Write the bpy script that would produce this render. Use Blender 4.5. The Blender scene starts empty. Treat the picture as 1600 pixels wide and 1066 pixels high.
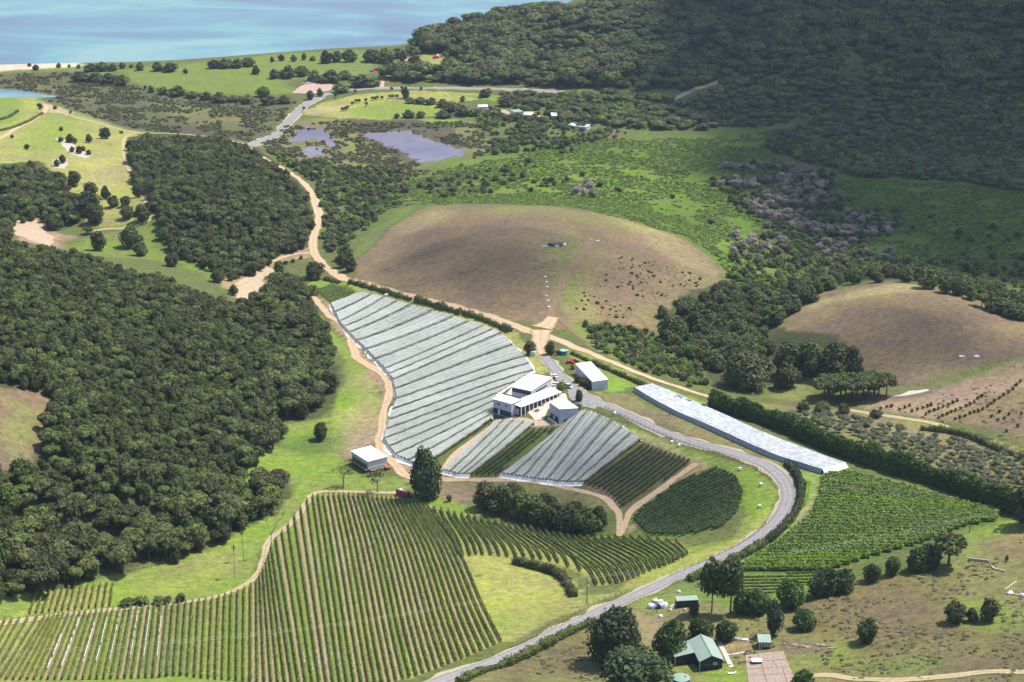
import bpy, bmesh, math, random
import numpy as np
from mathutils import Vector, Matrix

random.seed(7)
RNG = np.random.default_rng(7)
SC = bpy.context.scene
COL = SC.collection
R = math.radians

# ------------------------------------------------------------------ camera, sky, sun, exposure
CAM_Z, PITCH, FPX, CU, CV = 315.0, R(19.06), 2700.0, 800.0, 533.0
cam_d = bpy.data.cameras.new('camera')
cam_d.sensor_width = 36.0
cam_d.lens = FPX / 1600.0 * 36.0
cam_d.clip_start, cam_d.clip_end = 5.0, 60000.0
cam = bpy.data.objects.new('camera', cam_d)
COL.objects.link(cam)
cam.location = (0, 0, CAM_Z)
cam.rotation_euler = (math.pi / 2 - PITCH, 0, 0)
SC.camera = cam

SUN_EL, SUN_AZ = R(61), R(70)            # azimuth clockwise from the viewing direction
SUN_DIR = np.array([math.cos(SUN_EL) * math.sin(SUN_AZ), math.cos(SUN_EL) * math.cos(SUN_AZ), math.sin(SUN_EL)])
world = bpy.data.worlds.new('World')
SC.world = world
world.use_nodes = True
wn = world.node_tree
sky = wn.nodes.new('ShaderNodeTexSky')
sky.sky_type = 'NISHITA'
sky.sun_disc = False
sky.sun_elevation = SUN_EL
sky.sun_rotation = SUN_AZ
wn.links.new(sky.outputs[0], wn.nodes['Background'].inputs[0])
wn.nodes['Background'].inputs[1].default_value = 0.15
sun_d = bpy.data.lights.new('sun', 'SUN')
sun_d.energy = 4.6
sun_d.angle = R(0.5)
sun_d.color = (1.0, 0.955, 0.88)
sun = bpy.data.objects.new('sun', sun_d)
COL.objects.link(sun)
sun.rotation_euler = Vector(SUN_DIR).to_track_quat('Z', 'Y').to_euler()
sun.location = (600, 600, 1500)
SC.view_settings.view_transform = 'Standard'
SC.view_settings.look = 'None'
SC.view_settings.gamma = 1.0
SC.view_settings.use_curve_mapping = False
SC.view_settings.exposure = 0.58
cy = SC.cycles
cy.use_denoising = True
try:
    cy.denoiser = 'OPENIMAGEDENOISE'
    cy.denoising_input_passes = 'RGB_ALBEDO_NORMAL'
except Exception:
    pass
cy.max_bounces = 5
cy.diffuse_bounces = 2
cy.glossy_bounces = 2
cy.transmission_bounces = 2
cy.transparent_max_bounces = 10
cy.volume_bounces = 0
cy.use_adaptive_sampling = False
cy.caustics_reflective = False
cy.caustics_refractive = False

# ------------------------------------------------------------------ helpers: photo pixel <-> place
FWD = np.array([0, math.cos(PITCH), -math.sin(PITCH)])
UPV = np.array([0, math.sin(PITCH), math.cos(PITCH)])
RGT = np.array([1.0, 0, 0])
EYE = np.array([0, 0, CAM_Z])


def rays(uv):
    uv = np.atleast_2d(np.asarray(uv, float))
    d = FWD * FPX + np.outer(uv[:, 0] - CU, RGT) - np.outer(uv[:, 1] - CV, UPV)
    return d / np.linalg.norm(d, axis=1)[:, None]


def on_level(u, v, z):
    d = rays([(u, v)])[0]
    return EYE + d * ((z - CAM_Z) / d[2])


def project(p):
    q = np.atleast_2d(p) - EYE
    w = q @ FWD
    return np.stack([CU + FPX * (q @ RGT) / w, CV - FPX * (q @ UPV) / w, w], 1)


# height control points: photo pixel and height above the sea
CTRL = """
-300 112 0.3,-150 108 0.3,0 104 0.4,100 101 0.4,200 99 0.4,300 95 0.5,400 88 0.5,480 82 0.5,560 76 0.5,620 70 0.3,643 67 0.3,590 60 -1.5,622 54 -1.5,648 54 -1.5,656 61 0.0,
0 115 2,150 112 3,300 118 3.5,450 110 3.5,560 105 3.5,600 120 4,-150 130 2,-300 140 3,
100 140 1.5,0 147 0.6,250 160 1.5,300 190 1.6,400 180 1.8,340 205 2,550 170 3,640 160 3,560 195 2,650 228 1.2,490 215 1.2,700 240 1.2,590 215 1.2,500 240 1.3,720 190 2.5,
620 139 4,700 138 4.5,800 141 5.5,880 145 7,480 165 3,430 200 2.4,390 226 2.6,
700 270 2.5,620 300 3,800 230 3,900 240 3.5,1000 260 4,1150 270 4,1300 330 5,1500 350 7,1600 360 8,1150 380 5,1000 320 4,880 312 4,760 308 4,1180 410 5,1250 440 6,1380 428 8,1500 430 9,1600 455 10,1600 300 8,1800 320 10,
674 61 3,684 50 8,704 40 15,760 33 22,850 16 34,910 8 40,700 80 9,730 110 6,780 90 14,
900 160 6,900 100 16,900 50 29,1000 190 5,1000 120 16,1000 50 36,1000 2 48,1000 -60 62,1100 190 6,1100 120 21,1100 50 41,1100 0 58,1100 -60 80,1250 190 7,1250 90 32,1250 0 60,1250 -80 90,
1500 200 8,1500 100 30,1500 0 62,1500 -100 105,1700 200 9,1700 100 34,1700 0 68,1700 -100 112,1900 100 40,1900 0 70,
75 166 11,215 204 6,150 185 10,110 230 19,30 210 21,0 168 17,-150 180 22,150 290 14,220 300 11,100 380 14,40 370 17,-150 350 28,60 300 18,0 300 22,300 212 5,
220 218 9,330 216 10,330 300 29,250 300 20,260 370 14,400 415 12,480 345 8,440 285 12,380 245 12,300 340 24,400 350 18,
490 395 10,490 310 6,445 262 4,540 300 4,560 350 5,400 430 13,340 430 16,380 460 16,200 380 13,280 400 14,
0 385 52,150 440 40,300 475 26,420 500 14,0 500 60,-150 500 72,200 560 40,400 600 18,510 590 12,0 650 58,-150 650 72,150 700 42,300 750 24,430 720 12,400 765 12,150 850 27,0 850 39,0 930 31,-150 900 48,200 900 21,330 855 15,40 660 55,
470 660 10,440 690 9.5,540 620 11,560 680 11.5,600 745 12.5,500 470 11,530 540 11,
520 480 12,600 500 13,560 440 13,700 482 16,800 510 19,860 522 21,840 560 22.5,830 620 24,620 600 13,720 600 18,650 690 14,760 675 19,700 745 14.5,860 755 16,1000 694 22,1080 722 23,960 800 14.5,1080 785 20,1160 770 24,
950 562 22,1020 592 20,1100 618 15,930 612 25,1000 655 26,1100 697 27,1200 735 28,1232 780 28,1200 838 26.5,1100 884 25,1000 926 24.5,900 970 25.5,800 1018 29,700 1058 32,
650 328 15,760 323 22,880 328 26,1000 352 22,1080 384 15,1128 425 7,850 380 32,700 400 24,780 440 26,950 430 26,1050 455 13,860 480 22,600 370 13,560 412 12,1000 500 12,920 505 18,
1200 508 11,1280 458 19,1380 443 27,1480 453 28,1600 498 26,1400 500 30,1550 540 29,1350 590 16,1450 620 19,1250 600 12,1600 600 27,1500 660 21,1200 600 10,1100 560 9,1020 540 11,1120 490 6,1800 560 34,
1110 628 15,1300 685 21,1450 735 27,1590 790 32,1150 667 25,1310 728 28,1400 680 21,1550 720 27,1300 760 29,1400 820 32,1550 800 35,1250 880 29,1180 900 28,1450 900 36,1750 760 42,1750 900 48,
1100 1000 31,1200 1030 33,1350 950 35,1500 950 40,1600 1000 45,1350 1050 38,1600 880 41,1000 1000 28,900 1050 31,1040 940 26,1100 1200 42,1600 1200 55,1800 1050 55,
480 780 12.5,620 778 13,700 805 14.5,830 830 14,960 842 16.5,1060 860 21,760 900 21,850 930 22,600 900 22,420 880 17,400 1000 27,600 1050 32,750 990 26,200 955 22,0 970 26,0 1066 33,200 1062 33,400 1066 33,600 980 27,300 900 17,250 880 17,-150 1000 38,0 1250 45,400 1250 46,700 1250 46,
580 755 12.5
"""
WCTRL = [(-900, 2250, -9), (-500, 2250, -9), (-150, 2250, -9), (100, 2300, -6), (250, 2350, 0), (450, 2350, 60), (800, 2350, 120), (1200, 2350, 130),
         (-900, 1950, -6), (-500, 2000, -5), (-250, 2030, -4), (-150, 2080, -5), (50, 2130, -2), (-60, 2060, -1.5), (-900, 330, 70), (0, 300, 45), (600, 330, 70), (1200, 1200, 60), (1200, 1700, 80), (-900, 1200, 45), (-900, 800, 90)]
pts = []
for t in CTRL.replace('\n', '').split(','):
    u, v, z = map(float, t.split())
    p = on_level(u, v, z)
    pts.append((p[0], p[1], z))
pts += WCTRL
PT = np.array(pts, float)
# merge control points closer than 9 m
keep = []
for i in range(len(PT)):
    if all((PT[i, 0] - PT[j, 0]) ** 2 + (PT[i, 1] - PT[j, 1]) ** 2 > 81 for j in keep):
        keep.append(i)
PT = PT[keep]
CRB = 45.0


def phi(dx, dy):
    return np.sqrt(dx * dx + dy * dy + CRB * CRB) / 100.0


n = len(PT)
A = np.zeros((n + 1, n + 1))
A[:n, :n] = phi(PT[:, None, 0] - PT[None, :, 0], PT[:, None, 1] - PT[None, :, 1]) - np.eye(n) * 0.03
A[:n, n] = 1
A[n, :n] = 1
WGT = np.linalg.solve(A, np.append(PT[:, 2], 0))
GX0, GX1, GY0, GY1, GS = -960.0, 1160.0, 300.0, 2460.0, 4.0
gx = np.arange(GX0, GX1 + 1, GS)
gy = np.arange(GY0, GY1 + 1, GS)
HG = np.zeros((len(gy), len(gx)))
for i, yy in enumerate(gy):
    HG[i] = phi(gx[:, None] - PT[None, :, 0], yy - PT[None, :, 1]) @ WGT[:n] + WGT[n]


def hz(x, y):
    x = np.asarray(x, float)
    y = np.asarray(y, float)
    fx = np.clip((x - GX0) / GS, 0, len(gx) - 1.001)
    fy = np.clip((y - GY0) / GS, 0, len(gy) - 1.001)
    ix, iy = fx.astype(int), fy.astype(int)
    a, b = fx - ix, fy - iy
    return (HG[iy, ix] * (1 - a) + HG[iy, ix + 1] * a) * (1 - b) + (HG[iy + 1, ix] * (1 - a) + HG[iy + 1, ix + 1] * a) * b


TS = np.arange(330, 3000, 2.5)


def hit(uv):
    """photo pixels -> points on the ground (N x 3)"""
    d = rays(uv)
    out = np.zeros((len(d), 3))
    for k0 in range(0, len(d), 400):
        dd = d[k0:k0 + 400]
        P = EYE + dd[:, None, :] * TS[None, :, None]
        below = P[:, :, 2] < np.maximum(hz(P[:, :, 0], P[:, :, 1]), -0.2)
        below[:, -1] = True
        k = below.argmax(1)
        lo, hi = TS[np.maximum(k - 1, 0)], TS[k]
        for _ in range(12):
            m = (lo + hi) / 2
            q = EYE + dd * m[:, None]
            b = q[:, 2] < np.maximum(hz(q[:, 0], q[:, 1]), -0.2)
            hi = np.where(b, m, hi)
            lo = np.where(b, lo, m)
        out[k0:k0 + 400] = EYE + dd * hi[:, None]
    out[:, 2] = hz(out[:, 0], out[:, 1])
    return out


def at(u, v):
    return hit([(u, v)])[0]


def px_per_m(p):
    return FPX / ((np.asarray(p) - EYE) @ FWD)


def inside(poly, x, y):
    poly = np.asarray(poly)
    res = np.zeros(np.shape(x), bool)
    j = len(poly) - 1
    for i in range(len(poly)):
        xi, yi, xj, yj = poly[i, 0], poly[i, 1], poly[j, 0], poly[j, 1]
        if yi != yj:
            c = ((yi > y) != (yj > y)) & (x < (xj - xi) * (y - yi) / (yj - yi) + xi)
            res ^= c
        j = i
    return res


def wpoly(px):
    """a polygon traced in the photo -> its outline on the ground"""
    px = np.asarray(px, float)
    dense = []
    for i in range(len(px)):
        a, b = px[i], px[(i + 1) % len(px)]
        k = max(1, int(np.hypot(*(b - a)) / 45))
        for t in range(k):
            dense.append(a + (b - a) * t / k)
    return hit(dense)[:, :2]


def pp(s):
    """'u v,u v' -> list of pixels"""
    return [tuple(map(float, q.split())) for q in s.replace('\n', '').split(',') if q.strip()]


def lattice(seed):
    r = np.random.default_rng(seed)
    return r.random((257, 257))


_LAT = {}


def vnoise(x, y, scale, seed=1):
    """smooth value noise 0..1 over the ground"""
    if seed not in _LAT:
        _LAT[seed] = lattice(seed)
    L = _LAT[seed]
    fx, fy = np.asarray(x) / scale + 500.3, np.asarray(y) / scale + 511.7
    ix, iy = np.floor(fx).astype(int), np.floor(fy).astype(int)
    a, b = fx - ix, fy - iy
    a, b = a * a * (3 - 2 * a), b * b * (3 - 2 * b)
    ix, iy = ix % 256, iy % 256
    return (L[iy, ix] * (1 - a) + L[iy, ix + 1] * a) * (1 - b) + (L[iy + 1, ix] * (1 - a) + L[iy + 1, ix + 1] * a) * b


_gX, _gY = np.meshgrid(gx, gy)                                # gullies and spurs on the headland
_m = np.clip((_gY - 1470) / 120, 0, 1) * np.clip((HG - 6) / 26, 0, 1) * np.clip((_gX + 120) / 150, 0, 1)
_r = 1 - np.abs(2 * vnoise(_gX * .9 + _gY * .45, _gY * .55 - _gX * .3, 85, 17) - 1)
HG += _m * ((_r - .55) * 20 + (vnoise(_gX, _gY, 38, 18) - .5) * 8)


# ------------------------------------------------------------------ helpers: objects
def tag(o, label=None, cat=None, group=None, kind=None):
    if label:
        o['label'] = label
    if cat:
        o['category'] = cat
    if group:
        o['group'] = group
    if kind:
        o['kind'] = kind
    return o


def empty(name, loc, rz=0.0, label=None, cat=None, group=None, scale=None):
    o = bpy.data.objects.new(name, None)
    COL.objects.link(o)
    o.location = loc
    o.rotation_euler = (0, 0, rz)
    if scale is not None:
        o.scale = scale
    return tag(o, label, cat, group)


def obj(name, me, parent=None, loc=None, rz=None):
    o = bpy.data.objects.new(name, me)
    COL.objects.link(o)
    if parent is not None:
        o.parent = parent
    if loc is not None:
        o.location = loc
    if rz is not None:
        o.rotation_euler = (0, 0, rz)
    return o


def mesh(name, V, F, mats, mi=None, smooth=False):
    """V: N x 3, F: M x 4 (or M x 3) indices or a list of such arrays"""
    me = bpy.data.meshes.new(name)
    V = np.asarray(V, np.float32)
    Fs = F if isinstance(F, list) else [F]
    Fs = [np.asarray(f, np.int32) for f in Fs if len(f)]
    loops = np.concatenate([f.ravel() for f in Fs])
    tot = np.concatenate([np.full(len(f), f.shape[1], np.int32) for f in Fs])
    start = np.concatenate([[0], np.cumsum(tot)[:-1]]).astype(np.int32)
    me.vertices.add(len(V))
    me.vertices.foreach_set('co', V.ravel())
    me.loops.add(len(loops))
    me.loops.foreach_set('vertex_index', loops)
    me.polygons.add(len(tot))
    me.polygons.foreach_set('loop_start', start)
    me.polygons.foreach_set('loop_total', tot)
    if mi is not None:
        me.polygons.foreach_set('material_index', np.asarray(mi, np.int32))
    me.polygons.foreach_set('use_smooth', np.full(len(tot), smooth, bool))
    for m in (mats if isinstance(mats, (list, tuple)) else [mats]):
        me.materials.append(m)
    me.update(calc_edges=True)
    return me


class MB:
    """collects simple solids into one mesh"""
    def __init__(self):
        self.V, self.F4, self.F3 = [], [], []

    def add(self, V, F):
        o = len(self.V)
        self.V += [tuple(map(float, p)) for p in V]
        for f in F:
            if len(f) == 4:
                self.F4.append([i + o for i in f])
            elif len(f) == 3:
                self.F3.append([i + o for i in f])
            else:
                for k in range(1, len(f) - 1):
                    self.F3.append([f[0] + o, f[k] + o, f[k + 1] + o])
        return self

    def box(self, c, s, rz=0.0):
        cx, cy, cz = c
        hx, hy, h_ = s[0] / 2, s[1] / 2, s[2] / 2
        ca, sa = math.cos(rz), math.sin(rz)
        V = []
        for dz in (-h_, h_):
            for dx, dy in ((-hx, -hy), (hx, -hy), (hx, hy), (-hx, hy)):
                V.append((cx + dx * ca - dy * sa, cy + dx * sa + dy * ca, cz + dz))
        return self.add(V, [(3, 2, 1, 0), (4, 5, 6, 7), (0, 1, 5, 4), (1, 2, 6, 5), (2, 3, 7, 6), (3, 0, 4, 7)])

    def prism(self, foot, z0, z1):
        """foot: list of (x, y), counter-clockwise; z0/z1 numbers or one per corner"""
        m = len(foot)
        z0 = [z0] * m if np.isscalar(z0) else z0
        z1 = [z1] * m if np.isscalar(z1) else z1
        V = [(p[0], p[1], z) for p, z in zip(foot, z0)] + [(p[0], p[1], z) for p, z in zip(foot, z1)]
        F = [tuple(range(m - 1, -1, -1)), tuple(range(m, 2 * m))] + [(i, (i + 1) % m, m + (i + 1) % m, m + i) for i in range(m)]
        return self.add(V, F)

    def tube(self, path, rad, k=6):
        path = [np.asarray(p, float) for p in path]
        rad = [rad] * len(path) if np.isscalar(rad) else rad
        V, F = [], []
        for i, p in enumerate(path):
            d = path[min(i + 1, len(path) - 1)] - path[max(i - 1, 0)]
            d = d / (np.linalg.norm(d) + 1e-9)
            a = np.cross(d, (0, 0, 1.0) if abs(d[2]) < 0.9 else (1.0, 0, 0))
            a /= np.linalg.norm(a)
            b = np.cross(d, a)
            for j in range(k):
                t = 2 * math.pi * j / k
                V.append(p + (a * math.cos(t) + b * math.sin(t)) * rad[i])
        for i in range(len(path) - 1):
            for j in range(k):
                F.append((i * k + j, i * k + (j + 1) % k, (i + 1) * k + (j + 1) % k, (i + 1) * k + j))
        F.append(tuple(range(k)))
        F.append(tuple(range((len(path) - 1) * k + k - 1, (len(path) - 1) * k - 1, -1)))
        return self.add(V, F)

    def lathe(self, prof, c, k=20):
        V, F = [], []
        for r, z in prof:
            for j in range(k):
                t = 2 * math.pi * j / k
                V.append((c[0] + r * math.cos(t), c[1] + r * math.sin(t), c[2] + z))
        for i in range(len(prof) - 1):
            for j in range(k):
                F.append((i * k + j, i * k + (j + 1) % k, (i + 1) * k + (j + 1) % k, (i + 1) * k + j))
        return self.add(V, F)

    def blob(self, c, r, amp=0.25, seed=0, sub=2):
        bm = bmesh.new()
        bmesh.ops.create_icosphere(bm, subdivisions=sub, radius=1.0)
        rr = random.Random(seed)
        ph = [rr.uniform(0, 6.3) for _ in range(6)]
        for v in bm.verts:
            p = v.co
            k = 1 + amp * (math.sin(3.1 * p.x + ph[0]) * math.sin(2.7 * p.y + ph[1]) + 0.6 * math.sin(5.3 * p.z + ph[2] + 4 * p.x) * math.sin(4.1 * p.y + ph[3]))
            v.co = Vector((c[0] + p.x * k * r[0], c[1] + p.y * k * r[1], c[2] + p.z * k * r[2]))
        bm.verts.index_update()
        self.add([v.co[:] for v in bm.verts], [tuple(v.index for v in f.verts) for f in bm.faces])
        bm.free()
        return self

    def build(self, name, mat, parent=None, smooth=False, loc=None):
        fs = [np.array(f) for f in (self.F4, self.F3) if f]
        return obj(name, mesh(name, self.V, fs, mat, smooth=smooth), parent, loc)


# ------------------------------------------------------------------ materials
class NT:
    def __init__(self, name, rough=0.85, spec=0.2):
        self.m = bpy.data.materials.new(name)
        self.m.use_nodes = True
        self.t = self.m.node_tree
        self.b = self.t.nodes['Principled BSDF']
        self.b.inputs['Roughness'].default_value = rough
        self.b.inputs['Specular IOR Level'].default_value = spec

    def n(self, typ, **kw):
        nd = self.t.nodes.new(typ)
        for k, v in kw.items():
            setattr(nd, k, v)
        return nd

    def l(self, a, b):
        self.t.links.new(a, b)

    def pos(self):
        if not hasattr(self, '_p'):
            self._p = self.n('ShaderNodeNewGeometry').outputs['Position']
        return self._p

    def noise(self, scale, detail=4, rough=0.6, vec=None, dist=0.0):
        nd = self.n('ShaderNodeTexNoise')
        nd.inputs['Scale'].default_value = scale
        nd.inputs['Detail'].default_value = detail
        nd.inputs['Roughness'].default_value = rough
        nd.inputs['Distortion'].default_value = dist
        self.l(vec if vec is not None else self.pos(), nd.inputs['Vector'])
        return nd.outputs['Fac']

    def ramp(self, fac, stops):
        nd = self.n('ShaderNodeValToRGB')
        cr = nd.color_ramp
        while len(cr.elements) < len(stops):
            cr.elements.new(0.5)
        for e, (p, c) in zip(cr.elements, stops):
            e.position = p
            e.color = (*c, 1) if len(c) == 3 else c
        self.l(fac, nd.inputs[0])
        return nd.outputs[0]

    def mapr(self, fac, a, b, c, d):
        nd = self.n('ShaderNodeMapRange')
        for i, v in zip((1, 2, 3, 4), (a, b, c, d)):
            nd.inputs[i].default_value = v
        self.l(fac, nd.inputs[0])
        return nd.outputs[0]

    def mix(self, fac, a, b, mode='MIX'):
        nd = self.n('ShaderNodeMix', data_type='RGBA', blend_type=mode)
        if isinstance(fac, (int, float)):
            nd.inputs[0].default_value = fac
        else:
            self.l(fac, nd.inputs[0])
        for s, i in ((a, 6), (b, 7)):
            if isinstance(s, (tuple, list)):
                nd.inputs[i].default_value = (*s, 1)
            else:
                self.l(s, nd.inputs[i])
        return nd.outputs[2]

    def scale(self, col, fac):
        nd = self.n('ShaderNodeVectorMath', operation='SCALE')
        self.l(col, nd.inputs[0])
        self.l(fac, nd.inputs['Scale'])
        return nd.outputs[0]

    def bump(self, fac, strength, dist):
        nd = self.n('ShaderNodeBump')
        nd.inputs['Strength'].default_value = strength
        nd.inputs['Distance'].default_value = dist
        self.l(fac, nd.inputs['Height'])
        self.l(nd.outputs[0], self.b.inputs['Normal'])

    def col(self, c):
        self.l(c, self.b.inputs['Base Color'])
        return self.m


def m_ground():
    k = NT('ground_cover', 0.95, 0.05)
    a = k.n('ShaderNodeAttribute', attribute_name='land').outputs['Color']
    f1 = k.noise(0.035, 5, 0.65)
    f2 = k.noise(0.35, 5, 0.7)
    f3 = k.noise(1.6, 3, 0.7)
    hsv = k.n('ShaderNodeHueSaturation')
    k.l(k.mapr(f1, 0.3, 0.7, 0.475, 0.52), hsv.inputs['Hue'])
    k.l(k.mapr(f1, 0.3, 0.7, 0.82, 1.12), hsv.inputs['Saturation'])
    k.l(a, hsv.inputs['Color'])
    c = k.scale(hsv.outputs[0], k.mapr(f1, 0.25, 0.75, 0.82, 1.2))
    f4 = k.noise(0.11, 5, 0.75, None, 1.0)
    c = k.mix(k.mapr(f4, 0.5, 0.72, 0, .38), c, k.scale(c, k.mapr(f2, 0.3, 0.7, .45, .95)))
    mp = k.n('ShaderNodeMapping')
    mp.inputs['Scale'].default_value = (1.0, 2.6, 1.0)
    k.l(k.pos(), mp.inputs['Vector'])
    f5 = k.noise(0.22, 6, 0.8, mp.outputs[0], 0.4)
    c = k.scale(c, k.mapr(f5, 0.3, 0.7, 0.74, 1.25))
    c = k.scale(c, k.mapr(f2, 0.25, 0.75, 0.66, 1.34))
    c = k.scale(c, k.mapr(f3, 0.25, 0.75, 0.62, 1.38))
    k.bump(k.noise(0.9, 6, 0.8), 0.55, 0.7)
    return k.col(c)


def m_noise(name, c1, c2, scale=1.0, rough=0.9, spec=0.1, detail=5, lo=0.35, hi=0.65, bump=0.0):
    k = NT(name, rough, spec)
    f = k.noise(scale, detail, 0.65)
    if bump:
        k.bump(f, bump, 0.3)
    return k.col(k.ramp(f, [(lo, c1), (hi, c2)]))


def m_track(name, edge, dirt, rut, hump):
    k = NT(name, 0.95, 0.05)
    uv = k.n('ShaderNodeAttribute', attribute_name='across').outputs['Fac']
    f = k.noise(0.5, 5, 0.7)
    f2 = k.noise(2.2, 4, 0.7)
    c = k.ramp(uv, [(0.0, edge), (0.13, dirt), (0.30, rut), (0.5, hump), (0.70, rut), (0.87, dirt), (1.0, edge)])
    c = k.scale(c, k.mapr(f, 0.25, 0.75, 0.75, 1.25))
    c = k.scale(c, k.mapr(f2, 0.25, 0.75, 0.82, 1.18))
    return k.col(c)


def m_leaf(name, dark, light, spread=0.5, obj_var=0.35, rough=0.7, transl=0.22, hue=0.02):
    k = NT(name, rough, 0.12)
    isl = k.n('ShaderNodeNewGeometry').outputs['Random Per Island']
    oi = k.n('ShaderNodeObjectInfo').outputs['Random']
    clump = k.noise(0.25, 3, 0.6)
    c = k.ramp(isl, [(0.0, dark), (1.0, light)])
    hsv = k.n('ShaderNodeHueSaturation')
    k.l(k.mapr(oi, 0, 1, 0.5 - hue, 0.5 + hue * 0.6), hsv.inputs['Hue'])
    k.l(k.mapr(oi, 0, 1, 0.8, 1.1), hsv.inputs['Saturation'])
    k.l(c, hsv.inputs['Color'])
    c = k.scale(hsv.outputs[0], k.mapr(oi, 0, 1, 1 - obj_var, 1 + obj_var))
    c = k.scale(c, k.mapr(clump, 0.3, 0.7, 1 - spread * 0.5, 1 + spread * 0.5))
    k.col(c)
    tr = k.n('ShaderNodeBsdfTranslucent')
    k.l(c, tr.inputs[0])
    mx = k.n('ShaderNodeMixShader')
    mx.inputs[0].default_value = transl
    k.l(k.b.outputs[0], mx.inputs[1])
    k.l(tr.outputs[0], mx.inputs[2])
    k.l(mx.outputs[0], k.t.nodes['Material Output'].inputs['Surface'])
    return k.m


def m_net():
    k = NT('bird_netting', 0.8, 0.15)
    f = k.noise(0.9, 5, 0.7)
    f2 = k.noise(0.06, 4, 0.6)
    oi = k.n('ShaderNodeObjectInfo').outputs['Random']
    c = k.ramp(f, [(0.25, (0.29, 0.305, 0.275)), (0.75, (0.46, 0.47, 0.435))])
    c = k.scale(c, k.mapr(f2, 0.3, 0.7, 0.85, 1.15))
    c = k.scale(c, k.mapr(oi, 0, 1, 0.94, 1.06))
    k.col(c)
    tp = k.n('ShaderNodeBsdfTransparent')
    mx = k.n('ShaderNodeMixShader')
    rd = k.n('ShaderNodeAttribute', attribute_name='over_vine').outputs['Fac']
    th = k.n('ShaderNodeMath', operation='MULTIPLY_ADD')
    k.l(k.mapr(k.noise(1.3, 4, 0.7), 0.3, 0.7, -.10, .12), th.inputs[0])
    th.inputs[1].default_value = 1.0
    k.l(k.mapr(rd, 0, 1, .46, .16), th.inputs[2])
    k.l(th.outputs[0], mx.inputs[0])
    k.l(k.b.outputs[0], mx.inputs[1])
    k.l(tp.outputs[0], mx.inputs[2])
    k.l(mx.outputs[0], k.t.nodes['Material Output'].inputs['Surface'])
    return k.m


def m_water(name, stops, scale, rough=0.12, bump=0.25, wave=0.25, stretch=(1, 1, 1)):
    k = NT(name, rough, 0.5)
    mp = k.n('ShaderNodeMapping')
    mp.inputs['Scale'].default_value = stretch
    k.l(k.pos(), mp.inputs['Vector'])
    f = k.noise(scale, 5, 0.6, mp.outputs[0], 0.6)
    k.b.inputs['IOR'].default_value = 1.33
    w = k.noise(wave, 4, 0.6)
    k.bump(w, bump, 0.3)
    return k.col(k.ramp(f, stops))


def m_flat(name, c, rough=0.6, spec=0.3, metal=0.0, var=0.12, scale=3.0):
    k = NT(name, rough, spec)
    k.b.inputs['Metallic'].default_value = metal
    f = k.noise(scale, 4, 0.6)
    lo = tuple(x * (1 - var) for x in c)
    hi = tuple(min(1, x * (1 + var)) for x in c)
    return k.col(k.ramp(f, [(0.3, lo), (0.7, hi)]))


def m_ribbed(name, c, period=0.4, rough=0.45, spec=0.35):
    """corrugated steel: ridges are bump only"""
    k = NT(name, rough, spec)
    co = k.n('ShaderNodeTexCoord').outputs['Object']
    wv = k.n('ShaderNodeTexWave', wave_type='BANDS', bands_direction='X')
    wv.inputs['Scale'].default_value = 0.31 / period
    k.l(co, wv.inputs['Vector'])
    k.bump(wv.outputs['Fac'], 0.5, 0.05)
    f = k.noise(0.8, 4, 0.6)
    return k.col(k.ramp(f, [(0.3, tuple(x * 0.9 for x in c)), (0.7, tuple(min(1, x * 1.06) for x in c))]))


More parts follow.
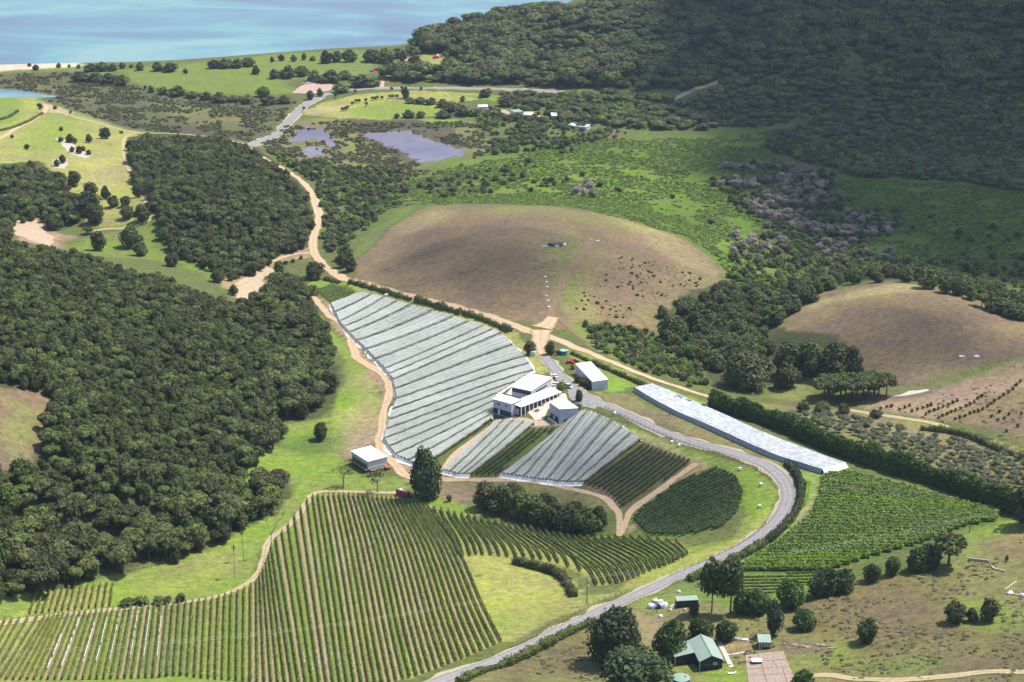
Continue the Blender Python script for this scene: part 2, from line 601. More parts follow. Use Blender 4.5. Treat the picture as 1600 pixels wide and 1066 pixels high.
M = dict(
    ground=m_ground(),
    asphalt=m_track('asphalt', (0.21, 0.19, 0.165), (0.20, 0.188, 0.182), (0.265, 0.25, 0.245), (0.215, 0.202, 0.198)),
    lot=m_noise('asphalt_lot', (0.18, 0.17, 0.165), (0.28, 0.265, 0.255), .7),
    verge=m_noise('gravel_verge', (0.27, 0.23, 0.16), (0.40, 0.34, 0.24), 1.4),
    dirt=m_track('dirt_track', (0.24, 0.19, 0.10), (0.40, 0.28, 0.17), (0.47, 0.34, 0.22), (0.38, 0.27, 0.16)),
    lane=m_track('farm_lane', (0.20, 0.18, 0.07), (0.34, 0.26, 0.15), (0.42, 0.33, 0.21), (0.26, 0.23, 0.10)),
    faint=m_track('worn_track', (0.168, 0.124, 0.068), (0.178, 0.126, 0.074), (0.20, 0.14, 0.088), (0.172, 0.124, 0.072)),
    bare=m_noise('bare_earth', (0.30, 0.22, 0.14), (0.48, 0.37, 0.26), 0.9, bump=0.3),
    pink=m_noise('pink_gravel', (0.34, 0.23, 0.18), (0.44, 0.31, 0.25), 0.7),
    concrete=m_noise('concrete', (0.42, 0.36, 0.30), (0.58, 0.51, 0.43), 1.5),
    slab=m_noise('old_concrete', (0.25, 0.185, 0.145), (0.36, 0.275, 0.22), 1.1),
    sand=m_noise('beach_sand', (0.45, 0.35, 0.24), (0.58, 0.47, 0.33), 0.4),
    sea=m_water('sea_water', [(0.38, (0.050, 0.075, 0.13)), (0.47, (0.060, 0.125, 0.165)), (0.54, (0.075, 0.195, 0.20)), (0.64, (0.14, 0.245, 0.215))], 0.0035, 0.22, 0.5, 0.16, (1.0, 1.5, 1)),  # darkest blue stop paints cloud shadow patches into the water colour
    pond=m_water('pond_water', [(0.35, (0.08, 0.062, 0.085)), (0.65, (0.16, 0.10, 0.11))], 0.03, 0.06, 0.06, 0.4),
    bark=m_noise('bark', (0.07, 0.055, 0.04), (0.15, 0.12, 0.09), 2.0),
    palebark=m_noise('pale_bark', (0.22, 0.20, 0.17), (0.34, 0.31, 0.28), 2.0),
    forest=m_leaf('forest_leaves', (0.046, 0.058, 0.020), (0.152, 0.166, 0.052), 0.8, 0.46, hue=0.03),
    broad=m_leaf('broad_leaves', (0.042, 0.058, 0.020), (0.128, 0.148, 0.046), 0.6, 0.32, hue=0.03),
    dark=m_leaf('dark_leaves', (0.030, 0.044, 0.022), (0.095, 0.120, 0.050), 0.5, 0.25),
    conifer=m_leaf('conifer_needles', (0.034, 0.060, 0.020), (0.115, 0.165, 0.048), 0.5, 0.25),
    far=m_leaf('far_leaves', (0.048, 0.060, 0.022), (0.150, 0.168, 0.055), 1.0, 0.45, hue=0.035),
    olive=m_leaf('olive_leaves', (0.085, 0.098, 0.050), (0.175, 0.19, 0.105), 0.3, 0.22),
    scrub=m_leaf('scrub_leaves', (0.070, 0.080, 0.032), (0.150, 0.150, 0.062), 0.7, 0.35),
    reed=m_leaf('reed_leaves', (0.085, 0.138, 0.020), (0.172, 0.238, 0.038), 0.8, 0.3, hue=0.01),
    lime=m_leaf('lime_leaves', (0.10, 0.16, 0.02), (0.20, 0.29, 0.05), 0.4, 0.2),
    grey=m_leaf('grey_twigs', (0.205, 0.165, 0.138), (0.37, 0.31, 0.265), 0.4, 0.35),
    vine=m_leaf('vine_leaves', (0.085, 0.115, 0.028), (0.20, 0.245, 0.062), 0.45, 0.12, hue=0.008),
    vinedark=m_leaf('dark_vine_leaves', (0.045, 0.070, 0.026), (0.105, 0.140, 0.050), 0.4, 0.12, hue=0.008),
    vinelush=m_leaf('lush_vine_leaves', (0.085, 0.140, 0.020), (0.20, 0.285, 0.050), 0.5, 0.12, hue=0.008),
    net=m_net(),
    netedge=m_noise('bunched_net', (0.62, 0.60, 0.55), (0.8, 0.79, 0.76), 1.5),
    white=m_flat('white_paint', (0.80, 0.80, 0.80), 0.45, var=0.04),
    roofwhite=m_ribbed('white_roof_steel', (0.80, 0.80, 0.80)),
    greywall=m_flat('grey_wall', (0.48, 0.48, 0.49), 0.7, var=0.06),
    lilac=m_flat('pale_grey_wall', (0.42, 0.42, 0.50), 0.7, var=0.05),
    navy=m_flat('navy_wall', (0.035, 0.040, 0.085), 0.6, var=0.15),
    slate=m_flat('dark_green_wall', (0.022, 0.032, 0.034), 0.7, var=0.15),
    sage=m_ribbed('sage_roof_steel', (0.26, 0.33, 0.27)),
    glass=m_flat('dark_glass', (0.03, 0.035, 0.045), 0.08, 0.6, var=0.2),
    wood=m_noise('weathered_wood', (0.13, 0.10, 0.07), (0.25, 0.20, 0.15), 3.0),
    rust=m_flat('red_oxide_steel', (0.30, 0.085, 0.07), 0.7, var=0.25),
    red=m_flat('red_paint', (0.50, 0.03, 0.05), 0.35, 0.4, var=0.05),
    orange=m_flat('orange_paint', (0.70, 0.17, 0.05), 0.4, var=0.05),
    silver=m_flat('silver_paint', (0.45, 0.47, 0.5), 0.3, 0.5, var=0.05),
    blue=m_flat('blue_cloth', (0.10, 0.16, 0.34), 0.8, var=0.1),
    teal=m_flat('teal_plastic', (0.03, 0.14, 0.17), 0.5, var=0.1),
    palegreen=m_flat('pale_green_plastic', (0.30, 0.42, 0.36), 0.5, var=0.1),
    tankgreen=m_flat('dark_green_plastic', (0.03, 0.055, 0.045), 0.5, var=0.1),
    tankroof=m_flat('sage_plastic', (0.22, 0.30, 0.24), 0.5, var=0.1),
    rubber=m_flat('rubber', (0.015, 0.015, 0.016), 0.9, var=0.2),
    khaki=m_flat('khaki_cloth', (0.25, 0.22, 0.13), 0.9, var=0.1),
    bag=m_flat('white_plastic', (0.72, 0.70, 0.72), 0.5, var=0.12, scale=1.2),
    pinkbag=m_flat('pale_pink_sacking', (0.58, 0.45, 0.40), 0.8, var=0.15, scale=1.2),
    tarp=m_flat('dark_tarpaulin', (0.03, 0.03, 0.05), 0.5, var=0.2),
    wire=m_flat('wire', (0.55, 0.55, 0.55), 0.5, var=0.02),
    stone=m_noise('rubble_stone', (0.30, 0.25, 0.20), (0.5, 0.44, 0.37), 1.5),
)
# ------------------------------------------------------------------ the ground and what covers it
LAND = dict(grass=(.120, .165, .038), bright=(.152, .205, .036), lime=(.155, .238, .036), yellow=(.25, .25, .062), pale=(.31, .27, .11),
            dry=(.172, .125, .070), dryred=(.158, .112, .066), olivedry=(.135, .112, .048), brown=(.15, .105, .068), olive=(.16, .15, .055), dirt=(.37, .27, .17),
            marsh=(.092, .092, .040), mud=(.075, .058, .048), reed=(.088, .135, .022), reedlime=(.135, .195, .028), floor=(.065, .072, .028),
            sand=(.50, .40, .27), alley=(.225, .225, .062), tan=(.27, .19, .115), deepgreen=(.07, .12, .025), rough=(.10, .115, .035), seabed=(.2, .2, .15))  # includes a darker green for the swale and the lush field ground
BASE = 'rough'
COVER = [
    # coast, marsh
    ('sand', '-400 90,0 97,60 98,120 97,140 104,60 109,0 111,-400 112', 4, 1),
    ('grass', '0 112,60 108,120 104,180 102,200 112,150 118,60 116', 5, 1),
    ('bright', '193 112,240 104,330 97,400 88,480 82,560 78,585 86,582 112,540 124,470 122,440 130,475 142,420 150,330 146,240 138,205 130', 4, .62),
    ('marsh', '-400 116,0 114,110 112,200 130,240 140,330 148,420 152,470 150,450 180,415 210,390 222,300 208,220 202,150 184,70 158,0 150,-400 152', 5, 1),
    ('mud', '170 186,230 192,300 200,380 216,330 214,230 204,150 188', 3, .8),
    ('olive', '230 160,330 170,420 172,400 200,300 190', 8, .7),
    ('olive', '30 125,110 140,200 150,130 155,40 140', 8, .6),
    ('yellow', '470 180,500 162,560 148,640 141,745 145,748 156,700 162,690 178,600 186,530 186', 3, 1),
    ('bright', '540 172,600 160,690 164,690 178,600 185', 6, .8),
    ('dirt', '478 170,540 163,560 166,520 174,480 178', 3, .5),
    ('bright', '700 146,790 150,800 160,770 158,730 152', 3, 1),
    ('olive', '400 226,450 192,520 186,600 190,740 188,768 232,740 255,650 262,600 274,450 262', 6, .9),
    ('mud', '540 184,700 190,730 226,690 250,640 258,560 212', 3, .8),
    ('lime', '648 184,720 186,718 200,670 196', 3, .9),
    # campground
    ('olive', '590 128,600 100,660 84,700 90,700 118,640 126', 4, 1),
    ('yellow', '640 104,665 84,692 92,688 112,665 118', 3, .9),
    # swamp
    ('reed', '560 330,620 285,660 262,740 245,830 235,900 208,1000 215,1150 210,1310 180,1330 178,1300 200,1190 220,1140 245,1200 270,1320 280,1480 285,1650 300,1700 440,1500 436,1380 420,1300 425,1240 450,1130 430,1080 370,980 340,880 318,760 314,650 316', 8, 1),
    ('reedlime', '1100 360,1180 370,1250 410,1230 440,1150 420', 8, .7),
    ('reedlime', '640 270,760 250,900 250,980 290,900 300,700 300', 14, .55),
    ('reedlime', '830 265,1000 255,1100 290,1060 330,900 300', 14, .6),
    ('marsh', '600 265,700 262,760 275,700 300,620 300', 10, .6),
    ('rough', '560 300,620 290,640 310,560 380,520 400,500 350', 6, 1),
    ('reed', '545 345,600 320,590 350,550 370', 5, 1),
    ('dry', '930 205,975 190,968 215,940 222', 3, .8),
    # left hills
    ('yellow', '-300 150,0 150,60 152,75 165,215 207,222 214,215 250,225 310,235 340,190 360,140 350,100 300,50 262,0 255,-300 260', 4, 1),
    ('bright', '60 178,90 170,130 190,100 240,50 240,30 220', 9, .7),
    ('pale', '100 250,180 230,210 260,200 300,150 290', 9, .5),
    ('bright', '-300 152,0 152,40 154,35 185,0 200,-300 230', 4, 1),
    ('dirt', '62 160,100 168,120 178,80 178', 3, .8),
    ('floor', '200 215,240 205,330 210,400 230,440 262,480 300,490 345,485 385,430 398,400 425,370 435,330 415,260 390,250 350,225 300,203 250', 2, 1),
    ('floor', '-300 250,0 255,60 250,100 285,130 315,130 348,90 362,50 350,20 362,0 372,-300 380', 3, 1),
    ('tan', '20 345,60 340,90 365,130 370,130 395,80 385,30 375', 3, 1),
    ('rough', '90 375,140 358,235 345,250 350,255 385,330 415,370 440,340 455,260 430,180 412,110 395', 4, 1),
    ('bright', '150 365,230 350,240 380,330 420,350 430,330 438,270 410,200 405,140 400,110 385', 6, .65),
    ('tan', '330 440,370 428,430 398,490 385,490 400,440 408,420 425,415 450,398 472,372 470,360 452', 3, .9),
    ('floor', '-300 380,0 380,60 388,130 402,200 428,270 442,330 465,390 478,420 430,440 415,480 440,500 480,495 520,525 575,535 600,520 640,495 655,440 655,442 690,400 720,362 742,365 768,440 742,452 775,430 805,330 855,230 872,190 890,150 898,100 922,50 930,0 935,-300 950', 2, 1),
    ('dry', '-300 600,0 604,60 606,85 615,88 650,70 690,45 745,0 735,-300 740', 2, 1),
    ('bright', '15 620,50 625,45 700,35 745,15 720,12 660', 6, .6),
    ('lime', '15 735,40 735,45 755,20 745', 3, .8),
    ('dirt', '-50 505,0 515,20 528,0 525,-50 520', 2, 1),
    # swale and paddocks left of the nets
    ('bright', '480 455,520 440,545 445,490 462,500 500,540 535,550 560,590 590,600 620,590 690,560 700,520 700,515 660,540 600,530 560,505 520,495 480', 3, 1),
    ('lime', '485 440,515 437,520 446,490 455', 3, .9),
    ('lime', '500 495,515 515,530 540,522 548,505 520', 3, .8),
    ('pale', '560 560,598 585,600 640,590 690,540 700,525 690,540 650,575 620', 6, .6),
    ('tan', '525 680,590 640,592 690,560 715,522 712', 6, .75),
    ('bright', '440 660,510 655,525 690,530 715,560 740,640 750,650 770,500 772,470 790,445 830,418 850,405 895,350 930,200 950,0 972,-300 985,-300 950,0 935,100 920,190 888,330 858,430 805,455 770,445 742,365 768,362 740,400 720,445 690', 3, 1),
    ('deepgreen', '455 675,505 668,520 695,500 715,460 712,440 695', 5, .75),
    ('yellow', '220 900,300 870,400 830,410 870,330 910,230 930', 10, .6),
    ('olive', '190 900,300 868,330 860,300 890,210 905', 6, .6),
    # around the nets and the buildings
    ('tan', '500 465,520 480,548 520,575 568,610 600,608 640,600 690,630 720,700 745,830 752,960 780,965 800,900 770,700 758,640 755,590 700,598 640,600 605,570 580,545 540,515 500', 2, .9),
    ('yellow', '540 438,620 458,720 485,800 512,835 545,860 585,840 590,800 545,770 525,700 502,560 466', 3, .8),
    ('pale', '690 488,790 520,850 580,838 585,790 540', 3, .6),
    ('tan', '768 655,790 648,850 655,880 665,850 668,800 662,760 668', 3, 1),
    ('olive', '735 752,850 756,960 785,960 805,900 790,760 790,700 775,695 755', 4, .9),
    ('tan', '700 755,745 757,760 775,720 785,695 770', 4, .8),
    ('bright', '690 775,760 790,745 810,830 828,950 838,985 842,1075 852,1080 868,1000 845,960 846,830 832,700 800,640 778', 3, 1),
    ('grass', '935 800,968 790,966 836,940 836', 4, 1),
    ('bright', '890 540,960 570,1020 598,1060 612,1110 630,1105 640,1040 612,985 604,960 612,930 590,900 566,870 548', 3, 1),
    ('lime', '940 598,985 595,975 612,945 612', 2, .9),
    ('olive', '925 612,985 615,1040 642,1100 670,1200 715,1280 742,1265 760,1235 745,1200 728,1120 695,1010 655', 3, 1),
    ('dry', '935 615,985 622,1060 665,1130 695,1060 680,970 640', 4, .7),
    ('bright', '910 645,960 660,1050 698,1120 712,1190 738,1215 765,1210 800,1150 850,1080 880,1060 870,1075 852,1140 838,1165 800,1165 770,1120 730,1085 718,1000 690,960 655', 3, .9),
    ('pale', '920 645,1000 680,1100 722,1090 730,1000 692,920 655', 3, .7),
    ('yellow', '1080 862,1150 840,1200 790,1210 800,1160 850,1080 885,1000 920,950 935,980 905', 3, .8),
    ('tan', '975 830,1012 782,1082 724,1092 730,1020 785,985 835', 2, .9),
    ('lime', '1235 745,1285 742,1280 790,1230 838,1150 890,1090 910,1080 905,1180 850,1240 800', 3, 1),
    ('grass', '1080 905,1160 892,1300 895,1290 915,1200 950,1150 950,1060 930,1030 928', 3, 1),
    ('dirt', '1205 850,1240 826,1268 790,1272 770,1280 775,1272 800,1240 838,1200 862', 3, .55),
    ('tan', '1310 738,1400 752,1500 782,1590 800,1560 806,1480 786,1400 766,1330 745', 2, .9),
    # vineyard ground
    ('alley', '0 972,200 950,350 930,405 897,425 842,470 800,492 770,630 774,700 800,830 828,960 842,1057 848,1075 866,1010 895,930 915,900 890,820 870,730 872,782 1005,640 1064,400 1080,0 1080,-100 1080,-100 985', 2, 1),
    ('bright', '0 1063,250 1060,270 1030,300 1060,420 1070,400 1100,0 1100', 3, .9),
    ('lime', '242 1035,262 1032,266 1058,242 1060', 2, .8),
    ('grass', '150 970,250 960,330 950,330 1050,150 1050,60 1050', 10, .5),
    ('alley', '45 962,60 922,178 914,174 948', 2, .9),
    ('yellow', '728 872,800 868,830 880,880 900,905 935,980 922,940 940,860 975,790 1010,775 985', 3, 1),
    ('bright', '740 920,800 960,880 950,900 960,790 1012,770 960', 8, .7),
    ('lime', '760 940,800 950,800 990,775 985', 5, .6),
    ('grass', '900 915,980 920,985 925,920 950,900 945', 3, .5),
    ('grass', '987 812,1060 752,1120 732,1165 770,1155 802,1070 842,1005 838', 2, 1),
    ('brown', '910 757,1005 692,1082 722,972 797', 2, .9),
    ('deepgreen', '1285 742,1330 738,1420 762,1500 785,1563 798,1560 815,1515 822,1440 850,1350 875,1300 893,1160 895,1150 888,1215 848,1265 805,1280 770', 2, 1),
    ('grass', '487 455,520 443,562 458,517 478', 2, .8),
    # the brown knoll
    ('dry', '552 412,600 366,650 330,700 322,780 320,880 325,960 338,1040 362,1100 392,1128 420,1128 450,1100 462,1060 490,1040 520,960 505,900 500,870 515,850 508,780 502,700 482,620 458,560 440', 3, 1),
    ('dryred', '570 420,620 370,720 345,820 350,860 400,850 470,800 495,700 470,600 445', 14, .85),
    ('olive', '655 326,700 322,800 320,880 326,960 340,1040 364,1000 372,880 345,780 335,700 334', 5, .75),
    ('pale', '610 372,660 330,720 330,700 345,640 365', 6, .3),
    ('olive', '830 385,900 365,940 390,900 450,870 480,850 440', 12, .55),
    ('grass', '840 385,880 365,910 385,890 410,850 420', 8, .5),
    ('grass', '870 440,900 425,905 470,880 470', 5, .6),
    ('yellow', '870 468,920 465,915 500,880 500', 6, .6),
    ('pale', '950 340,1040 364,1110 405,1125 440,1080 420,1000 370', 5, .35),
    ('olive', '1040 440,1120 430,1125 450,1050 480,980 500,960 470', 8, .6),
    ('dryred', '960 415,1060 420,1080 440,1000 470,950 455', 10, .5),
    ('grass', '560 372,640 320,650 328,600 362,552 408', 3, .6),
    ('rough', '905 500,960 505,1040 520,1080 540,1100 600,1060 595,1000 575,940 550,905 525', 4, 1),
    ('bright', '880 502,905 506,915 525,960 550,1010 575,980 570,930 548,890 520', 3, .7),
    # right knoll and the farm land beyond the hedge
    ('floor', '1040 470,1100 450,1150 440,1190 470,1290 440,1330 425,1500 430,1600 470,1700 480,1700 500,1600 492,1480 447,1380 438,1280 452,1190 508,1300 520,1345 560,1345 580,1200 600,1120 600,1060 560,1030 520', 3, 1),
    ('dry', '1190 512,1230 482,1290 456,1380 442,1480 450,1600 498,1800 540,1800 680,1600 690,1560 670,1440 655,1340 630,1350 600,1345 560,1300 525', 3, 1),
    ('dryred', '1290 490,1400 465,1500 475,1600 520,1800 560,1800 600,1600 560,1480 590,1380 590,1360 550,1300 515', 14, .9),
    ('pale', '1230 490,1290 462,1400 446,1470 452,1380 458,1280 480,1210 510', 5, .6),
    ('grass', '1190 512,1235 482,1262 470,1250 490,1215 510', 4, .6),
    ('olive', '1195 610,1270 585,1300 600,1275 625,1300 640,1220 630', 5, 1),
    ('bright', '1210 615,1270 598,1275 620,1230 628', 6, .6),
    ('grass', '1370 605,1450 600,1540 565,1600 555,1590 580,1500 605,1420 620,1380 620', 6, .75),
    ('pale', '1400 570,1500 562,1470 590,1400 595', 8, .5),
    ('tan', '1340 632,1450 622,1600 560,1800 600,1800 620,1600 600,1520 640,1460 655,1400 650', 5, .9),
    ('dry', '1500 650,1600 600,1800 640,1800 720,1600 690,1560 672', 6, .8),
    ('olive', '1115 612,1180 625,1260 640,1340 640,1440 660,1560 690,1700 730,1700 800,1600 790,1500 755,1400 724,1300 688,1200 645', 3, 1),
    ('tan', '1340 650,1440 668,1520 700,1560 730,1480 720,1380 690,1300 660', 8, .3),
    # bottom right
    ('olive', '700 1080,800 1035,930 975,960 955,1000 940,1030 935,1060 930,1100 940,1160 950,1210 950,1240 945,1330 925,1480 880,1500 870,1560 815,1800 800,1800 1200,700 1200', 2, 1),
    ('olivedry', '800 1040,930 985,960 985,930 1030,900 1066,860 1090,760 1090', 6, 1),
    ('lime', '830 1050,870 1045,860 1080,830 1080', 6, .4),
    ('tan', '1000 975,1030 960,1035 1000,1010 1030,1000 1000', 5, .7),
    ('bright', '1005 930,1060 928,1100 945,1060 962,1020 965,1000 950', 4, .8),
    ('olivedry', '1215 945,1300 920,1400 895,1465 885,1475 900,1465 945,1500 970,1800 960,1800 1060,1400 1060,1300 1055,1290 1030,1350 1000,1240 990', 5, 1),
    ('dryred', '1290 940,1400 920,1460 930,1440 990,1330 1000,1260 985', 12, .5),
    ('olive', '1400 1000,1500 985,1600 990,1600 1030,1480 1040,1390 1030', 9, .5),
    ('bright', '1500 825,1600 810,1560 830,1530 870,1500 885,1480 880', 5, .8),
    ('olive', '1480 890,1560 860,1600 880,1600 925,1540 935,1470 920', 8, .9),
    ('dry', '1530 850,1600 825,1800 820,1800 880,1600 880,1570 860', 6, .8),
    ('bright', '1470 930,1560 935,1600 950,1600 985,1500 970,1465 945', 6, .7),
    ('bright', '1225 1020,1290 1012,1350 1008,1340 1040,1260 1045,1235 1040', 5, .7),
    ('grass', '1360 1060,1380 1035,1440 1015,1490 1045,1440 1060', 6, .6),
    ('bright', '1085 1035,1160 1040,1175 1066,1090 1080,1080 1060', 4, .9),
    ('bright', '1025 1000,1060 1010,1075 1040,1050 1050,1025 1040', 5, .6),
    ('tan', '1125 1000,1160 996,1190 1015,1130 1016', 4, .6),
    ('brown', '1215 1000,1300 1010,1290 1022,1220 1020', 3, .7),
]
NX = np.arange(GX0, GX1 + 0.1, 2.5)
ys = [GY0]
while ys[-1] < GY1:
    ys.append(ys[-1] + 1.3 + max(0, ys[-1] - 480) * 0.0021)
NY = np.array(ys)
TX, TY = np.meshgrid(NX, NY)
TZ = hz(TX, TY)
LC = np.zeros(TX.shape + (3,), np.float32)
LC[:] = LAND[BASE]
LC[TZ < 0] = LAND['seabed']
jx1, jy1 = vnoise(TX, TY, 9, 11) - .5, vnoise(TX, TY, 9, 12) - .5
jx2, jy2 = vnoise(TX, TY, 32, 13) - .5, vnoise(TX, TY, 32, 14) - .5
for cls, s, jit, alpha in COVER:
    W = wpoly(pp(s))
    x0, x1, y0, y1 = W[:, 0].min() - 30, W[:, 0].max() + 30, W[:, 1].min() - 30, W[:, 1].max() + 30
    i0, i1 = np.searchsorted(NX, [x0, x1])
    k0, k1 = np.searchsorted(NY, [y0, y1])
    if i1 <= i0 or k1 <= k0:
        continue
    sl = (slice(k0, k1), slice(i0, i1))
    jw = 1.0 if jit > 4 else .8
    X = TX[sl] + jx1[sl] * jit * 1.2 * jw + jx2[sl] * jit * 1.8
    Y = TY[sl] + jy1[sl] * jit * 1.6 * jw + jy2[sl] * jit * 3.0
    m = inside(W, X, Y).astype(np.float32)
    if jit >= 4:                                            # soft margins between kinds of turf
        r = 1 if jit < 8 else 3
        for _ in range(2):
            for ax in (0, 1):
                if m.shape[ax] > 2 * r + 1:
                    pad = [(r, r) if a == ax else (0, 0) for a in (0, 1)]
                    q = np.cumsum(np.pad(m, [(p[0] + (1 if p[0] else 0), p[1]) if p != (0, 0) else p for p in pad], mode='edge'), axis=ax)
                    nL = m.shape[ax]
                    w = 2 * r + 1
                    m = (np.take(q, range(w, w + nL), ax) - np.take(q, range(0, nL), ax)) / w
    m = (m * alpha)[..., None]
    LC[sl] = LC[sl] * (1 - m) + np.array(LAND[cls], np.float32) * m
nyy, nxx = TX.shape
idx = np.arange(nyy * nxx).reshape(nyy, nxx)
gF = np.stack([idx[:-1, :-1], idx[:-1, 1:], idx[1:, 1:], idx[1:, :-1]], -1).reshape(-1, 4)
gme = mesh('ground', np.stack([TX, TY, TZ], -1).reshape(-1, 3), gF, M['ground'], smooth=True)
at_ = gme.attributes.new('land', 'FLOAT_COLOR', 'POINT')
at_.data.foreach_set('color', np.concatenate([LC, np.ones(LC.shape[:2] + (1,), np.float32)], -1).ravel())
tag(obj('ground', gme), 'rolling farm land, swamp and hills above the bay', 'ground', kind='structure')

# sea, ponds
S = MB()
S.add([(-6500, -2300, 0), (6500, -2300, 0), (6500, 9000, 0), (-6500, 9000, 0)], [(0, 1, 2, 3)])
tag(S.build('sea_water', M['sea']), 'turquoise bay water beyond the coast', 'sea', kind='structure')


def drape(name, px, mat, dz, jit=0.6, label=None, cat=None, flat=None, kind='structure', step=4.0):
    """a sheet lying on the ground inside an outline traced in the photo"""
    W = wpoly(pp(px) if isinstance(px, str) else px)
    c = W.mean(0)
    # densify and roughen the rim
    rim = []
    for i in range(len(W)):
        a, b = W[i], W[(i + 1) % len(W)]
        k = max(1, int(np.hypot(*(b - a)) / step))
        for t in range(k):
            rim.append(a + (b - a) * t / k)
    rim = np.array(rim)
    rim[:, 0] += (vnoise(rim[:, 0], rim[:, 1], 5, 21) - .5) * jit * 2
    rim[:, 1] += (vnoise(rim[:, 0], rim[:, 1], 5, 22) - .5) * jit * 3
    bm = bmesh.new()
    vs = [bm.verts.new((p[0], p[1], 0)) for p in rim]
    f = bm.faces.new(vs)
    bmesh.ops.triangulate(bm, faces=[f])
    x0, x1, y0, y1 = rim[:, 0].min(), rim[:, 0].max(), rim[:, 1].min(), rim[:, 1].max()
    if flat is None:
        for ax, lo, hi in ((0, x0, x1), (1, y0, y1)):
            v = lo + step
            while v < hi:
                co = (v, 0, 0) if ax == 0 else (0, v, 0)
                no = (1, 0, 0) if ax == 0 else (0, 1, 0)
                bmesh.ops.bisect_plane(bm, geom=bm.verts[:] + bm.edges[:] + bm.faces[:], plane_co=co, plane_no=no)
                v += step
    for v in bm.verts:
        v.co.z = (float(hz(v.co.x, v.co.y)) + dz) if flat is None else flat
    bm.normal_update()
    for fc in bm.faces:
        if fc.normal.z < 0:
            fc.normal_flip()
    me = bpy.data.meshes.new(name)
    bm.to_mesh(me)
    bm.free()
    me.materials.append(mat)
    return tag(obj(name, me), label, cat, kind=kind)


drape('pond_water', '572 210,590 207,606 204,625 206,640 204,652 212,680 221,705 227,728 235,731 240,700 247,672 252,655 254,640 243,625 236,600 228,580 217', M['pond'], .12, 4.5, 'still purple-brown pond among the marsh scrub', 'pond')
drape('pond_water', '463 199,480 198,500 202,520 211,527 224,528 236,512 228,496 218,470 222,453 222,458 208', M['pond'], .12, 4.0, 'smaller shallow pond with ragged edges near the road', 'pond')
drape('pond_water', '473 233,484 231,500 229,506 236,513 245,498 242,488 245,474 247', M['pond'], .12, 3.5, 'small puddle of open water among the marsh scrub', 'pond')
drape('lagoon_water', '-200 138,0 140,35 142,70 148,98 152,60 153,20 152,0 154,-200 160', M['sea'], .15, 1.5, 'pale lagoon strip at the edge of the marsh', 'lagoon')


# ------------------------------------------------------------------ roads and tracks
def smooth_line(P, step=2.0):
    P = np.asarray(P, float)
    out = []
    for i in range(len(P) - 1):
        p0, p1, p2, p3 = P[max(i - 1, 0)], P[i], P[i + 1], P[min(i + 2, len(P) - 1)]
        k = max(2, int(np.linalg.norm(p2 - p1) / step))
        for t in np.arange(k) / k:
            out.append(.5 * ((2 * p1) + (p2 - p0) * t + (2 * p0 - 5 * p1 + 4 * p2 - p3) * t * t + (3 * p1 - p0 - 3 * p2 + p3) * t ** 3))
    out.append(P[-1])
    return np.array(out)


def ground_line(s, step=2.0):
    return smooth_line(hit(pp(s) if isinstance(s, str) else s)[:, :2], step)


def side(L):
    d = np.gradient(L, axis=0)
    d /= np.linalg.norm(d, axis=1)[:, None] + 1e-9
    return np.stack([-d[:, 1], d[:, 0]], 1)


def ribbon(name, s, width, mat, dz, label, cat='road', jit=0.0, k=6, step=2.0, world=False):
    L = smooth_line(s, step) if world else ground_line(s, step)
    nrm = side(L)
    m = len(L)
    w = np.full(m, width, float) if np.isscalar(width) else np.interp(np.linspace(0, 1, m), np.linspace(0, 1, len(width)), width)
    wl = w / 2 + (vnoise(L[:, 0], L[:, 1], 6, 31) - .5) * jit * 2
    wr = w / 2 + (vnoise(L[:, 0], L[:, 1], 6, 32) - .5) * jit * 2
    V, ac = [], []
    for j in range(k + 1):
        t = j / k
        off = -wr + (wl + wr) * t
        Q = L + nrm * off[:, None]
        V.append(np.stack([Q[:, 0], Q[:, 1], hz(Q[:, 0], Q[:, 1]) + dz], 1))
        ac.append(np.full(m, t))
    V = np.stack(V, 1).reshape(-1, 3)
    ac = np.stack(ac, 1).ravel()
    ii = np.arange(m * (k + 1)).reshape(m, k + 1)
    F = np.stack([ii[:-1, :-1], ii[:-1, 1:], ii[1:, 1:], ii[1:, :-1]], -1).reshape(-1, 4)[:, ::-1]
    me = mesh(name, V, F, mat, smooth=True)
    a = me.attributes.new('across', 'FLOAT', 'POINT')
    a.data.foreach_set('value', ac.astype(np.float32))
    return tag(obj(name, me), label, cat, kind='structure')


COAST = '900 145,880 144,800 140,750 139,690 138,620 138,570 139,535 142,505 150,480 163,462 179,448 194,434 209,412 219,385 228'
DRIVE = '843 526,846 540,851 556,866 576,884 596,906 613,935 628,965 642,1000 658,1050 680,1100 696,1150 710,1190 724,1216 742,1230 765,1228 790,1214 812,1190 834,1150 859,1100 882,1050 905,1000 928,950 950,900 973,850 998,800 1022,740 1046,690 1063,620 1090'
ribbon('road_verge', COAST, 11.0, M['verge'], .10, 'pale gravel edge beside the coast road', 'verge', 2.0)
ribbon('coast_road', COAST, 7.4, M['asphalt'], .16, 'grey sealed road curving from the bay past the marsh', 'road', .1)
ribbon('road_verge', DRIVE, 8.0, M['verge'], .10, 'dry gravel edge beside the winding sealed drive', 'verge', 1.9)
ribbon('drive_road', DRIVE, 5.6, M['asphalt'], .16, 'grey sealed drive winding down past the vineyard', 'road', .3)
ribbon('hill_road', '1040 160,1068 148,1105 134,1140 119,1180 108,1220 99,1260 89,1300 83,1345 78,1390 70', 6.5, M['verge'], .15, 'pale road cut through the forested headland', 'road', .5)
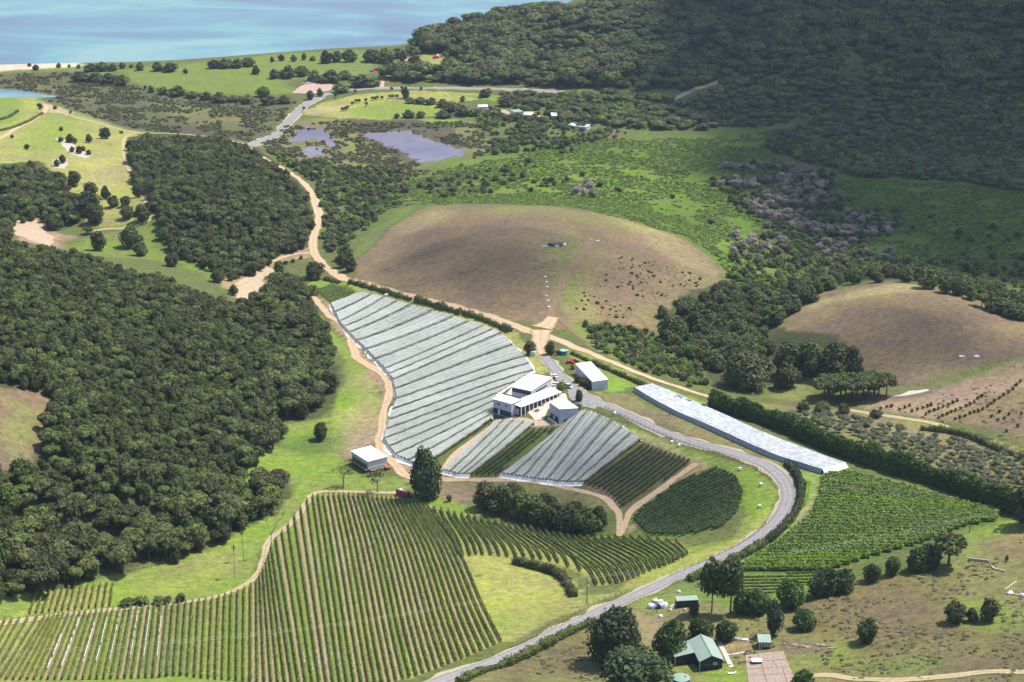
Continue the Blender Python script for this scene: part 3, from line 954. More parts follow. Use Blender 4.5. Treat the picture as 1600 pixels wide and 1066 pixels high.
ribbon('dirt_road', '385 228,398 239,420 252,440 262,462 276,482 295,494 318,498 342,492 364,488 384,494 400,507 416,535 434,560 441,600 453,650 467,700 479,750 493,800 508,838 521,868 530,900 543,940 559,980 576,1020 592,1060 605,1110 621',
       [6, 5.5, 5, 5.5, 7, 6, 6, 6.5, 7, 9, 8, 7.5, 6, 5], M['dirt'], .13, 'tan dirt road past the brown knoll', 'dirt road', 1.0)
ribbon('dirt_track', '492 396,470 396,450 400,425 409,405 421,388 434,372 446', [4.5, 4, 5, 6], M['dirt'], .12, 'sandy track branching towards the forest gully', 'track', 1.0)
ribbon('farm_track', '484 455,496 472,512 491,530 505,545 522,552 541,557 558,576 571,596 582,606 598,608 616,601 640,598 662,592 690,600 708,615 723,634 744,665 750,700 750,750 750,800 750,850 755,900 766,940 777,960 793,968 812,968 838',
       [4, 4.5, 4, 5, 5.5, 4.5, 4, 5, 4.5, 4, 3.5, 3.5, 4], M['dirt'], .12, 'tan track along the lower edge of the white nets', 'track', .7)
ribbon('farm_lane', '640 770,600 770,560 769,520 768,500 769,488 774,478 787,466 806,446 826,426 839,417 852,412 872,405 894,386 912,350 929,300 940,200 951,100 961,0 974,-80 985', 3.2, M['lane'], .12, 'pale two-wheel lane round the top of the big vineyard', 'lane', .3)
ribbon('farm_track', '970 836,984 802,1010 780,1050 752,1088 724', 3.5, M['dirt'], .12, 'bare track between the dark rows and the round vine block', 'track', .6)
ribbon('farm_track', '690 742,708 714,740 688,775 664,800 658', 4.0, M['dirt'], .12, 'bare strip between two netted vine blocks', 'track', .5)
ribbon('worn_track', '858 512,862 488,872 458,888 425,906 402,926 374', [5, 4, 5, 5, 4], M['faint'], .10, 'worn reddish path up the brown knoll', 'path', 1.0)
ribbon('worn_track', '872 496,888 510,906 526,930 540,962 553', 3.0, M['faint'], .10, 'faint reddish track beside the dirt road', 'path', .4)
ribbon('dirt_track', '846 512,858 505,866 496', [14, 9, 6], M['dirt'], .11, 'pale dirt apron where the knoll path meets the road', 'track', 1.0)
ribbon('farm_track', '-60 240,0 216,25 201,50 188,68 176,74 166', [5, 5, 4.5, 5], M['dirt'], .12, 'pale dirt road over the grassy hill at far left', 'track', .5)
ribbon('farm_lane', '216 207,198 213,192 226,194 245,203 268,212 292,226 312,236 334,232 345,215 352,190 357,166 358,146 361', 3.2, M['lane'], .12, 'curving lane down the grassy hill between the trees', 'lane', .4)
ribbon('farm_track', '75 170,110 181,150 192,190 203,222 208,270 209,330 214,385 226', 4.5, M['lane'], .12, 'pale track along the marsh edge of the hill', 'track', .9)
ribbon('farm_track', '1320 640,1350 645,1400 652,1450 660,1480 668', 4.0, M['lane'], .12, 'tan track beyond the olive grove', 'track', .4)
ribbon('farm_track', '1260 1056,1300 1056,1350 1062,1420 1062,1500 1055,1560 1050,1660 1052', 3.6, M['lane'], .12, 'dirt track along the bottom of the dry paddock', 'track', .6)
ribbon('camp_track', '596 139,598 124,602 112,612 104,625 98,638 92', 5.0, M['dirt'], .12, 'dirt track curving into the campground', 'track', .5)
ribbon('dirt_track', '846 516,844 528,847 542,853 558', [12, 8, 7, 6], M['dirt'], .19, 'dirt washed over the top of the drive', 'track', .8)
drape('car_park', '455 146,470 134,490 128,515 130,524 136,515 142,490 147', M['pink'], .12, 1.0, 'pinkish gravel car park beside the coast road', 'car park')
drape('yard', '866 586,886 590,907 612,938 630,930 640,900 634,889 622,886 606,874 602', M['lot'], .20, .3, 'grey sealed forecourt of the winery', 'forecourt')
drape('courtyard', '818 640,858 612,884 616,889 632,856 640,850 656,836 657', M['concrete'], .22, .2, 'pale concrete courtyard between the winery buildings', 'courtyard')
drape('courtyard', '774 634,800 606,828 590,862 590,872 612,826 640', M['concrete'], .15, .1, 'concrete apron under the winery blocks', 'apron')
drape('yard', '785 656,800 650,850 658,872 664,846 668,800 664', M['bare'], .14, .8, 'bare earth yard below the winery', 'yard')
drape('bare_ground', '372 448,395 432,418 418,426 424,412 440,408 456,396 470,376 470,366 458', M['bare'], .11, 2.0, 'scraped sandy clearing beside the gully forest', 'clearing')
drape('bare_ground', '20 350,50 338,62 352,88 372,76 386,40 374,22 366', M['bare'], .11, 2.0, 'stony bare ground among the far left trees', 'clearing')
drape('bare_ground', '86 216,100 218,130 236,144 242,134 248,108 240,98 228', M['stone'], .11, 1.0, 'gravel planting bed with bushes on the grassy hill', 'planting bed')
drape('bare_ground', '82 250,100 246,108 256,100 264,84 262', M['stone'], .11, .8, 'lower gravel planting bed on the grassy hill', 'planting bed')
drape('bare_ground', '1392 620,1420 612,1450 608,1452 611,1420 618', M['concrete'], .11, .6, 'pale streak of gravel below the right knoll', 'gravel')
drape('bare_ground', '745 168,790 172,800 178,850 182,830 186,770 180', M['pink'], .11, .8, 'pinkish yard among the sheds by the swamp', 'yard')
# ------------------------------------------------------------------ trees and bushes: shapes
def leaf_quads(C, N, size, rng, tilt=0.55, aspect=1.5):
    """rhombic leaf sprays at C facing roughly along N"""
    m = len(C)
    n = N + rng.normal(0, tilt, (m, 3))
    n /= np.linalg.norm(n, axis=1)[:, None] + 1e-9
    r = rng.normal(0, 1, (m, 3))
    a = np.cross(n, r)
    a /= np.linalg.norm(a, axis=1)[:, None] + 1e-9
    b = np.cross(n, a)
    s = (size * rng.uniform(.6, 1.35, m))[:, None]
    V = np.stack([C - a * s * aspect * .5, C - b * s * .5 + a * s * .08, C + a * s * aspect * .5, C + b * s * .5 - a * s * .06], 1).reshape(-1, 3)
    return V, np.arange(4 * m).reshape(m, 4)


def sphere_dirs(m, rng, up=0.0):
    d = rng.normal(0, 1, (m, 3))
    d[:, 2] += up
    return d / np.linalg.norm(d, axis=1)[:, None]


def crown_mesh(name, mat, seed, lobes=7, jag=1.08, aspect=1.5, leaves=700, size=.09, shape='dome', z0=.3, trunk=None, tilt=.55, core=.72, lobe_r=.30, flat=1.0):
    """a crown one metre across and reaching from z0 to 1 m: leaf sprays over the lobes of a ragged core"""
    rng = np.random.default_rng(seed)
    cs, rs = [], []
    for i in range(lobes):
        t = i / max(1, lobes - 1)
        if shape == 'dome':
            a = i * 2.4 + rng.uniform(-.4, .4)
            rr = .30 * math.sqrt(t) * 1.25 * rng.uniform(.75, 1.1)
            r = lobe_r * rng.uniform(.7, 1.1) * (1 - .25 * t)
            z = 1 - r * .85 - (rr * 1.7) ** 2 * .42 - rng.uniform(0, .10)
            z = max(z, z0 + r * .7)
        elif shape == 'cone':
            a = i * 2.4
            z = z0 + (1 - z0) * (.10 + .84 * t)
            wid = .5 * (1 - t) ** .75
            rr = wid * .55 * rng.uniform(.6, 1.0)
            r = max(.10, wid * .62) * rng.uniform(.85, 1.1)
        elif shape == 'egg':
            a = i * 2.4
            z = z0 + (1 - z0) * (.14 + .74 * t)
            wid = .5 * math.sin(math.pi * min(.97, .22 + .74 * t)) ** .7
            rr = wid * .50 * rng.uniform(.35, 1.25)
            r = max(.12, wid * .56) * rng.uniform(.62, 1.18)
        else:                                                # ball
            d = sphere_dirs(1, rng)[0]
            a, rr = math.atan2(d[1], d[0]), .25 * math.hypot(d[0], d[1])
            z = (z0 + 1) / 2 + d[2] * .25 * (1 - z0)
            r = lobe_r * rng.uniform(.8, 1.1)
        cs.append((rr * math.cos(a), rr * math.sin(a), z))
        rs.append(r)
    cs, rs = np.array(cs), np.array(rs)
    vz = min(1.0, (1 - z0) * flat)
    w = rs ** 2 / (rs ** 2).sum()
    k = rng.choice(lobes, leaves, p=w)
    d = sphere_dirs(leaves, rng, .35)
    C = cs[k] + d * (rs[k] * rng.uniform(.80, jag, leaves) ** .8)[:, None] * np.array([1, 1, vz if shape in ('dome', 'ball') else 1.0])
    # drop sprays buried inside another lobe
    ok = np.ones(leaves, bool)
    for j in range(lobes):
        q = np.linalg.norm(C - cs[j], axis=1) / rs[j]
        ok &= (q > .68) | (k == j)
    ok &= C[:, 2] > z0 * .8
    C, d = C[ok], d[ok]
    V, F = leaf_quads(C, d + np.array([0, 0, .35]), size, rng, tilt, aspect)
    b = MB()
    for j in range(lobes):
        b.blob(cs[j], np.array([1, 1, vz if shape in ('dome', 'ball') else 1.0]) * rs[j] * core, .28, seed * 31 + j, 1)
    V2, F3 = np.array(b.V), np.array(b.F3)
    Vs, Fs, mi = [V2, V], [F3, F + len(V2)], [np.zeros(len(F3), int), np.zeros(len(F), int)]
    mats = [mat]
    if trunk is not None:
        tm = trunk_mb(seed, z0 + .25)
        o = len(V2) + len(V)
        Vs.append(np.array(tm.V))
        F4 = np.array(tm.F4) + o
        T3 = np.array(tm.F3) + o
        mats.append(trunk)
        me = mesh(name, np.concatenate(Vs), [F3, F + len(V2), F4, T3], mats, np.concatenate(mi + [np.ones(len(F4), int), np.ones(len(T3), int)]))
    else:
        me = mesh(name, np.concatenate(Vs), Fs, mats, np.concatenate(mi))
    return me


def trunk_mb(seed, h, r=.035, limbs=4, spread=.26):
    rng = random.Random(seed)
    b = MB()
    b.tube([(0, 0, -.03), (rng.uniform(-.02, .02), rng.uniform(-.02, .02), h * .5), (rng.uniform(-.04, .04), rng.uniform(-.04, .04), h)], [r * 1.25, r, r * .55], 6)
    for i in range(limbs):
        a = i * 6.28 / limbs + rng.uniform(-.5, .5)
        z = h * rng.uniform(.5, .75)
        b.tube([(0, 0, z), (spread * .5 * math.cos(a), spread * .5 * math.sin(a), z + .12), (spread * math.cos(a), spread * math.sin(a), z + .28)], [r * .6, r * .42, r * .2], 5)
    return b


def trunk_mesh(name, seed, h, mat, **kw):
    b = trunk_mb(seed, h, **kw)
    return mesh(name, b.V, [np.array(b.F4), np.array(b.F3)], mat)


def variants(name, mat, n, trunk_mat=None, th=.5, tr=.035, **kw):
    """crown and trunk meshes, n of each; and the two in one mesh for trees too small to show parts"""
    cr = [crown_mesh('crown', mat, 100 + hash_(name) + i, **kw) for i in range(n)]
    tk = [trunk_mesh('trunk', 50 + i, th, trunk_mat or M['bark'], r=tr) for i in range(n)]
    sm = [crown_mesh(name, mat, 300 + hash_(name) + i, trunk=trunk_mat or M['bark'], **{**kw, 'leaves': kw.get('leaves', 700)}) for i in range(max(1, n - 1))]
    return dict(crown=cr, trunk=tk, one=sm)


def hash_(s):
    return sum(ord(c) * (i + 3) for i, c in enumerate(s)) % 997


M['drytuft'] = m_leaf('dry_grass_blades', (0.15, 0.115, 0.055), (0.26, 0.20, 0.10), 0.5, 0.3)
M['greentuft'] = m_leaf('green_grass_blades', (0.10, 0.13, 0.03), (0.20, 0.235, 0.06), 0.5, 0.3)
KIND = dict(
    forest=variants('forest_tree', M['forest'], 5, lobes=9, leaves=1000, size=.085, shape='dome', z0=.30, lobe_r=.27, tilt=.4),
    broad=variants('broadleaf_tree', M['broad'], 4, lobes=12, leaves=1500, size=.07, shape='egg', z0=.06),
    far=variants('headland_tree', M['far'], 4, lobes=8, leaves=620, size=.10, shape='dome', z0=.02, lobe_r=.31, tilt=.32),
    dark=variants('evergreen_tree', M['dark'], 3, lobes=12, leaves=1900, size=.055, shape='egg', z0=.04),
    conifer=variants('conifer_tree', M['conifer'], 4, lobes=14, leaves=2000, size=.06, shape='egg', z0=.02, tilt=1.1, jag=1.35, aspect=2.6),
    olive=variants('olive_tree', M['olive'], 3, lobes=6, leaves=420, size=.09, shape='ball', z0=.22, th=.45),
    shrub=variants('shrub', M['broad'], 3, lobes=6, leaves=380, size=.11, shape='ball', z0=.0, th=.3),
    scrub=variants('scrub_bush', M['scrub'], 3, lobes=5, leaves=240, size=.13, shape='ball', z0=.0, th=.3),
    reed=variants('reed_clump', M['reed'], 2, lobes=4, leaves=160, size=.16, shape='ball', z0=.0, th=.2),
    lime=variants('lime_bush', M['lime'], 2, lobes=6, leaves=300, size=.12, shape='ball', z0=.0, th=.3),
    grey=variants('grey_bush', M['grey'], 3, lobes=7, leaves=420, size=.09, shape='ball', z0=.05, core=.55, th=.3, trunk_mat=M['palebark']),
)
COUNT = {}


def tree(kind, name, loc, wid, hgt, label=None, group=None, cat='tree', parts=True, rz=None, seed=None):
    """one tree: Empty > crown, trunk (or one small mesh)"""
    K = KIND[kind]
    i = COUNT.get(kind, 0) if seed is None else seed
    COUNT[kind] = COUNT.get(kind, 0) + 1
    rz = (i * 2.399) % 6.283 if rz is None else rz
    if parts:
        t = empty(name, loc, rz, label, cat, group, (wid, wid, hgt))
        obj('crown', K['crown'][i % len(K['crown'])], t)
        obj('trunk', K['trunk'][i % len(K['trunk'])], t)
    else:
        t = obj(name, K['one'][i % len(K['one'])], None, loc, rz)
        t.scale = (wid, wid, hgt)
        tag(t, label, cat, group)
    return t


def tree_px(kind, name, u, v, wpx, hpx, label=None, group=None, cat='tree', parts=None):
    """a tree standing at photo pixel (u, v), wpx wide and hpx tall in the photo"""
    p = at(u, v)
    s = px_per_m(p)
    dep = math.asin((CAM_Z - p[2]) / np.linalg.norm(p - EYE))
    w = wpx / s
    h = max(.35 * w, (hpx / s - w * .35 * math.sin(dep)) / math.cos(dep))
    if parts is None:
        parts = wpx > 15
    return tree(kind, name, p - np.array([0, 0, .1]), w, h, label, group, cat, parts)


def spots(px, spacing, seed, jitter=.42, hole=None):
    """jittered hexagonal spots on the ground inside an outline"""
    W = wpoly(pp(px) if isinstance(px, str) else px)
    rng = np.random.default_rng(seed)
    x = np.arange(W[:, 0].min(), W[:, 0].max(), spacing)
    y = np.arange(W[:, 1].min(), W[:, 1].max(), spacing * .87)
    X, Y = np.meshgrid(x, y)
    X = X + (np.arange(len(y)) % 2)[:, None] * spacing / 2
    X = X.ravel() + rng.uniform(-jitter, jitter, X.size) * spacing
    Y = Y.ravel() + rng.uniform(-jitter, jitter, Y.size) * spacing
    X0 = X + (vnoise(X, Y, 14, 41) - .5) * 8
    Y0 = Y + (vnoise(X, Y, 14, 42) - .5) * 12
    m = inside(W, X0, Y0)
    for h in hole or []:
        Wh = wpoly(pp(h))
        m &= ~inside(Wh, X0, Y0)
    X, Y = X[m], Y[m]
    return np.stack([X, Y, hz(X, Y)], 1)


def stuff(name, P, sx, sz, sources, label, cat):
    """what nobody could count: one object that sets copies of a few shapes on its points"""
    me = bpy.data.meshes.new(name)
    me.vertices.add(len(P))
    me.vertices.foreach_set('co', np.asarray(P, np.float32).ravel())
    rng = np.random.default_rng(hash_(name))
    S_ = np.stack([sx, sx, sz], 1).astype(np.float32)
    a = me.attributes.new('size', 'FLOAT_VECTOR', 'POINT')
    a.data.foreach_set('vector', S_.ravel())
    a = me.attributes.new('turn', 'FLOAT_VECTOR', 'POINT')
    T_ = np.zeros((len(P), 3), np.float32)
    T_[:, 2] = rng.uniform(0, 6.283, len(P))
    a.data.foreach_set('vector', T_.ravel())
    a = me.attributes.new('pick', 'INT', 'POINT')
    a.data.foreach_set('value', rng.integers(0, len(sources), len(P)).astype(np.int32))
    me.update()
    o = obj(name, me)
    g = bpy.data.node_groups.new(name, 'GeometryNodeTree')
    g.interface.new_socket('Geometry', in_out='INPUT', socket_type='NodeSocketGeometry')
    g.interface.new_socket('Geometry', in_out='OUTPUT', socket_type='NodeSocketGeometry')
    gi, go = g.nodes.new('NodeGroupInput'), g.nodes.new('NodeGroupOutput')
    ip = g.nodes.new('GeometryNodeInstanceOnPoints')
    jn = g.nodes.new('GeometryNodeJoinGeometry')
    for s in reversed(sources):
        oi = g.nodes.new('GeometryNodeObjectInfo')
        oi.inputs['Object'].default_value = s
        oi.inputs['As Instance'].default_value = True
        g.links.new(oi.outputs['Geometry'], jn.inputs[0])
    ip.inputs['Pick Instance'].default_value = True
    for nm, typ, sock in (('size', 'FLOAT_VECTOR', 'Scale'), ('turn', 'FLOAT_VECTOR', 'Rotation'), ('pick', 'INT', 'Instance Index')):
        na = g.nodes.new('GeometryNodeInputNamedAttribute')
        na.data_type = typ
        na.inputs['Name'].default_value = nm
        if sock == 'Rotation':
            er = g.nodes.new('FunctionNodeEulerToRotation')
            g.links.new(na.outputs['Attribute'], er.inputs[0])
            g.links.new(er.outputs[0], ip.inputs[sock])
        else:
            g.links.new(na.outputs['Attribute'], ip.inputs[sock])
    g.links.new(gi.outputs[0], ip.inputs['Points'])
    g.links.new(jn.outputs[0], ip.inputs['Instance'])
    g.links.new(ip.outputs[0], go.inputs[0])
    md = o.modifiers.new('spread', 'NODES')
    md.node_group = g
    return tag(o, label, cat, kind='stuff')


# ------------------------------------------------------------------ the forests
FORESTS = [   # outline of where the trunks stand, spacing, crown width, height, label of one of its trees
    ('-220 400,0 395,60 400,130 414,200 438,270 452,330 476,388 488,420 452,432 435,470 450,492 478,490 500,508 545,518 585,512 615,505 642,478 655,438 662,435 695,400 728,366 752,362 776,400 764,440 756,452 782,425 806,330 858,232 880,190 898,150 908,100 932,50 940,0 945,-220 960',
     4.3, 5.9, 7.0, 'round dark crown in the dense forest that covers the big left hillside', ['-220 604,0 608,40 610,82 618,84 652,66 698,44 750,0 740,-220 740', '-60 500,0 514,18 528,0 530,-60 520']),
    ('206 232,240 222,330 226,400 245,438 275,476 312,486 350,482 388,430 404,398 430,370 440,330 424,262 396,252 352,226 308,205 262',
     4.6, 6.2, 7.0, 'round crown in the forest on the hill west of the dirt road', []),
    ('-220 270,0 270,60 264,98 296,122 320,124 352,90 368,50 356,15 370,0 386,-220 400',
     6.2, 7.4, 7.5, 'dark tree in the far left wood below the grassy hill', ['15 350,60 345,90 372,60 388,25 372']),
]
NOW = {}
FP, FW, FH, FL, FG = [], [], [], [], []
for k, (px, sp, w, h, lab, holes) in enumerate(FORESTS):
    P = spots(px, sp, 60 + k, hole=holes)
    rng = np.random.default_rng(80 + k)
    big = vnoise(P[:, 0], P[:, 1], 22, 51)
    sc = rng.uniform(.56, 1.34, len(P)) * (.8 + .45 * big)
    q_ = project(P + np.array([0, 0, 5.0]))                     # older, broader trees low on the slope and along the valley
    old_ = ((q_[:, 1] > 735) | ((q_[:, 0] > 405) & (q_[:, 1] > 400))) if k == 0 else np.zeros(len(P), bool)
    keep_ = ~old_ | (rng.random(len(P)) < .58)
    P, sc, old_ = P[keep_], sc[keep_], old_[keep_]
    sc = np.where(old_, sc * 1.4, sc)
    FP.append(P)
    FW.append(w * sc)
    FH.append(h * sc ** .8 * rng.uniform(.85, 1.2, len(P)))
    FL += [lab] * len(P)
    FG += [k] * len(P)
FP, FW, FH, FG = np.concatenate(FP), np.concatenate(FW), np.concatenate(FH), np.array(FG)
uv = project(FP + np.array([0, 0, 5.0]))
infr = (uv[:, 0] > 3) & (uv[:, 0] < 1597) & (uv[:, 1] > 3) & (uv[:, 1] < 1060)
seen_size = FW * px_per_m(FP) * np.where(infr, 1, 0)
order = np.argsort(-seen_size)
pick = set(order[:285].tolist())
GRP = ['trees of the big left hillside forest', 'trees of the forest west of the dirt road', 'trees of the far left wood']
for i in sorted(pick):
    tree('broad' if i % 6 == 0 else 'forest', 'forest_tree', FP[i] - np.array([0, 0, .2]), FW[i], FH[i], FL[i], GRP[FG[i]])
crowns = []
for o in COL.objects:
    if o.name.split('.')[0] == 'crown' and o.parent and o.parent.name.startswith('forest_tree') and o.data not in [c.data for c in crowns] and len(crowns) < 9:
        crowns.append(o)
rest = np.array([i for i in range(len(FP)) if i not in pick])
print('forest', len(FP), 'rest', len(rest))
stuff('forest', FP[rest] - np.array([0, 0, .2]), FW[rest], FH[rest], crowns, 'dense dark green forest canopy spreading over the left hills', 'forest')

# the headland: forest above, scrub below, and the swamp in front
hp = spots('655 72,664 64,682 52,704 42,760 35,850 18,910 10,960 2,1000 -50,1250 -85,1500 -110,1850 -110,1850 300,1600 300,1480 282,1330 278,1260 240,1180 232,1230 205,1320 178,1300 172,1200 196,1080 205,990 205,930 192,860 186,860 172,780 160,790 148,1000 158,1060 150,1060 142,960 138,880 137,760 132,700 130,640 128,600 124,602 118,640 120,690 116,700 98,690 88,660 82',
           9.6, 90, hole=['1060 152,1105 131,1150 115,1158 128,1112 150,1074 160', '1254 90,1345 75,1354 92,1264 113', '632 108,650 98,668 84,706 82,702 114,662 122,636 122', '700 90,732 90,736 114,704 112', '1290 90,1400 92,1450 118,1380 130,1300 112', '820 70,900 78,905 92,840 96'])
rng = np.random.default_rng(91)
hs = rng.uniform(.6, 1.3, len(hp)) * (.68 + .64 * vnoise(hp[:, 0], hp[:, 1], 40, 52))
low = np.clip((hp[:, 1] - 1440) / 160, .45, 1.0)
hw, hh = 15.0 * hs * (.42 + .58 * low), 9.6 * hs * (.6 + .4 * hs) * low
t0 = [tree('far', 'headland_tree', hp[i] - np.array([0, 0, .2]), hw[i], hh[i], 'dark rounded tree in the shaded forest across the headland', 'headland forest trees', parts=False) for i in range(0)]
near = np.argsort(-(hw * px_per_m(hp)) * ((project(hp)[:, 0] > 5) & (project(hp)[:, 0] < 1595) & (project(hp)[:, 1] > 5)))[:3]
hsrc = []
for c in range(4):
    p = hp[near[c % 3]] if c < 3 else hp[near[0]] + np.array([5, 3, 0])
    o = obj('headland_tree', KIND['far']['crown'][c], None, p - np.array([0, 0, .2]))
    o.scale = (9, 9, 7.5)
    tag(o, 'dark tree standing out of the shaded forest on the headland', 'tree', 'headland forest trees')
    hsrc.append(o)
stuff('headland_forest', hp - np.array([0, 0, .3]), hw, hh, hsrc, 'dark shaded forest over the headland above the swamp', 'forest')


ROAD_GAPS = ['1060 150,1105 131,1150 115,1156 122,1110 142,1072 154', '1254 90,1345 75,1350 86,1262 100']
PONDS = ['574 211,606 206,640 206,680 219,722 233,728 238,700 247,655 256,640 245,600 230,580 218', '464 200,500 204,518 212,523 234,512 228,496 219,458 222', '473 235,500 231,512 245,488 247,474 249']


def low_growth(name, areas, kinds, wid, hgt, seed, label, cat, spread=.45, clump=None):
    Ps, Ws = [], []
    for k, (px, sp) in enumerate(areas):
        P = spots(px, sp, seed + k, .5, PONDS if cat in ('marsh scrub', 'valley scrub') else ROAD_GAPS if cat == 'headland scrub' else None)
        r = np.random.default_rng(seed + k + 40)
        if clump is not None:
            q = vnoise(P[:, 0], P[:, 1], clump[0], clump[2]) * .65 + vnoise(P[:, 0], P[:, 1], clump[0] * .3, clump[2] + 1) * .35
            P = P[q > clump[1]]
        Ps.append(P)
        Ws.append(r.uniform(1 - spread, 1 + spread, len(P)))
    P, W_ = np.concatenate(Ps), np.concatenate(Ws)
    srcs = []
    for kd in kinds:
        i = len(srcs)
        o = obj(cat.replace(' ', '_'), KIND[kd]['crown'][i % len(KIND[kd]['crown'])], None, P[i * 7 % len(P)] - np.array([0, 0, .1]))
        o.scale = (wid, wid, hgt)
        tag(o, label.split(',')[0] + ', one clump of it', cat, 'clumps of ' + cat)
        srcs.append(o)
    r = np.random.default_rng(seed)
    stuff(name, P - np.array([0, 0, .15]), wid * W_, hgt * W_ * r.uniform(.8, 1.2, len(W_)), srcs, label, cat)


low_growth('headland_scrub', [('660 66,700 44,760 36,850 20,930 12,1100 0,1300 0,1600 0,1600 300,1480 282,1330 276,1260 240,1180 232,1300 176,1200 198,1000 205,930 196,860 188,780 164,790 150,1060 150,1060 142,880 138,700 130,690 90', 8.0), ('1200 236,1320 220,1480 220,1600 230,1600 298,1480 280,1330 274', 5.0),
    ('1290 92,1400 94,1450 118,1380 130,1300 112', 5.5), ('820 70,900 78,905 92,840 96', 6.0), ('775 150,900 158,1000 164,1000 200,930 192,860 184,800 168', 7.0)],
    ['scrub', 'lime', 'scrub', 'broad'], 5.6, 4.2, 240, 'lighter scrub and fern between the headland trees', 'headland scrub', clump=(26, .40, 72))
low_growth('marsh_scrub', [
    ('-150 118,0 116,110 114,200 132,240 142,330 150,420 156,462 156,440 186,412 210,392 222,300 208,222 203,150 184,70 158,100 150,30 140,-150 136', 3.6),
    ('405 228,448 194,520 190,600 194,738 190,766 230,738 252,728 232,680 220,640 206,575 206,600 228,640 243,655 256,600 276,450 264', 3.4),
    ('590 262,720 256,760 270,700 292,640 306,600 322,560 300', 4.5)], ['scrub', 'scrub', 'scrub'], 2.9, 1.35, 110, 'low brown olive scrub growing over the marsh', 'marsh scrub', clump=(16, .45, 61))
low_growth('swamp_reeds', [
    ('560 340,640 286,700 262,830 240,900 212,1000 218,1150 214,1310 182,1330 180,1290 206,1200 236,1250 272,1320 282,1480 288,1650 304,1700 450,1500 440,1380 424,1300 428,1240 452,1140 446,1132 420,1080 374,980 344,880 322,760 318,650 320', 3.0)],
    ['reed', 'reed'], 2.9, .95, 130, 'bright green reeds and grass filling the swamp', 'swamp reeds', clump=(18, .32, 63))
low_growth('valley_scrub', [
    ('408 232,470 252,560 262,640 268,640 300,600 336,560 372,520 398,506 392,506 350,504 318,480 280', 5.4),
    ('765 172,840 184,930 198,990 210,930 222,860 236,760 244,768 226,740 188', 5.2),
    ('1130 450,1150 380,1230 350,1330 390,1420 420,1330 440,1260 450,1180 500,1130 490', 5.5),
    ('1300 424,1400 404,1500 412,1600 402,1700 420,1700 480,1600 470,1500 442,1400 426', 8.5)], ['scrub', 'broad', 'lime', 'shrub', 'scrub'], 4.8, 3.4, 150, 'mixed green scrub along the valley floor', 'valley scrub', clump=(20, .34, 65))
low_growth('roadside_scrub', [('905 506,960 510,1035 524,1080 545,1100 604,1058 600,1000 578,940 552', 3.6)], ['lime', 'scrub', 'reed', 'shrub'], 3.6, 2.8, 260, 'light green young scrub above the dirt road', 'roadside scrub', clump=(14, .28, 73))
low_growth('dead_scrub', [
    ('1118 262,1180 258,1240 262,1300 275,1340 330,1400 350,1390 372,1330 372,1260 362,1190 340,1130 296', 6.6),
    ('1130 380,1180 352,1230 366,1225 400,1190 412,1150 402', 7.5), ('1240 395,1300 378,1340 400,1290 410', 9.0), ('1150 350,1290 345,1400 395,1420 412,1330 400,1240 380', 13)],
    ['grey', 'grey', 'grey'], 5.4, 4.2, 170, 'bare grey leafless willow scrub in the swamp', 'dead scrub', clump=(22, .45, 67))
low_growth('swamp_shrubs', [('1110 268,1180 256,1300 275,1345 330,1410 352,1390 385,1320 380,1180 350,1120 300', 7.0), ('1240 300,1400 330,1600 360,1600 430,1440 430,1320 400', 26), ('640 290,760 262,860 250,900 290,800 300,680 310', 11)],
    ['scrub', 'broad', 'shrub'], 5.0, 3.2, 190, 'dark green shrubs mixed among the bare grey willows', 'swamp shrubs', clump=(20, .42, 68))
M['weed'] = m_leaf('weed_leaves', (0.10, 0.095, 0.04), (0.17, 0.165, 0.07), 0.6, 0.35)
KIND['weed'] = variants('weed_tuft', M['weed'], 2, lobes=4, leaves=110, size=.2, shape='ball', z0=.0, th=.1)
low_growth('paddock_weeds', [('1215 945,1300 920,1400 895,1475 880,1600 830,1640 840,1640 1066,1300 1066,1260 1000', 2.3), ('820 1040,930 985,960 1066,800 1066', 2.4), ('1040 930,1200 950,1250 1000,1090 1066,1010 1000', 3.2), ('1340 640,1450 632,1600 570,1640 690,1560 690,1440 655', 3.4)],
    ['weed', 'weed', 'scrub'], 1.3, .38, 280, 'low brown and green weeds dotted over the paddocks', 'weeds', spread=.6, clump=(13, .50, 74))
# ------------------------------------------------------------------ vineyards
def along(poly, n):
    """n points evenly along a pixel polyline"""
    P = np.array(poly, float)
    d = np.concatenate([[0], np.cumsum(np.hypot(*np.diff(P, axis=0).T))])
    t = np.linspace(0, d[-1], n)
    return np.stack([np.interp(t, d, P[:, 0]), np.interp(t, d, P[:, 1])], 1)


def keyed(poly, n):
    """like along(), but each stretch between two given points gets the same number of steps"""
    P = np.array(poly, float)
    k = np.linspace(0, len(P) - 1, n)
    a = np.arange(len(P))
    return np.stack([np.interp(k, a, P[:, 0]), np.interp(k, a, P[:, 1])], 1)


ROWS = []


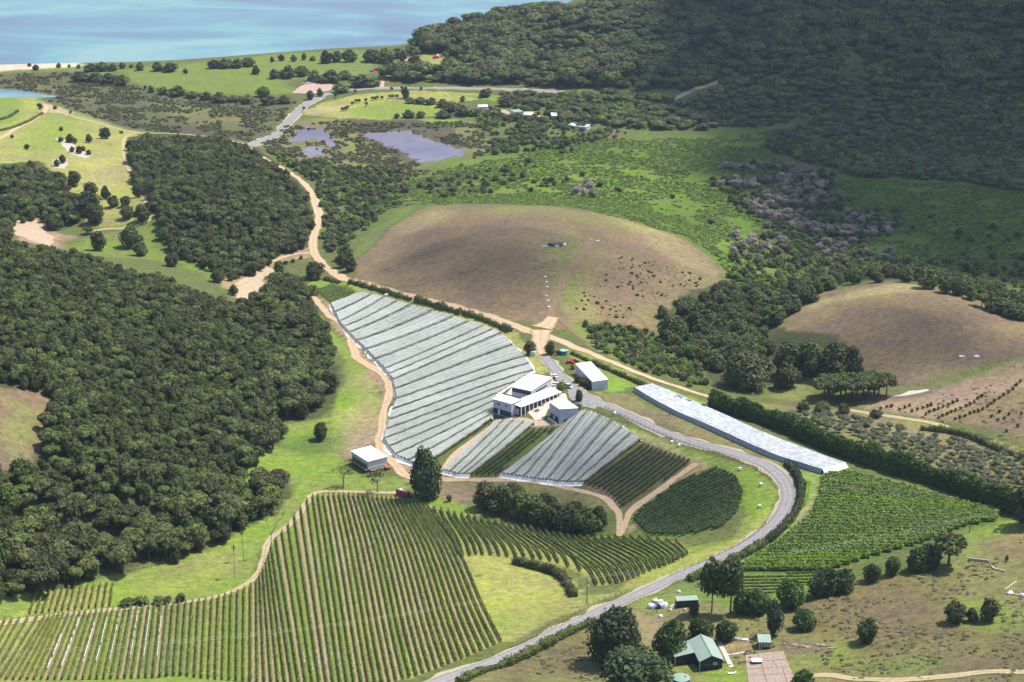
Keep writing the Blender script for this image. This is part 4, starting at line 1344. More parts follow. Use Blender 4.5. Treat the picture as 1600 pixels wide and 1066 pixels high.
def vine_row(pts_, mat, label, group, wid=.9, hgt=1.75, dens=13, leaf=.36, seed=0, base=.55, posts=False):
    """one trellised row of vines along ground points: leaf sprays round a ragged core"""
    rng = np.random.default_rng(seed + 5)
    Q = np.array([np.asarray(p)[:2] for p in pts_])
    Lq = smooth_line(Q, 2.0) if len(Q) > 2 else Q
    cum = np.concatenate([[0], np.cumsum(np.linalg.norm(np.diff(Lq, axis=0), axis=1))])
    Ln = cum[-1]
    if Ln < 2:
        return None

    def where(t):
        P = np.stack([np.interp(t, cum, Lq[:, 0]), np.interp(t, cum, Lq[:, 1])], 1)
        P2 = np.stack([np.interp(t + .5, cum, Lq[:, 0]), np.interp(t + .5, cum, Lq[:, 1])], 1)
        P1 = np.stack([np.interp(t - .5, cum, Lq[:, 0]), np.interp(t - .5, cum, Lq[:, 1])], 1)
        d = P2 - P1
        d /= np.linalg.norm(d, axis=1)[:, None] + 1e-9
        return P, d, np.stack([-d[:, 1], d[:, 0]], 1)

    o = np.array([*where(np.array([Ln / 2]))[0][0], 0])
    o[2] = hz(o[0], o[1])
    m = max(6, int(Ln * dens))
    t = rng.uniform(0, Ln, m)
    lush = .55 + .55 * vnoise(t, t * 0 + seed * 7.7, 3.5, 71) + .3 * vnoise(t, t * 0 + seed * 3.1, 14, 73)
    lush = np.where(vnoise(t, t * 0 + seed * 5.3, 2.2, 74) < .07, .25, lush)      # a missing or weak vine
    th = rng.uniform(-.35, math.pi + .35, m)
    off = np.cos(th) * wid * .5 * lush * rng.uniform(.7, 1.15, m)
    zz = base + (hgt - base) * (.25 + .75 * np.sin(np.clip(th, 0, math.pi))) * rng.uniform(.75, 1.05, m) * (.8 + .25 * lush)
    P, d, nn = where(t)
    x, y = P[:, 0] + nn[:, 0] * off, P[:, 1] + nn[:, 1] * off
    C = np.stack([x - o[0], y - o[1], hz(x, y) + zz - o[2]], 1)
    N = np.stack([nn[:, 0] * np.cos(th), nn[:, 1] * np.cos(th), np.sin(th) + .3], 1)
    V, F = leaf_quads(C, N, leaf, rng, .5, 1.25)
    k = max(2, int(Ln / 2.5))
    tc = np.linspace(0, Ln, k + 1)
    P, d, nn = where(tc)
    prof = [(-.16, base + .05), (-.26 * wid, base + (hgt - base) * .5), (0, hgt * .9), (.26 * wid, base + (hgt - base) * .5), (.16, base + .05)]
    jw = rng.uniform(.6, 1.25, (k + 1, 5))
    Vc = []
    for q, (po, pz) in enumerate(prof):
        ox = po * jw[:, q]
        X, Y = P[:, 0] + nn[:, 0] * ox, P[:, 1] + nn[:, 1] * ox
        Vc.append(np.stack([X - o[0], Y - o[1], hz(X, Y) + pz * (.9 + .1 * jw[:, q]) - o[2]], 1))
    Vc = np.stack(Vc, 1).reshape(-1, 3)
    ii = np.arange((k + 1) * 5).reshape(k + 1, 5)
    Fc = np.concatenate([np.stack([ii[:-1, q], ii[1:, q], ii[1:, (q + 1) % 5], ii[:-1, (q + 1) % 5]], -1) for q in range(5)])
    r = obj('vine_row', mesh('vine_row', np.concatenate([Vc, V]), [Fc, F + len(Vc)], mat), None, o)
    tag(r, label, 'vine row', group)
    if posts:
        for e, sg in ((0, -1), (-1, 1)):
            dr = d[e] * sg
            q = P[e] + dr * .5
            pz = hz(q[0], q[1]) - o[2]
            f = q - o[:2]
            MB().tube([(f[0], f[1], pz - .2), (f[0] - dr[0] * .2, f[1] - dr[1] * .2, pz + 1.7)], .085, 5).build('end_post', M['wood'], r)
    ROWS.append((r, Lq, o))
    return r


def block(tops, bottoms, n, mat, label, group, pick=keyed, **kw):
    T, B = hit(pick(tops, n)), hit(pick(bottoms, n))
    return [vine_row([T[i], B[i]], mat, label, group, seed=kw.pop('seed', 0) + i if False else i + hash_(group), **kw) for i in range(n)]


def parallel_rows(outline, direction, spacing, mat, label, group, **kw):
    """rows that fill an outline, parallel to the line through two photo pixels"""
    W = wpoly(pp(outline))
    A, B = hit(direction)[:, :2]
    d = (B - A) / np.linalg.norm(B - A)
    nn = np.array([-d[1], d[0]])
    s = W @ nn
    out = []
    for i, c in enumerate(np.arange(s.min() + spacing * .5, s.max(), spacing)):
        ts = []
        for k in range(len(W)):
            p, q = W[k], W[(k + 1) % len(W)]
            sp, sq = p @ nn - c, q @ nn - c
            if sp * sq < 0:
                ts.append((p + (q - p) * sp / (sp - sq)) @ d)
        ts.sort()
        for k in range(0, len(ts) - 1, 2):
            if ts[k + 1] - ts[k] > 4:
                out.append(vine_row([nn * c + d * ts[k], nn * c + d * ts[k + 1]], mat, label, group, seed=i + hash_(group), **kw))
    return out


BIG_T = [(-62, 985), (0, 972), (32, 970), (68, 966), (100, 961), (175, 955), (252, 947), (285, 944), (340, 935), (372, 926), (400, 912), (414, 884), (426, 850), (455, 815), (484, 777), (532, 773), (577, 776), (622, 781), (667, 792)]
BIG_B = [(-120, 1072), (-52, 1068), (-20, 1064), (7, 1063), (55, 1063), (150, 1062), (240, 1060), (277, 1056), (335, 1062), (370, 1064), (400, 1066), (430, 1068), (462, 1070), (495, 1073), (527, 1075), (591, 1072), (655, 1056), (719, 1032), (783, 1004)]
nb = 85
kb = np.concatenate([[0], np.cumsum(np.hypot(*np.diff(np.array(BIG_B), axis=0).T))])
ka = np.interp(np.linspace(0, kb[-1], nb), kb, np.arange(len(BIG_B)))
ar = np.arange(len(BIG_B))
bt, bb = np.array(BIG_T, float), np.array(BIG_B, float)
Tp = np.stack([np.interp(ka, ar, bt[:, 0]), np.interp(ka, ar, bt[:, 1])], 1)
Bp = np.stack([np.interp(ka, ar, bb[:, 0]), np.interp(ka, ar, bb[:, 1])], 1)
for i in range(nb):
    if Bp[i, 0] < -45:
        continue
    wgt_ = float(np.clip((ka[i] - 14) / 4, 0, 1))
    row = [Tp[i], Tp[i] + (Bp[i] - Tp[i]) * .22 + np.array([10 * wgt_, 0]), Tp[i] + (Bp[i] - Tp[i]) * .38 + np.array([11 * wgt_, 0]), Tp[i] + (Bp[i] - Tp[i]) * .70 + np.array([3 * wgt_, 0]), Bp[i]]
    vine_row(hit(row), M['vine'], 'long vine row running downhill in the big striped vineyard', 'rows of the big striped vineyard', seed=i, posts=True, wid=.85, hgt=1.65, dens=12, base=.5)
BIGROWS = list(ROWS)
M['strip'] = m_track('mown_strip', (0.215, 0.21, 0.065), (0.24, 0.21, 0.09), (0.275, 0.225, 0.115), (0.24, 0.21, 0.09))
M['stripgreen'] = m_track('green_strip', (0.20, 0.21, 0.058), (0.15, 0.185, 0.042), (0.15, 0.19, 0.042), (0.15, 0.185, 0.042))
rs_ = random.Random(11)
for i in range(len(BIGROWS) - 1):
    w_ = rs_.random()
    La, Lb = BIGROWS[i][1], BIGROWS[i + 1][1]
    kk = np.linspace(0, 1, 26)
    f_ = lambda L: np.stack([np.interp(kk * (len(L) - 1), np.arange(len(L)), L[:, c]) for c in (0, 1)], 1)
    mid_ = (f_(La) + f_(Lb)) / 2
    if w_ < (.12 if i < 40 else .42):
        ribbon('mown_strip', mid_, 1.5, M['strip'], .09, 'dry mown strip between two vine rows', 'mown strip', .25, k=4, world=True)
    elif w_ > .80:
        ribbon('mown_strip', mid_, 1.6, M['stripgreen'], .09, 'green mown strip between two vine rows', 'mown strip', .25, k=4, world=True)
WT = pp('678 795,689 797,700 799,710 803,721 804,731 806,741 809,752 812,763 814,773 816') + [(780 + x / 5.333, 800 + y / 5.333) for x, y in ((20, 104), (80, 122), (140, 132), (200, 137), (260, 142), (320, 157), (380, 167), (440, 182), (500, 192), (560, 207), (615, 212), (670, 214), (730, 217), (790, 217), (850, 217), (905, 217), (965, 214), (1030, 214), (1090, 214), (1160, 217), (1235, 222), (1310, 232), (1390, 242), (1470, 257))]
WB = pp('716 867,724 871,735 869,745 867,755 868,768 868,781 870,794 871,807 871,820 872') + [(780 + x / 5.333, 801 + y / 5.333) for x, y in ((290, 390), (355, 395), (430, 410), (495, 425), (580, 455), (680, 490), (815, 605), (875, 600), (935, 595), (990, 590), (1035, 575), (1085, 560), (1130, 545), (1170, 530), (1215, 510), (1265, 490), (1305, 470), (1350, 460), (1390, 445), (1430, 430), (1465, 415), (1500, 395), (1540, 375), (1570, 355))]
for i, (p_, q_) in enumerate(zip(np.array(WT), np.array(WB))):
    c_ = q_ - p_
    g_ = min(1.0, np.hypot(*c_) / 90) ** 2
    vine_row(hit([p_, p_ + c_ * .17 + np.array([0, 3 * g_]), p_ + c_ * .5 + np.array([0, -5 * g_]), p_ + c_ * .83 + np.array([0, -10 * g_]), q_]), M['vine'], 'shorter slanting vine row in the right wing of the striped vineyard', 'rows of the right wing of the vineyard', seed=400 + i, posts=True, wid=1.0, hgt=1.85, dens=15, base=.45)
block([(60, 922), (118, 918), (177, 914)], [(47, 960), (108, 954), (172, 948)], 13, M['vine'], 'short vine row in the small plot above the lane at far left', 'rows of the small left plot', posts=True, wid=.8, hgt=1.6, dens=12)
parallel_rows('492 455,518 444,556 457,517 474', [(500, 470), (540, 450)], 2.6, M['vine'], 'short green vine row at the upper tip of the netted block', 'rows at the tip of the netted block', wid=1.0, hgt=1.7, dens=12)
parallel_rows('918 757,1002 696,1080 723,974 795,950 768', [(912, 757), (1003, 694)], 2.6, M['vinedark'], 'dark vine row in the uncovered block beside the netted one', 'rows of the dark uncovered block', wid=1.25, hgt=2.0, dens=18, posts=True)
parallel_rows('742 745,764 726,834 674,868 671,800 716,780 742', [(745, 745), (840, 673)], 2.4, M['vinedark'], 'dark vine row in the uncovered strip between two nets', 'rows between two nets', wid=1.1, hgt=1.9, dens=16)
parallel_rows('989 813,1002 797,1060 754,1120 734,1148 746,1160 772,1153 800,1128 824,1070 838,1012 836', [(1010, 815), (1120, 765)], 2.5, M['vinedark'], 'dense vine row in the round block inside the bend of the drive', 'rows of the round block', wid=1.5, hgt=1.9, dens=22, leaf=.5)
parallel_rows('1287 743,1330 740,1420 763,1500 786,1562 799,1558 814,1514 821,1440 849,1350 874,1300 891,1165 893,1155 886,1218 847,1268 805,1282 770', [(1290, 800), (1450, 806)], 2.9, M['vinelush'], 'lush bright green vine row in the field below the tall hedge', 'rows of the lush right field', wid=2.2, hgt=2.0, dens=26, leaf=.72, base=.4)
parallel_rows('1085 915,1150 902,1290 897,1280 908,1200 932,1130 930', [(1150, 912), (1260, 910)], 2.9, M['vine'], 'thin young vine row on grass behind the dark conifers', 'thin rows below the lush field', wid=.8, hgt=1.5, dens=8, leaf=.5)

# white sleeves along stretches of some rows of the big vineyard
SLEEVES = pp('70 1047,92 993;95 1044,122 968;121 1041,142 976;145 1037,165 968;171 1034,188 962;194 1033,210 958;218 1029,232 957;243 1029,253 967;484 848,493 900;495 876,503 900;508 880,514 899;514 846,523 897;523 845,533 897;535 846,544 893;541 842,544 848;553 848,557 860;556 846,557 850;570 838,577 858;578 828,586 857;588 830,595 856;597 826,605 855;606 826,615 854;545 785,550 808;556 783,563 809;575 783,580 806;585 784,592 805;467 1018,472 1044;479 1019,485 1050;491 1020,497 1050;502 1018,508 1046;513 1014,521 1048;525 1014,533 1048;1 1,1 1'.replace(';', ','))
for k in range(0, len(SLEEVES) - 2, 2):
    A, B = hit([SLEEVES[k], SLEEVES[k + 1]])
    m = (A + B)[:2] / 2
    r, Lq, o = min(BIGROWS, key=lambda r_: np.min(np.hypot(*(r_[1] - m).T)))
    d = (B - A)[:2]
    ln_s = np.linalg.norm(d)
    d = d / ln_s
    rng = np.random.default_rng(k)
    V, F = [], []
    for q, t in enumerate(np.arange(0, ln_s, .8)):
        g = rng.uniform(.75, 1.1)
        c_ = A[:2] + d * t
        j_ = int(np.argmin(np.hypot(*(Lq - c_).T)))
        dv = Lq[min(j_ + 1, len(Lq) - 1)] - Lq[max(j_ - 1, 0)]
        nn = np.array([-dv[1], dv[0]]) / (np.linalg.norm(dv) + 1e-9)
        if nn[0] < 0:
            nn = -nn
        x, y = Lq[j_] + dv / (np.linalg.norm(dv) + 1e-9) * float((c_ - Lq[j_]) @ dv / (np.linalg.norm(dv) + 1e-9))
        for off, z in ((.56, .55), (.60 * g, .95 * g), (.50, 1.30 * g), (.40, .95)):
            X, Y = x + nn[0] * off, y + nn[1] * off
            V.append((X - o[0], Y - o[1], hz(X, Y) + z - o[2]))
        if q and vnoise(t, k * 9.1, 2.2, 77) > .22:
            for j in range(4):
                F.append((q * 4 - 4 + j, q * 4 + j, q * 4 + (j + 1) % 4, q * 4 - 4 + (j + 1) % 4))
    if len(F) > 2:
        s = obj('net_sleeve', mesh('net_sleeve', V, np.array(F), M['netedge']), r)
        s['label'] = 'white net sleeve gathered along the row'


# ------------------------------------------------------------------ bird nets over the vines
M['netgap'] = m_noise('vines_under_net', (0.13, 0.145, 0.10), (0.30, 0.315, 0.27), 1.4)


def net_panel(A0, A1, B0, B1, rows, hgt, label, group, drop=True, seed=0, sag=.8, ends=True):
    """one net over `rows` vine rows; A0-A1 is one end of the block, B0-B1 the other (ground points)"""
    rng = np.random.default_rng(seed)
    Ln = max(np.linalg.norm(A0[:2] - B0[:2]), np.linalg.norm(A1[:2] - B1[:2]))
    nu, nv = max(4, int(Ln / 1.6)), rows * 4
    u = np.linspace(0, 1, nu + 1)[:, None]
    v = np.linspace(0, 1, nv + 1)[None, :]
    X = (A0[0] * (1 - v) + A1[0] * v) * (1 - u) + (B0[0] * (1 - v) + B1[0] * v) * u
    Y = (A0[1] * (1 - v) + A1[1] * v) * (1 - u) + (B0[1] * (1 - v) + B1[1] * v) * u
    ridge = np.abs(np.cos(np.pi * v * rows))                  # seams at 0 and 1 lie low between rows
    ridge = 1 - np.abs(np.sin(np.pi * (v * rows - .5)))
    hh = hgt - sag * ridge - .12 * np.sin(np.pi * u * Ln / 6.0) ** 2 + (vnoise(X, Y, 1.7, 81) - .5) * .38
    hh = hh - np.clip(.30 - v * rows, 0, .30) / .30 * 1.0 + .25 * v   # the far edge tucks in under the next panel, the near edge stands proud
    X = X + (vnoise(X, Y, 3, 82) - .5) * .5
    Y = Y + (vnoise(X, Y, 3, 83) - .5) * .5
    Z = hz(X, Y) + hh
    o = np.array([X.mean(), Y.mean(), 0])
    o[2] = hz(o[0], o[1])
    V = np.stack([X - o[0], Y - o[1], Z - o[2]], -1)
    ii = np.arange((nu + 1) * (nv + 1)).reshape(nu + 1, nv + 1)
    F = np.stack([ii[:-1, :-1], ii[:-1, 1:], ii[1:, 1:], ii[1:, :-1]], -1).reshape(-1, 4)
    nme = mesh('bird_net', V.reshape(-1, 3), F, M['net'], smooth=True)
    na_ = nme.attributes.new('over_vine', 'FLOAT', 'POINT')
    na_.data.foreach_set('value', np.broadcast_to(1 - ridge, X.shape).astype(np.float32).ravel())
    p = obj('bird_net', nme, None, o)
    tag(p, label, 'bird net', group)
    n_e = np.stack([A1[:2] - A0[:2]], 0)
    n_e = n_e / (np.linalg.norm(n_e) + 1e-9)
    E0 = V[:, -1].copy()
    E0[:, 2] += .02
    E1 = E0.copy()
    E1[:, 0] += n_e[0, 0] * .12
    E1[:, 1] += n_e[0, 1] * .12
    E1[:, 2] -= np.clip(.15 + .75 * vnoise(X[:, -1], Y[:, -1], 5, 85), .2, .8)
    Ve = np.stack([E0, E1], 0)
    je = np.arange(2 * (nu + 1)).reshape(2, nu + 1)
    obj('net_edge', mesh('net_edge', Ve.reshape(-1, 3), np.stack([je[:-1, :-1], je[:-1, 1:], je[1:, 1:], je[1:, :-1]], -1).reshape(-1, 4), M['netgap']), p)
    if ends:                                                   # gathered white hem hanging to the ground at both ends
        for e in (0, -1):
            top = V[e]
            out = V[e] - V[1 if e == 0 else -2]
            out[:, 2] = 0
            out = out / (np.linalg.norm(out, axis=1)[:, None] + 1e-9)
            j1, j2 = rng.uniform(.3, 1.0, (len(top), 1)), rng.uniform(.7, 1.6, (len(top), 1))
            gz = lambda Q: hz(Q[:, 0] + o[0], Q[:, 1] + o[1]) - o[2]
            mid = top + out * .35 * j1
            mid[:, 2] = gz(mid) + hgt * .62
            bot = top + out * .75 * j2
            bot[:, 2] = gz(bot) + .30 * j1[:, 0]
            toe = bot + out * 1.1 * np.clip(vnoise(X[e] + 31, Y[e], 6, 86) * 2.6 - .75, .05, 1.4)[:, None]
            toe[:, 2] = gz(toe) + .12
            H = np.stack([top, mid, bot, toe], 0)
            jj = np.arange(H.shape[0] * H.shape[1]).reshape(H.shape[0], H.shape[1])
            Fh = np.stack([jj[:-1, :-1], jj[:-1, 1:], jj[1:, 1:], jj[1:, :-1]], -1)
            obj('net_skirt', mesh('net_skirt', H[:2].reshape(-1, 3), Fh[:1].reshape(-1, 4), M['net']), p)
            obj('net_hem', mesh('net_hem', H[1:].reshape(-1, 3), Fh[:2].reshape(-1, 4), M['netedge']), p)
    return p


def net_block(L, Rr, n, rows, hgt, label, group, seed):
    a, b = hit(keyed(L, n + 1)), hit(keyed(Rr, n + 1))
    for i in range(n):
        net_panel(a[i], a[i + 1], b[i], b[i + 1], rows, hgt, label, group, seed=seed + i)


N1_L = [(517, 476), (531, 506), (546, 523), (572, 549), (602, 580), (615, 597), (620, 627), (608, 660), (600, 690), (618, 714), (658, 733)]
N1_R = [(560, 460), (600, 468), (640, 480), (708, 498), (755, 513), (783, 524), (820, 561), (833, 583), (775, 620), (770, 642), (768, 659)]
net_block(N1_L, N1_R, 20, 4, 2.0, 'long pale net strip in the large netted block left of the winery', 'net strips of the large left block', 1)
net_block([(690, 737), (716, 745), (736, 745)], [(772, 661), (802, 661), (834, 666)], 4, 3, 2.0, 'pale net strip in the small block just below the winery yard', 'net strips of the small middle block', 40)
net_block([(782, 744), (830, 751), (878, 757), (913, 757)], [(886, 664), (912, 643), (962, 664), (1000, 691)], 8, 3, 2.0, 'grey net strip in the block below the separate winery building', 'net strips of the lower right block', 60)
# the long net beside the drive: rows run along it
LN_A = [(990, 612), (1040, 641), (1100, 668), (1200, 713), (1284, 741)]
LN_B = [(1020, 605), (1052, 618), (1105, 641), (1200, 684), (1320, 729)]
a, b = hit(LN_A), hit(LN_B)
fa, fb = smooth_line(a[:, :2], 4), smooth_line(b[:, :2], 4)
m = 46
ka, kb2 = np.linspace(0, len(fa) - 1, m), np.linspace(0, len(fb) - 1, m)
EA = np.stack([np.interp(ka, np.arange(len(fa)), fa[:, c]) for c in (0, 1)], 1)
EB = np.stack([np.interp(kb2, np.arange(len(fb)), fb[:, c]) for c in (0, 1)], 1)
nv = 26
v = np.linspace(0, 1, nv + 1)[None, :, None]
G = EA[:, None] * (1 - v) + EB[:, None] * v
hh = 2.3 - .5 * np.abs(np.sin(np.pi * np.linspace(0, 1, nv + 1) * 6.5))[None, :] + (vnoise(G[..., 0], G[..., 1], 9, 84) - .5) * .35
zz = hz(G[..., 0], G[..., 1]) + hh
o = np.array([*G.reshape(-1, 2).mean(0), 0])
o[2] = hz(o[0], o[1])
top = np.concatenate([G, zz[..., None]], -1) - o
sk = []
for t, col_ in ((0.55, 0), (1.0, 0)):
    q = top[:, 0].copy()
    d = (top[:, 0] - top[:, -1])[:, :2]
    d /= np.linalg.norm(d, axis=1)[:, None]
    q[:, :2] += d * .5 * t
    q[:, 2] = hz(q[:, 0] + o[0], q[:, 1] + o[1]) - o[2] + 2.2 * (1 - t) + .1
    sk.append(q)
ii = np.arange(m * (nv + 1)).reshape(m, nv + 1)
F = np.stack([ii[:-1, :-1], ii[:-1, 1:], ii[1:, 1:], ii[1:, :-1]], -1).reshape(-1, 4)
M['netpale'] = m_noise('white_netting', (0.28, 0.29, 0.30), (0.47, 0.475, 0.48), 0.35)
M['netside_shaded'] = m_noise('net_side', (0.20, 0.22, 0.26), (0.36, 0.38, 0.42), 1.2)  # darker, bluer than the top: shade painted into the near side's colour
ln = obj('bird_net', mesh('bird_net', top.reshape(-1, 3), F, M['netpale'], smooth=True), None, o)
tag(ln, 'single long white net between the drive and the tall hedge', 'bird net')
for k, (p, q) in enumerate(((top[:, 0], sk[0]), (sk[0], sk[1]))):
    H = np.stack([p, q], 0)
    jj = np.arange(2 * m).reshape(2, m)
    obj('net_side', mesh('net_side', H.reshape(-1, 3), np.stack([jj[:-1, :-1], jj[:-1, 1:], jj[1:, 1:], jj[1:, :-1]], -1).reshape(-1, 4), M['netside_shaded']), ln)
e = top[-1].copy()
e[:, :2] += (top[-1] - top[-2])[:, :2] / np.linalg.norm((top[-1] - top[-2])[:, :2], axis=1)[:, None] * 2.2
e[:, 2] = hz(e[:, 0] + o[0], e[:, 1] + o[1]) - o[2] + .15
H = np.stack([top[-1], e], 0)
jj = np.arange(2 * (nv + 1)).reshape(2, nv + 1)
obj('net_hem', mesh('net_hem', H.reshape(-1, 3), np.stack([jj[:-1, :-1], jj[:-1, 1:], jj[1:, 1:], jj[1:, :-1]], -1).reshape(-1, 4), M['netedge']), ln)


# ------------------------------------------------------------------ hedges
def hedge(s, wid, hgt, mat, label, group=None, dens=26, leaf=.5, seed=0, name='hedge', lump=.25, cat='hedge'):
    L = ground_line(s, 1.0)
    nn = side(L)
    m = len(L)
    rng = np.random.default_rng(seed)
    o = np.array([*L.mean(0), 0])
    o[2] = hz(o[0], o[1])
    N_ = int(m * dens)
    i = rng.integers(0, m, N_)
    th = rng.uniform(-.25, math.pi + .25, N_)
    f = 1 + lump * 2 * (vnoise(L[i, 0], L[i, 1], max(2.2, wid * .7), 91) - .5)
    off = np.cos(th) * wid * .5 * f * rng.uniform(.85, 1.08, N_)
    z = np.clip(.12 + (np.abs(np.sin(th)) ** .7) * .88 * rng.uniform(.85, 1.06, N_), .03, 1.2) * hgt * f
    low = rng.random(N_) < .4                                # sides down to the ground
    z = np.where(low, rng.uniform(.02, .8, N_) * hgt * f, z)
    off = np.where(low, np.sign(off) * wid * .5 * f * rng.uniform(.8, 1.05, N_), off)
    x = L[i, 0] + nn[i, 0] * off + rng.uniform(-.5, .5, N_)
    y = L[i, 1] + nn[i, 1] * off + rng.uniform(-.5, .5, N_)
    C = np.stack([x - o[0], y - o[1], hz(x, y) + z - o[2]], 1)
    Nn = np.stack([nn[i, 0] * np.cos(th), nn[i, 1] * np.cos(th), np.where(low, .15, np.abs(np.sin(th)) + .25)], 1)
    V, F = leaf_quads(C, Nn, leaf, rng, .6)
    st = np.arange(0, m, 2)
    prof = [(-.40, 0.0), (-.40, .55), (-.26, .82), (.26, .82), (.40, .55), (.40, 0.0)]
    Vc = []
    for po, pz in prof:
        g = 1 + lump * 2 * (vnoise(L[st, 0], L[st, 1], max(2.2, wid * .7), 91) - .5)
        X, Y = L[st, 0] + nn[st, 0] * po * wid * g, L[st, 1] + nn[st, 1] * po * wid * g
        Vc.append(np.stack([X - o[0], Y - o[1], hz(X, Y) + pz * hgt * g - o[2]], 1))
    Vc = np.stack(Vc, 1).reshape(-1, 3)
    ii = np.arange(len(st) * 6).reshape(len(st), 6)
    Fc = np.concatenate([np.stack([ii[:-1, q], ii[1:, q], ii[1:, q + 1], ii[:-1, q + 1]], -1) for q in range(5)] + [ii[:1, [0, 1, 4, 5]], ii[:1, [1, 2, 3, 4]], ii[-1:, [5, 4, 1, 0]], ii[-1:, [4, 3, 2, 1]]])
    h = obj(name, mesh(name, np.concatenate([Vc, V]), [Fc, F + len(Vc)], mat), None, o)
    return tag(h, label, cat, group)


M['shelter'] = m_leaf('shelter_hedge_leaves', (0.028, 0.058, 0.012), (0.085, 0.140, 0.026), 0.5, 0.1)
hedge('1112 640,1160 652,1220 672,1300 706,1380 733,1450 754,1520 778,1600 806,1680 838', 5.5, 8.5, M['shelter'], 'tall thick shelter hedge between the olive grove and the lush field', dens=190, leaf=.75, seed=1)
hedge('1229 726,1243 742,1251 762,1250 785,1240 806,1222 828,1200 848', 2.6, 2.6, M['dark'], 'dark low hedge on the outer side of the road bend', dens=50, seed=2)
hedge('1196 850,1165 868,1130 886,1105 898,1078 908', 3.0, 2.8, M['broad'], 'ragged green hedge below the drive near the tall pines', dens=55, seed=3, lump=.45)
hedge('1262 755,1258 780,1246 802,1228 826', 1.6, 1.2, M['lime'], 'low bright hedge strip between the road bend and the lush field', dens=20, leaf=.35, seed=4, lump=.5)
hedge('718 1068,750 1052,790 1040,830 1022,862 1005,890 990,925 975', 2.6, 2.3, M['broad'], 'scruffy hedgerow along the lower side of the drive', dens=42, seed=5, lump=.6)
hedge('803 880,830 887,858 894,876 903,888 917,896 933', 3.0, 2.9, M['broad'], 'curved dark hedge on the bright lawn inside the vineyard', dens=70, leaf=.45, seed=6, lump=.35)
for k, (s, h) in enumerate((('508 437,530 443', 1.6), ('546 442,575 450,606 459', 2.6), ('610 460,642 470', 2.4), ('650 471,685 481,720 491', 3.0), ('725 491,760 503,797 519', 2.8))):
    hedge(s, 2.6, h, M['broad'], ['stubby first bush row of the roadside hedge, nearest the track junction', 'second stretch of the roadside hedge from the junction, beside the net tip', 'third stretch of the roadside hedge from the junction, thinnest of the long ones',
          'fourth stretch of the roadside hedge, opposite the middle of the knoll', 'last stretch of the roadside hedge, nearest the winery trees'][k], 'roadside hedge above the nets', dens=38, leaf=.5, seed=10 + k, lump=.5)
hedge('893 553,930 570,960 583,1000 601,1050 622,1100 640', 2.2, 1.9, M['broad'], 'thin shrub line behind the white shed along the dirt road', dens=36, leaf=.4, seed=20, lump=.6)
hedge('1440 672,1480 676,1520 686,1560 704,1600 716', 3.0, 2.8, M['broad'], 'dark hedge along the lane beyond the olive grove', dens=34, seed=21, lump=.5)
hedge('0 205,20 200,45 190,66 178', 2.0, 1.5, M['broad'], 'clipped hedge along the hill road at far left', dens=24, seed=22)
hedge('0 188,15 183,28 174', 2.0, 1.6, M['dark'], 'short curved hedge on the lawn at the far left edge', dens=22, seed=23)
hedge('480 160,520 145,560 140', .1, .1, M['dark'], 'x', seed=24) if False else None
# ------------------------------------------------------------------ single trees and bushes
KIND['cypress'] = variants('cypress_tree', M['dark'], 2, lobes=20, leaves=4600, size=.045, shape='egg', z0=.0, th=.5, tr=.05, tilt=.9, jag=1.3, aspect=2.2)
KIND['pine'] = variants('pine_tree', M['conifer'], 2, lobes=9, leaves=1100, size=.075, shape='egg', z0=.44, th=.85, tr=.025)
KIND['bigdome'] = variants('broadleaf_tree', M['forest'], 1, lobes=18, leaves=2600, size=.05, shape='egg', z0=.0)
KIND['umbrella'] = variants('umbrella_tree', M['broad'], 3, lobes=10, leaves=1200, size=.075, shape='dome', z0=.40, lobe_r=.26, th=.7, tr=.03, flat=1.1)
KIND['poplar'] = variants('poplar_tree', M['dark'], 1, lobes=18, leaves=3800, size=.05, shape='egg', z0=.01, th=.3)
KIND['wispy'] = variants('wispy_tree', M['scrub'], 2, lobes=7, leaves=300, size=.06, shape='dome', z0=.35, lobe_r=.2, th=.62, tr=.03, core=.15, trunk_mat=M['palebark'])

